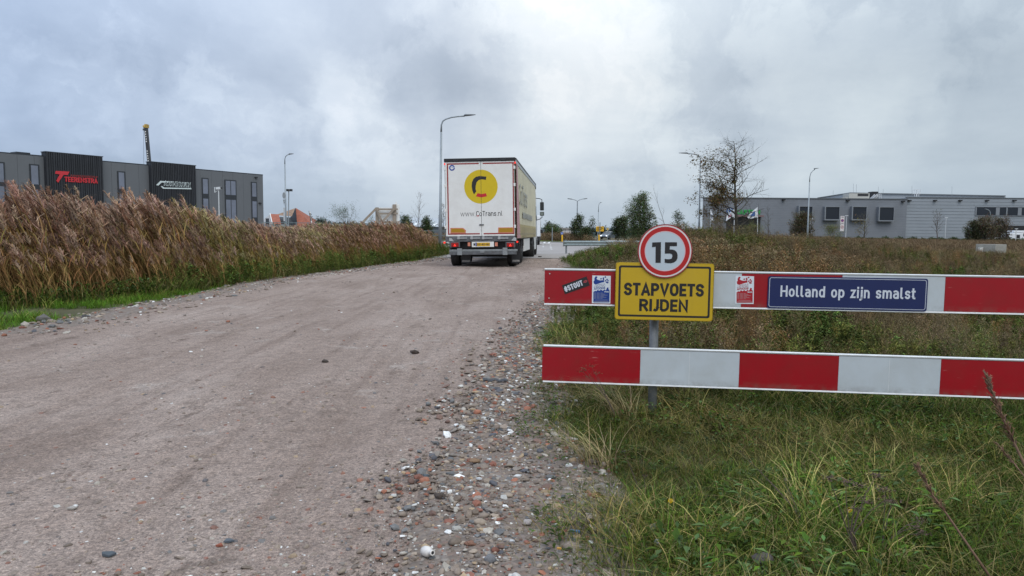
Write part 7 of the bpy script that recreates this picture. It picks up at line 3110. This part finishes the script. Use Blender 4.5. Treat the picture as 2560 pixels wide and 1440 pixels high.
for px, py, Y, lb in ((1676, 1252, 3.0, 'single yellow daisy-like flower in the grass under the barrier'), (2123, 1275, 2.85, 'small yellow flower among the dead umbels')):
    p = A_(px, py, Y)
    root = empty('yellow_flower', Matrix.Translation((p.x, p.y, 0)), lb, 'flower')
    s = MB()
    s.tube([(0, 0, 0), (.005, 0, p.z * .6), (0, 0, p.z)], .0012, 5)
    s.build('stem', mat('green_stem', (.08, .12, .03), .7), root)
    s = MB()
    q = Vector((0, 0, p.z))
    for k in range(12):
        a = 2 * math.pi * k / 12
        s.leaf(q, (math.cos(a), -.25, math.sin(a) + .3), (0, -1, .3), .013, .006, (.75, .52, .01))
    h_ = s.build('petals', M_vegd, root)
    s = MB()
    s.tube([q + Vector((0, -.002, 0)), q + Vector((0, -.005, .001))], .0035, 8)
    s.build('centre', mat('flower_centre', (.45, .25, .01), .7), root)
# yellow feathered leaf
root = empty('yellow_leaf', Matrix.Translation(A_(1875, 1362, 2.75)), 'yellow feathered leaf lying in the grass at the bottom', 'leaf')
s = MB()
for k in range(7):
    t = (k - 3) * .014
    for sg in (-1, 1):
        s.leaf((t, 0, .002 * k), (.25, .3 * sg, sg * .9), (0, -1, .4), .020, .010, jit((.38, .33, .05), .15))
s.build('leaflets', M_vegd, root)
# fallen straw tuft left of the post
for k, (px, py, Y, sc_, lab, pi) in enumerate(((1560, 1010, 4.35, 1.5, 'arching tuft of straw-coloured grass left of the barrier post', 3), (1500, 1130, 3.7, 1.15, 'flattened tuft of straw grass pointing at the rubble', 3))):
    g = gnd(px, py + 40)
    s = MB()
    for _ in range(90):
        a = R.uniform(0, 6.283)
        r = .10 * math.sqrt(R.random())
        s.blade((r * math.cos(a), r * math.sin(a), -.01), R.gauss(3.1, 1.0), .30 * sc_ * R.uniform(.6, 1.1), R.uniform(.6, 1.3), .0045, jit(R.choice([STRAW, (.30, .22, .12), (.24, .22, .09)])), 4, R.uniform(-.7, .7), lean=R.uniform(.1, .4))
    s.col = (1, 1, 1)
    o = s.build('straw_tuft', M_vegd, None, (g.x, g.y, 0))
    tag(o, lab, 'grass tuft')


# ------------------------------------------------------------------ trees and bushes
def tree(name, D, basepx, toppx, wpx, label, seed, leafcol, leaf_n=0, leaf_size=.1, trunk=.09, levels=4, lean=-.15, leaf_side=0.0, nmain=16, barkcol=(.06, .055, .045), spread_up=.75, group=None, first=.25, leafw=.5, cat='tree', fill=0, fz=(.02, 1.0)):
    rr = random.Random(seed)
    b = at(basepx[0], basepx[1], D)
    b.z = max(-.1, min(b.z, .4)) if basepx[1] < 640 else 0
    top = at(toppx[0], toppx[1], D)
    H = top.z
    Wd = wpx / FPX * D
    root = empty(name, Matrix.Translation((b.x, D, 0)), label, cat, group)
    s = MB()
    tips = []

    def limb(p, d, L, r, lvl):
        n = 4 if lvl < 2 else 3
        pts, rad = [p], [r]
        q, dd = p, d.normalized()
        for k in range(n):
            dd = (dd + Vector((rr.gauss(0, .13) + lean * .10 * lvl, rr.gauss(0, .13), rr.gauss(.04, .09)))).normalized()
            q = q + dd * L / n
            pts.append(q)
            rad.append(r * (1 - .8 * (k + 1) / n))
        s.tube(pts, rad, 5 if lvl < 2 else 3, cap=False)
        if lvl >= levels - 1:
            tips.extend(pts[1:])
            return
        if lvl >= 1:
            tips.append(pts[-1])
        nb = {1: 6, 2: 4, 3: 3}.get(lvl, 3)
        for k in range(nb):
            t = rr.uniform(.25, .95)
            i = min(int(t * n), n - 1)
            pp = pts[i].lerp(pts[i + 1], t * n - i)
            side = Vector((rr.gauss(0, 1), rr.gauss(0, 1), rr.gauss(0, .5)))
            side = (side - dd * side.dot(dd)).normalized()
            limb(pp, dd * .8 + side * .75 + Vector((lean * .5, 0, .25)), L * rr.uniform(.35, .58), r * .5 * (1 - .5 * t), lvl + 1)

    # trunk
    n = 10
    tp = [Vector(((top.x - b.x) * (k / n) + .03 * H * .1 * rr.gauss(0, 1) * (k > 0), rr.gauss(0, .01) * H, H * k / n)) for k in range(n + 1)]
    s.tube(tp, [trunk * (1 - .88 * k / n) for k in range(n + 1)], 7)
    for k in range(nmain):
        t = first + (1 - first) * (k + rr.random()) / nmain
        i = min(int(t * n), n - 1)
        p = tp[i].lerp(tp[i + 1], t * n - i)
        a = k * 2.4 + rr.uniform(-.5, .5)
        prof = math.sin(math.pi * min(max((t - first) / (1 - first) * .80 + .18, .05), 1.0)) ** .8
        L = Wd * .5 * prof * rr.uniform(.75, 1.15) + .04 * H
        limb(p, Vector((math.cos(a) + lean * .4, math.sin(a), spread_up)), L, trunk * .38 * (1 - .7 * t), 1)
    s.build('trunk', mat('bark_%02d' % int(barkcol[0] * 100), barkcol, .9, var=.25, vscale=6), root)
    if leaf_n:
        s = MB()
        if leaf_side:
            tips = rr.sample(tips, int(len(tips) * .22))
        for _ in range(leaf_n):
            p = rr.choice(tips)
            if leaf_side and (p.x > -.06 * Wd or rr.random() < max(0, p.z / H - .48) * 2.0):
                continue
            o = Vector((rr.gauss(0, leaf_size), rr.gauss(0, leaf_size), rr.gauss(0, leaf_size)))
            d = Vector((lean * 3 + rr.gauss(0, 1), rr.gauss(0, 1), rr.gauss(0, .8)))
            c = leafcol[rr.randrange(len(leafcol))]
            L = leaf_size * rr.uniform(.6, 1.3)
            s.leaf(p + o, d, (0, 0, 1), L, L * leafw, tuple(x * rr.uniform(.7, 1.3) for x in c))
        cnt = 0
        while cnt < fill:
            u, v, w = rr.uniform(-1, 1), rr.uniform(-1, 1), rr.uniform(-1, 1)
            if u * u + v * v + w * w > 1.0 or pnoise((u * 2.6 + seed, v * 2.6, w * 2.6)) < -.08 - .25 * (1 - (u * u + v * v + w * w)):
                continue
            zc, zr_ = (fz[0] + fz[1]) / 2 * H, (fz[1] - fz[0]) / 2 * H
            p = Vector((u * Wd * .5 * (1.0 - .25 * w * (-.6 if name == 'willow' else 1)) + (top.x - b.x) * .5 + lean * .25 * (w + 1) * Wd * .3, v * Wd * .5, max(zc + w * zr_, .05)))
            d = Vector((lean * 3 + rr.gauss(0, .8), rr.gauss(0, 1), rr.gauss(.3, .8)))
            c = leafcol[rr.randrange(len(leafcol))]
            L = leaf_size * rr.uniform(.7, 1.5)
            sh_ = .8 + .5 * pnoise((u * 4 + seed, v * 4, w * 4))
            s.leaf(p, d, (0, 0, 1), L, L * leafw, tuple(x * rr.uniform(.75, 1.25) * sh_ for x in c))
            cnt += 1
        s.col = (1, 1, 1)
        tag(s.build('crown', M_vegd, root), kind='stuff')
    return root


# the half-bare tree before the hall
tree('autumn_tree', 56, (1841, 600), (1836, 352), 165, 'half-bare young tree before the hall with brown leaves left on its windward side', 4, [(.12, .085, .03), (.085, .065, .025), (.15, .10, .035)],
     13000, .19, .16, 4, -.25, 1.0, 44, (.05, .044, .032), .36, first=.20)
tree('bare_tree', 62, (1041, 600), (1052, 484), 46, 'slender bare tree rising from the reeds right of the timber signboard', 9, [], 0, .1, .05, 4, .0, 0, 16, (.10, .085, .075), 1.3, first=.35)
tree('bare_shrub', 64, (1027, 590), (1030, 532), 30, 'small leafless shrub left of the slender bare tree', 12, [(.08, .08, .05)], 60, .06, .03, 3, .0, 0, 10, (.12, .10, .09), 1.1, first=.2)
tree('bare_tree', 19, (1707, 680), (1632, 470), 70, 'leafless leaning sapling just behind the round 15 sign', 21, [], 0, .05, .016, 3, -.6, 0, 9, (.11, .10, .085), .9, first=.3)
tree('bare_tree', 104, (1921, 600), (1920, 517), 32, 'small bare tree right of the flags before the hall', 33, [], 0, .1, .08, 4, 0, 0, 14, (.07, .06, .055), 1.2, first=.25)
tree('young_tree', 118, (2161, 604), (2161, 537), 55, 'young tree with yellow leaves on its left before the third hall window', 35, [(.24, .17, .03), (.20, .15, .03)], 900, .22, .12, 4, -.4, 1.0, 18, (.09, .08, .06), .9, first=.2)
tree('bare_tree', 120, (2343, 604), (2343, 533), 42, 'bare young tree before the blank wall of the pale wing', 36, [(.12, .10, .05)], 60, .2, .11, 4, 0, 0, 18, (.10, .09, .075), 1.2, first=.3)
tree('bare_tree', 122, (2517, 604), (2516, 543), 34, 'bare twiggy tree at the right end of the hall bushes', 37, [(.10, .06, .04)], 200, .2, .10, 4, 0, 0, 16, (.08, .05, .045), 1.0, first=.2)
DG = [(.075, .10, .042), (.055, .08, .035), (.10, .12, .05)]
tree('willow', 47, (1613, 618), (1608, 496), 76, 'windswept green willow bush directly behind the round 15 sign', 41, [(.12, .165, .065), (.15, .20, .085), (.085, .12, .05), (.19, .22, .12)], 5000, .15, .10, 4, -.5, 0, 30, (.06, .06, .045), 1.1, first=.04, leafw=.28, fill=5000, fz=(.0, .93))
tree('bush', 115, (2003, 606), (2008, 544), 60, 'dense brown-green bush before the first hall window', 42, [(.10, .10, .055), (.13, .11, .06), (.15, .10, .05)], 4200, .22, .10, 4, -.2, 0, 26, (.07, .06, .05), .9, first=.05, fill=2500)
tree('bush', 118, (2462, 606), (2462, 552), 62, 'large brown bush before the loading bay', 43, [(.13, .10, .06), (.10, .10, .05), (.15, .10, .06)], 2600, .24, .10, 4, -.2, 0, 26, (.06, .05, .045), .7, first=.05, fill=1100, group='bushes before the loading bay')
tree('bush', 121, (2500, 606), (2498, 553), 50, 'slightly smaller brown bush right of the large one by the loading bay', 44, [(.14, .10, .06), (.11, .09, .05)], 2200, .24, .10, 4, -.2, 0, 24, (.06, .05, .045), .7, first=.05, fill=1100, group='bushes before the loading bay')
tree('bush', 118, (2434, 606), (2437, 560), 40, 'low green-brown bush left of the large one by the loading bay', 45, [(.08, .09, .045), (.10, .09, .05)], 3000, .24, .10, 4, -.2, 0, 20, (.06, .05, .045), .7, first=.05, fill=1100, group='bushes before the loading bay')
for k, (x, yt, w, D, lb, lc, ln) in enumerate(((1449, 543, 24, 104, 'taller young tree close behind the double-armed lamp', DG, 1500), (1437, 556, 18, 106, 'shorter young tree left of the double-armed lamp', DG, 1200), (1480, 551, 22, 110, 'thin half-bare young tree left of the yellow route board', DG, 420),
                                                (1545, 552, 24, 100, 'young leafy tree right of the grey car, the left of two', DG, 2200), (1561, 546, 26, 98, 'young leafy tree right of the grey car, the right of two', DG, 2400), (1696, 536, 26, 60, 'small grey-green tree between the round sign and the left-armed lamp', DG, 1300),
                                                (1372, 562, 14, 130, 'small dark bush standing above the far blue-grey block', DG, 1200), (1386, 566, 12, 128, 'slender dark bush beside the lone grey post', DG, 700))):
    tree('young_tree', D, (x, 601), (x, yt), w, lb, 50 + k, lc, ln, .0028 * D * .8, .0008 * D, 4, -.15, 0, 20, (.05, .05, .04), 1.1, group='young trees along the far junction', first=.12)
tree('bush', 125, (1381, 602), (1383, 577), 44, 'low rounded green bush at the far left of the junction verge', 70, [(.10, .14, .05), (.08, .11, .04)], 2600, .26, .08, 3, 0, 0, 20, (.05, .05, .04), .8, first=.02, fill=3500)
tree('bush', 112, (1463, 602), (1463, 577), 28, 'low dark green bush behind the kerb between the young trees', 71, [(.06, .09, .035), (.08, .10, .04)], 2200, .24, .08, 3, 0, 0, 18, (.05, .05, .04), .8, first=.02, fill=3500)
tree('bush', 35, (880, 620), (860, 537), 105, 'pale green willow shoots standing out of the reeds left of the timber signboard', 72, [(.12, .16, .07), (.16, .19, .10), (.09, .13, .05)], 2600, .055, .03, 4, -.35, 0, 22, (.07, .07, .05), 1.2, first=.25, leafw=.3)
tree('bush', 34, (930, 615), (930, 548), 40, 'small green willow shoots close left of the timber signboard', 73, [(.12, .16, .07), (.09, .13, .05)], 700, .055, .02, 3, -.35, 0, 12, (.07, .07, .05), 1.2, first=.25, leafw=.3)
tree('bush', 68, (1015, 590), (1013, 545), 38, 'dark green bush at the right foot of the timber signboard', 74, DG, 1500, .16, .05, 3, 0, 0, 16, (.05, .05, .04), .8, first=.05, fill=2000)
tree('bush', 66, (1065, 592), (1066, 548), 34, 'dark green bush before the far grey shed', 75, DG, 1500, .16, .05, 3, 0, 0, 16, (.05, .05, .04), .8, first=.05, fill=2000)
tree('young_tree', 52, (1107, 610), (1109, 515), 30, 'thin tree with sparse brown leaves behind the tall lamp, cut by the lorry', 76, [(.15, .10, .07), (.10, .08, .05)], 420, .08, .05, 4, 0, 0, 16, (.09, .07, .06), 1.1, first=.2)
tree('bush', 110, (800, 585), (803, 552), 40, 'small bluish bush on the horizon right of the banner', 77, [(.08, .11, .08), (.10, .13, .10)], 1600, .25, .08, 3, 0, 0, 16, (.07, .08, .08), .9, first=.05)
tree('bush', 60, (2085, 606), (2080, 575), 66, 'pale green reeds-like bush left of the white zone sign', 78, [(.15, .17, .06), (.18, .18, .08)], 2600, .11, .04, 3, -.2, 0, 18, (.09, .09, .05), 1.2, first=.02, leafw=.25)
tree('bush', 48, (1790, 620), (1795, 560), 84, 'tangled olive bush at the foot of the half-bare tree', 79, [(.15, .12, .05), (.12, .11, .05), (.17, .10, .05)], 3200, .08, .03, 4, -.2, 0, 22, (.09, .08, .05), 1.0, first=.05, leafw=.3, fill=2500)
tree('bush', 46, (1880, 620), (1878, 572), 70, 'yellow-green bush right of the half-bare tree trunk', 80, [(.17, .17, .06), (.13, .14, .05)], 3000, .08, .03, 4, -.2, 0, 22, (.09, .09, .05), 1.0, first=.05, leafw=.3, fill=2500)


def hedge(name, p0, p1, h, depth, n, label, cols, kind='stuff', leaf=.25):
    """long row of foliage, too far away to count its plants"""
    s = MB()
    for _ in range(n):
        t = R.random()
        hh = h * (.75 + .45 * pnoise((t * 40, 0, 3)) + .2 * pnoise((t * 130, 5, 3)))
        x = p0[0] + (p1[0] - p0[0]) * t
        y = p0[1] + (p1[1] - p0[1]) * t + R.uniform(0, depth)
        z = hh * R.random() ** .7
        s.leaf((x, y, z), (R.gauss(0, 1), R.gauss(0, 1), R.gauss(0, .7)), (0, 0, 1), leaf * R.uniform(.6, 1.4), leaf * .6, jit(R.choice(cols), .35))
    s.col = (1, 1, 1)
    o = s.build(name, M_vegd)
    tag(o, label, 'hedge' if kind is None else None, kind=kind)
    return o


a, b = at(1930, 600, 128), at(2600, 600, 126)
hedge('hedge', (a.x, 126), (b.x, 124), 1.15, 1.2, 26000, 'low trimmed green hedge running along the foot of the factory hall', [(.05, .085, .03), (.07, .10, .035)], None, .22)
for k, (x0, x1, D, h, c, lb) in enumerate(((560, 1110, 240, 4.2, (.085, .115, .105), 'row of distant trees with haze painted bluish into their leaves, beyond the reeds'), (1340, 1760, 420, 5.5, (.095, .13, .13), 'distant tree line with haze painted bluish into its leaves, behind the junction'), (-200, 560, 260, 3.5, (.08, .10, .08), 'distant tree line behind the office'))):  # blue mixed into the leaf colours stands in for haze over distance
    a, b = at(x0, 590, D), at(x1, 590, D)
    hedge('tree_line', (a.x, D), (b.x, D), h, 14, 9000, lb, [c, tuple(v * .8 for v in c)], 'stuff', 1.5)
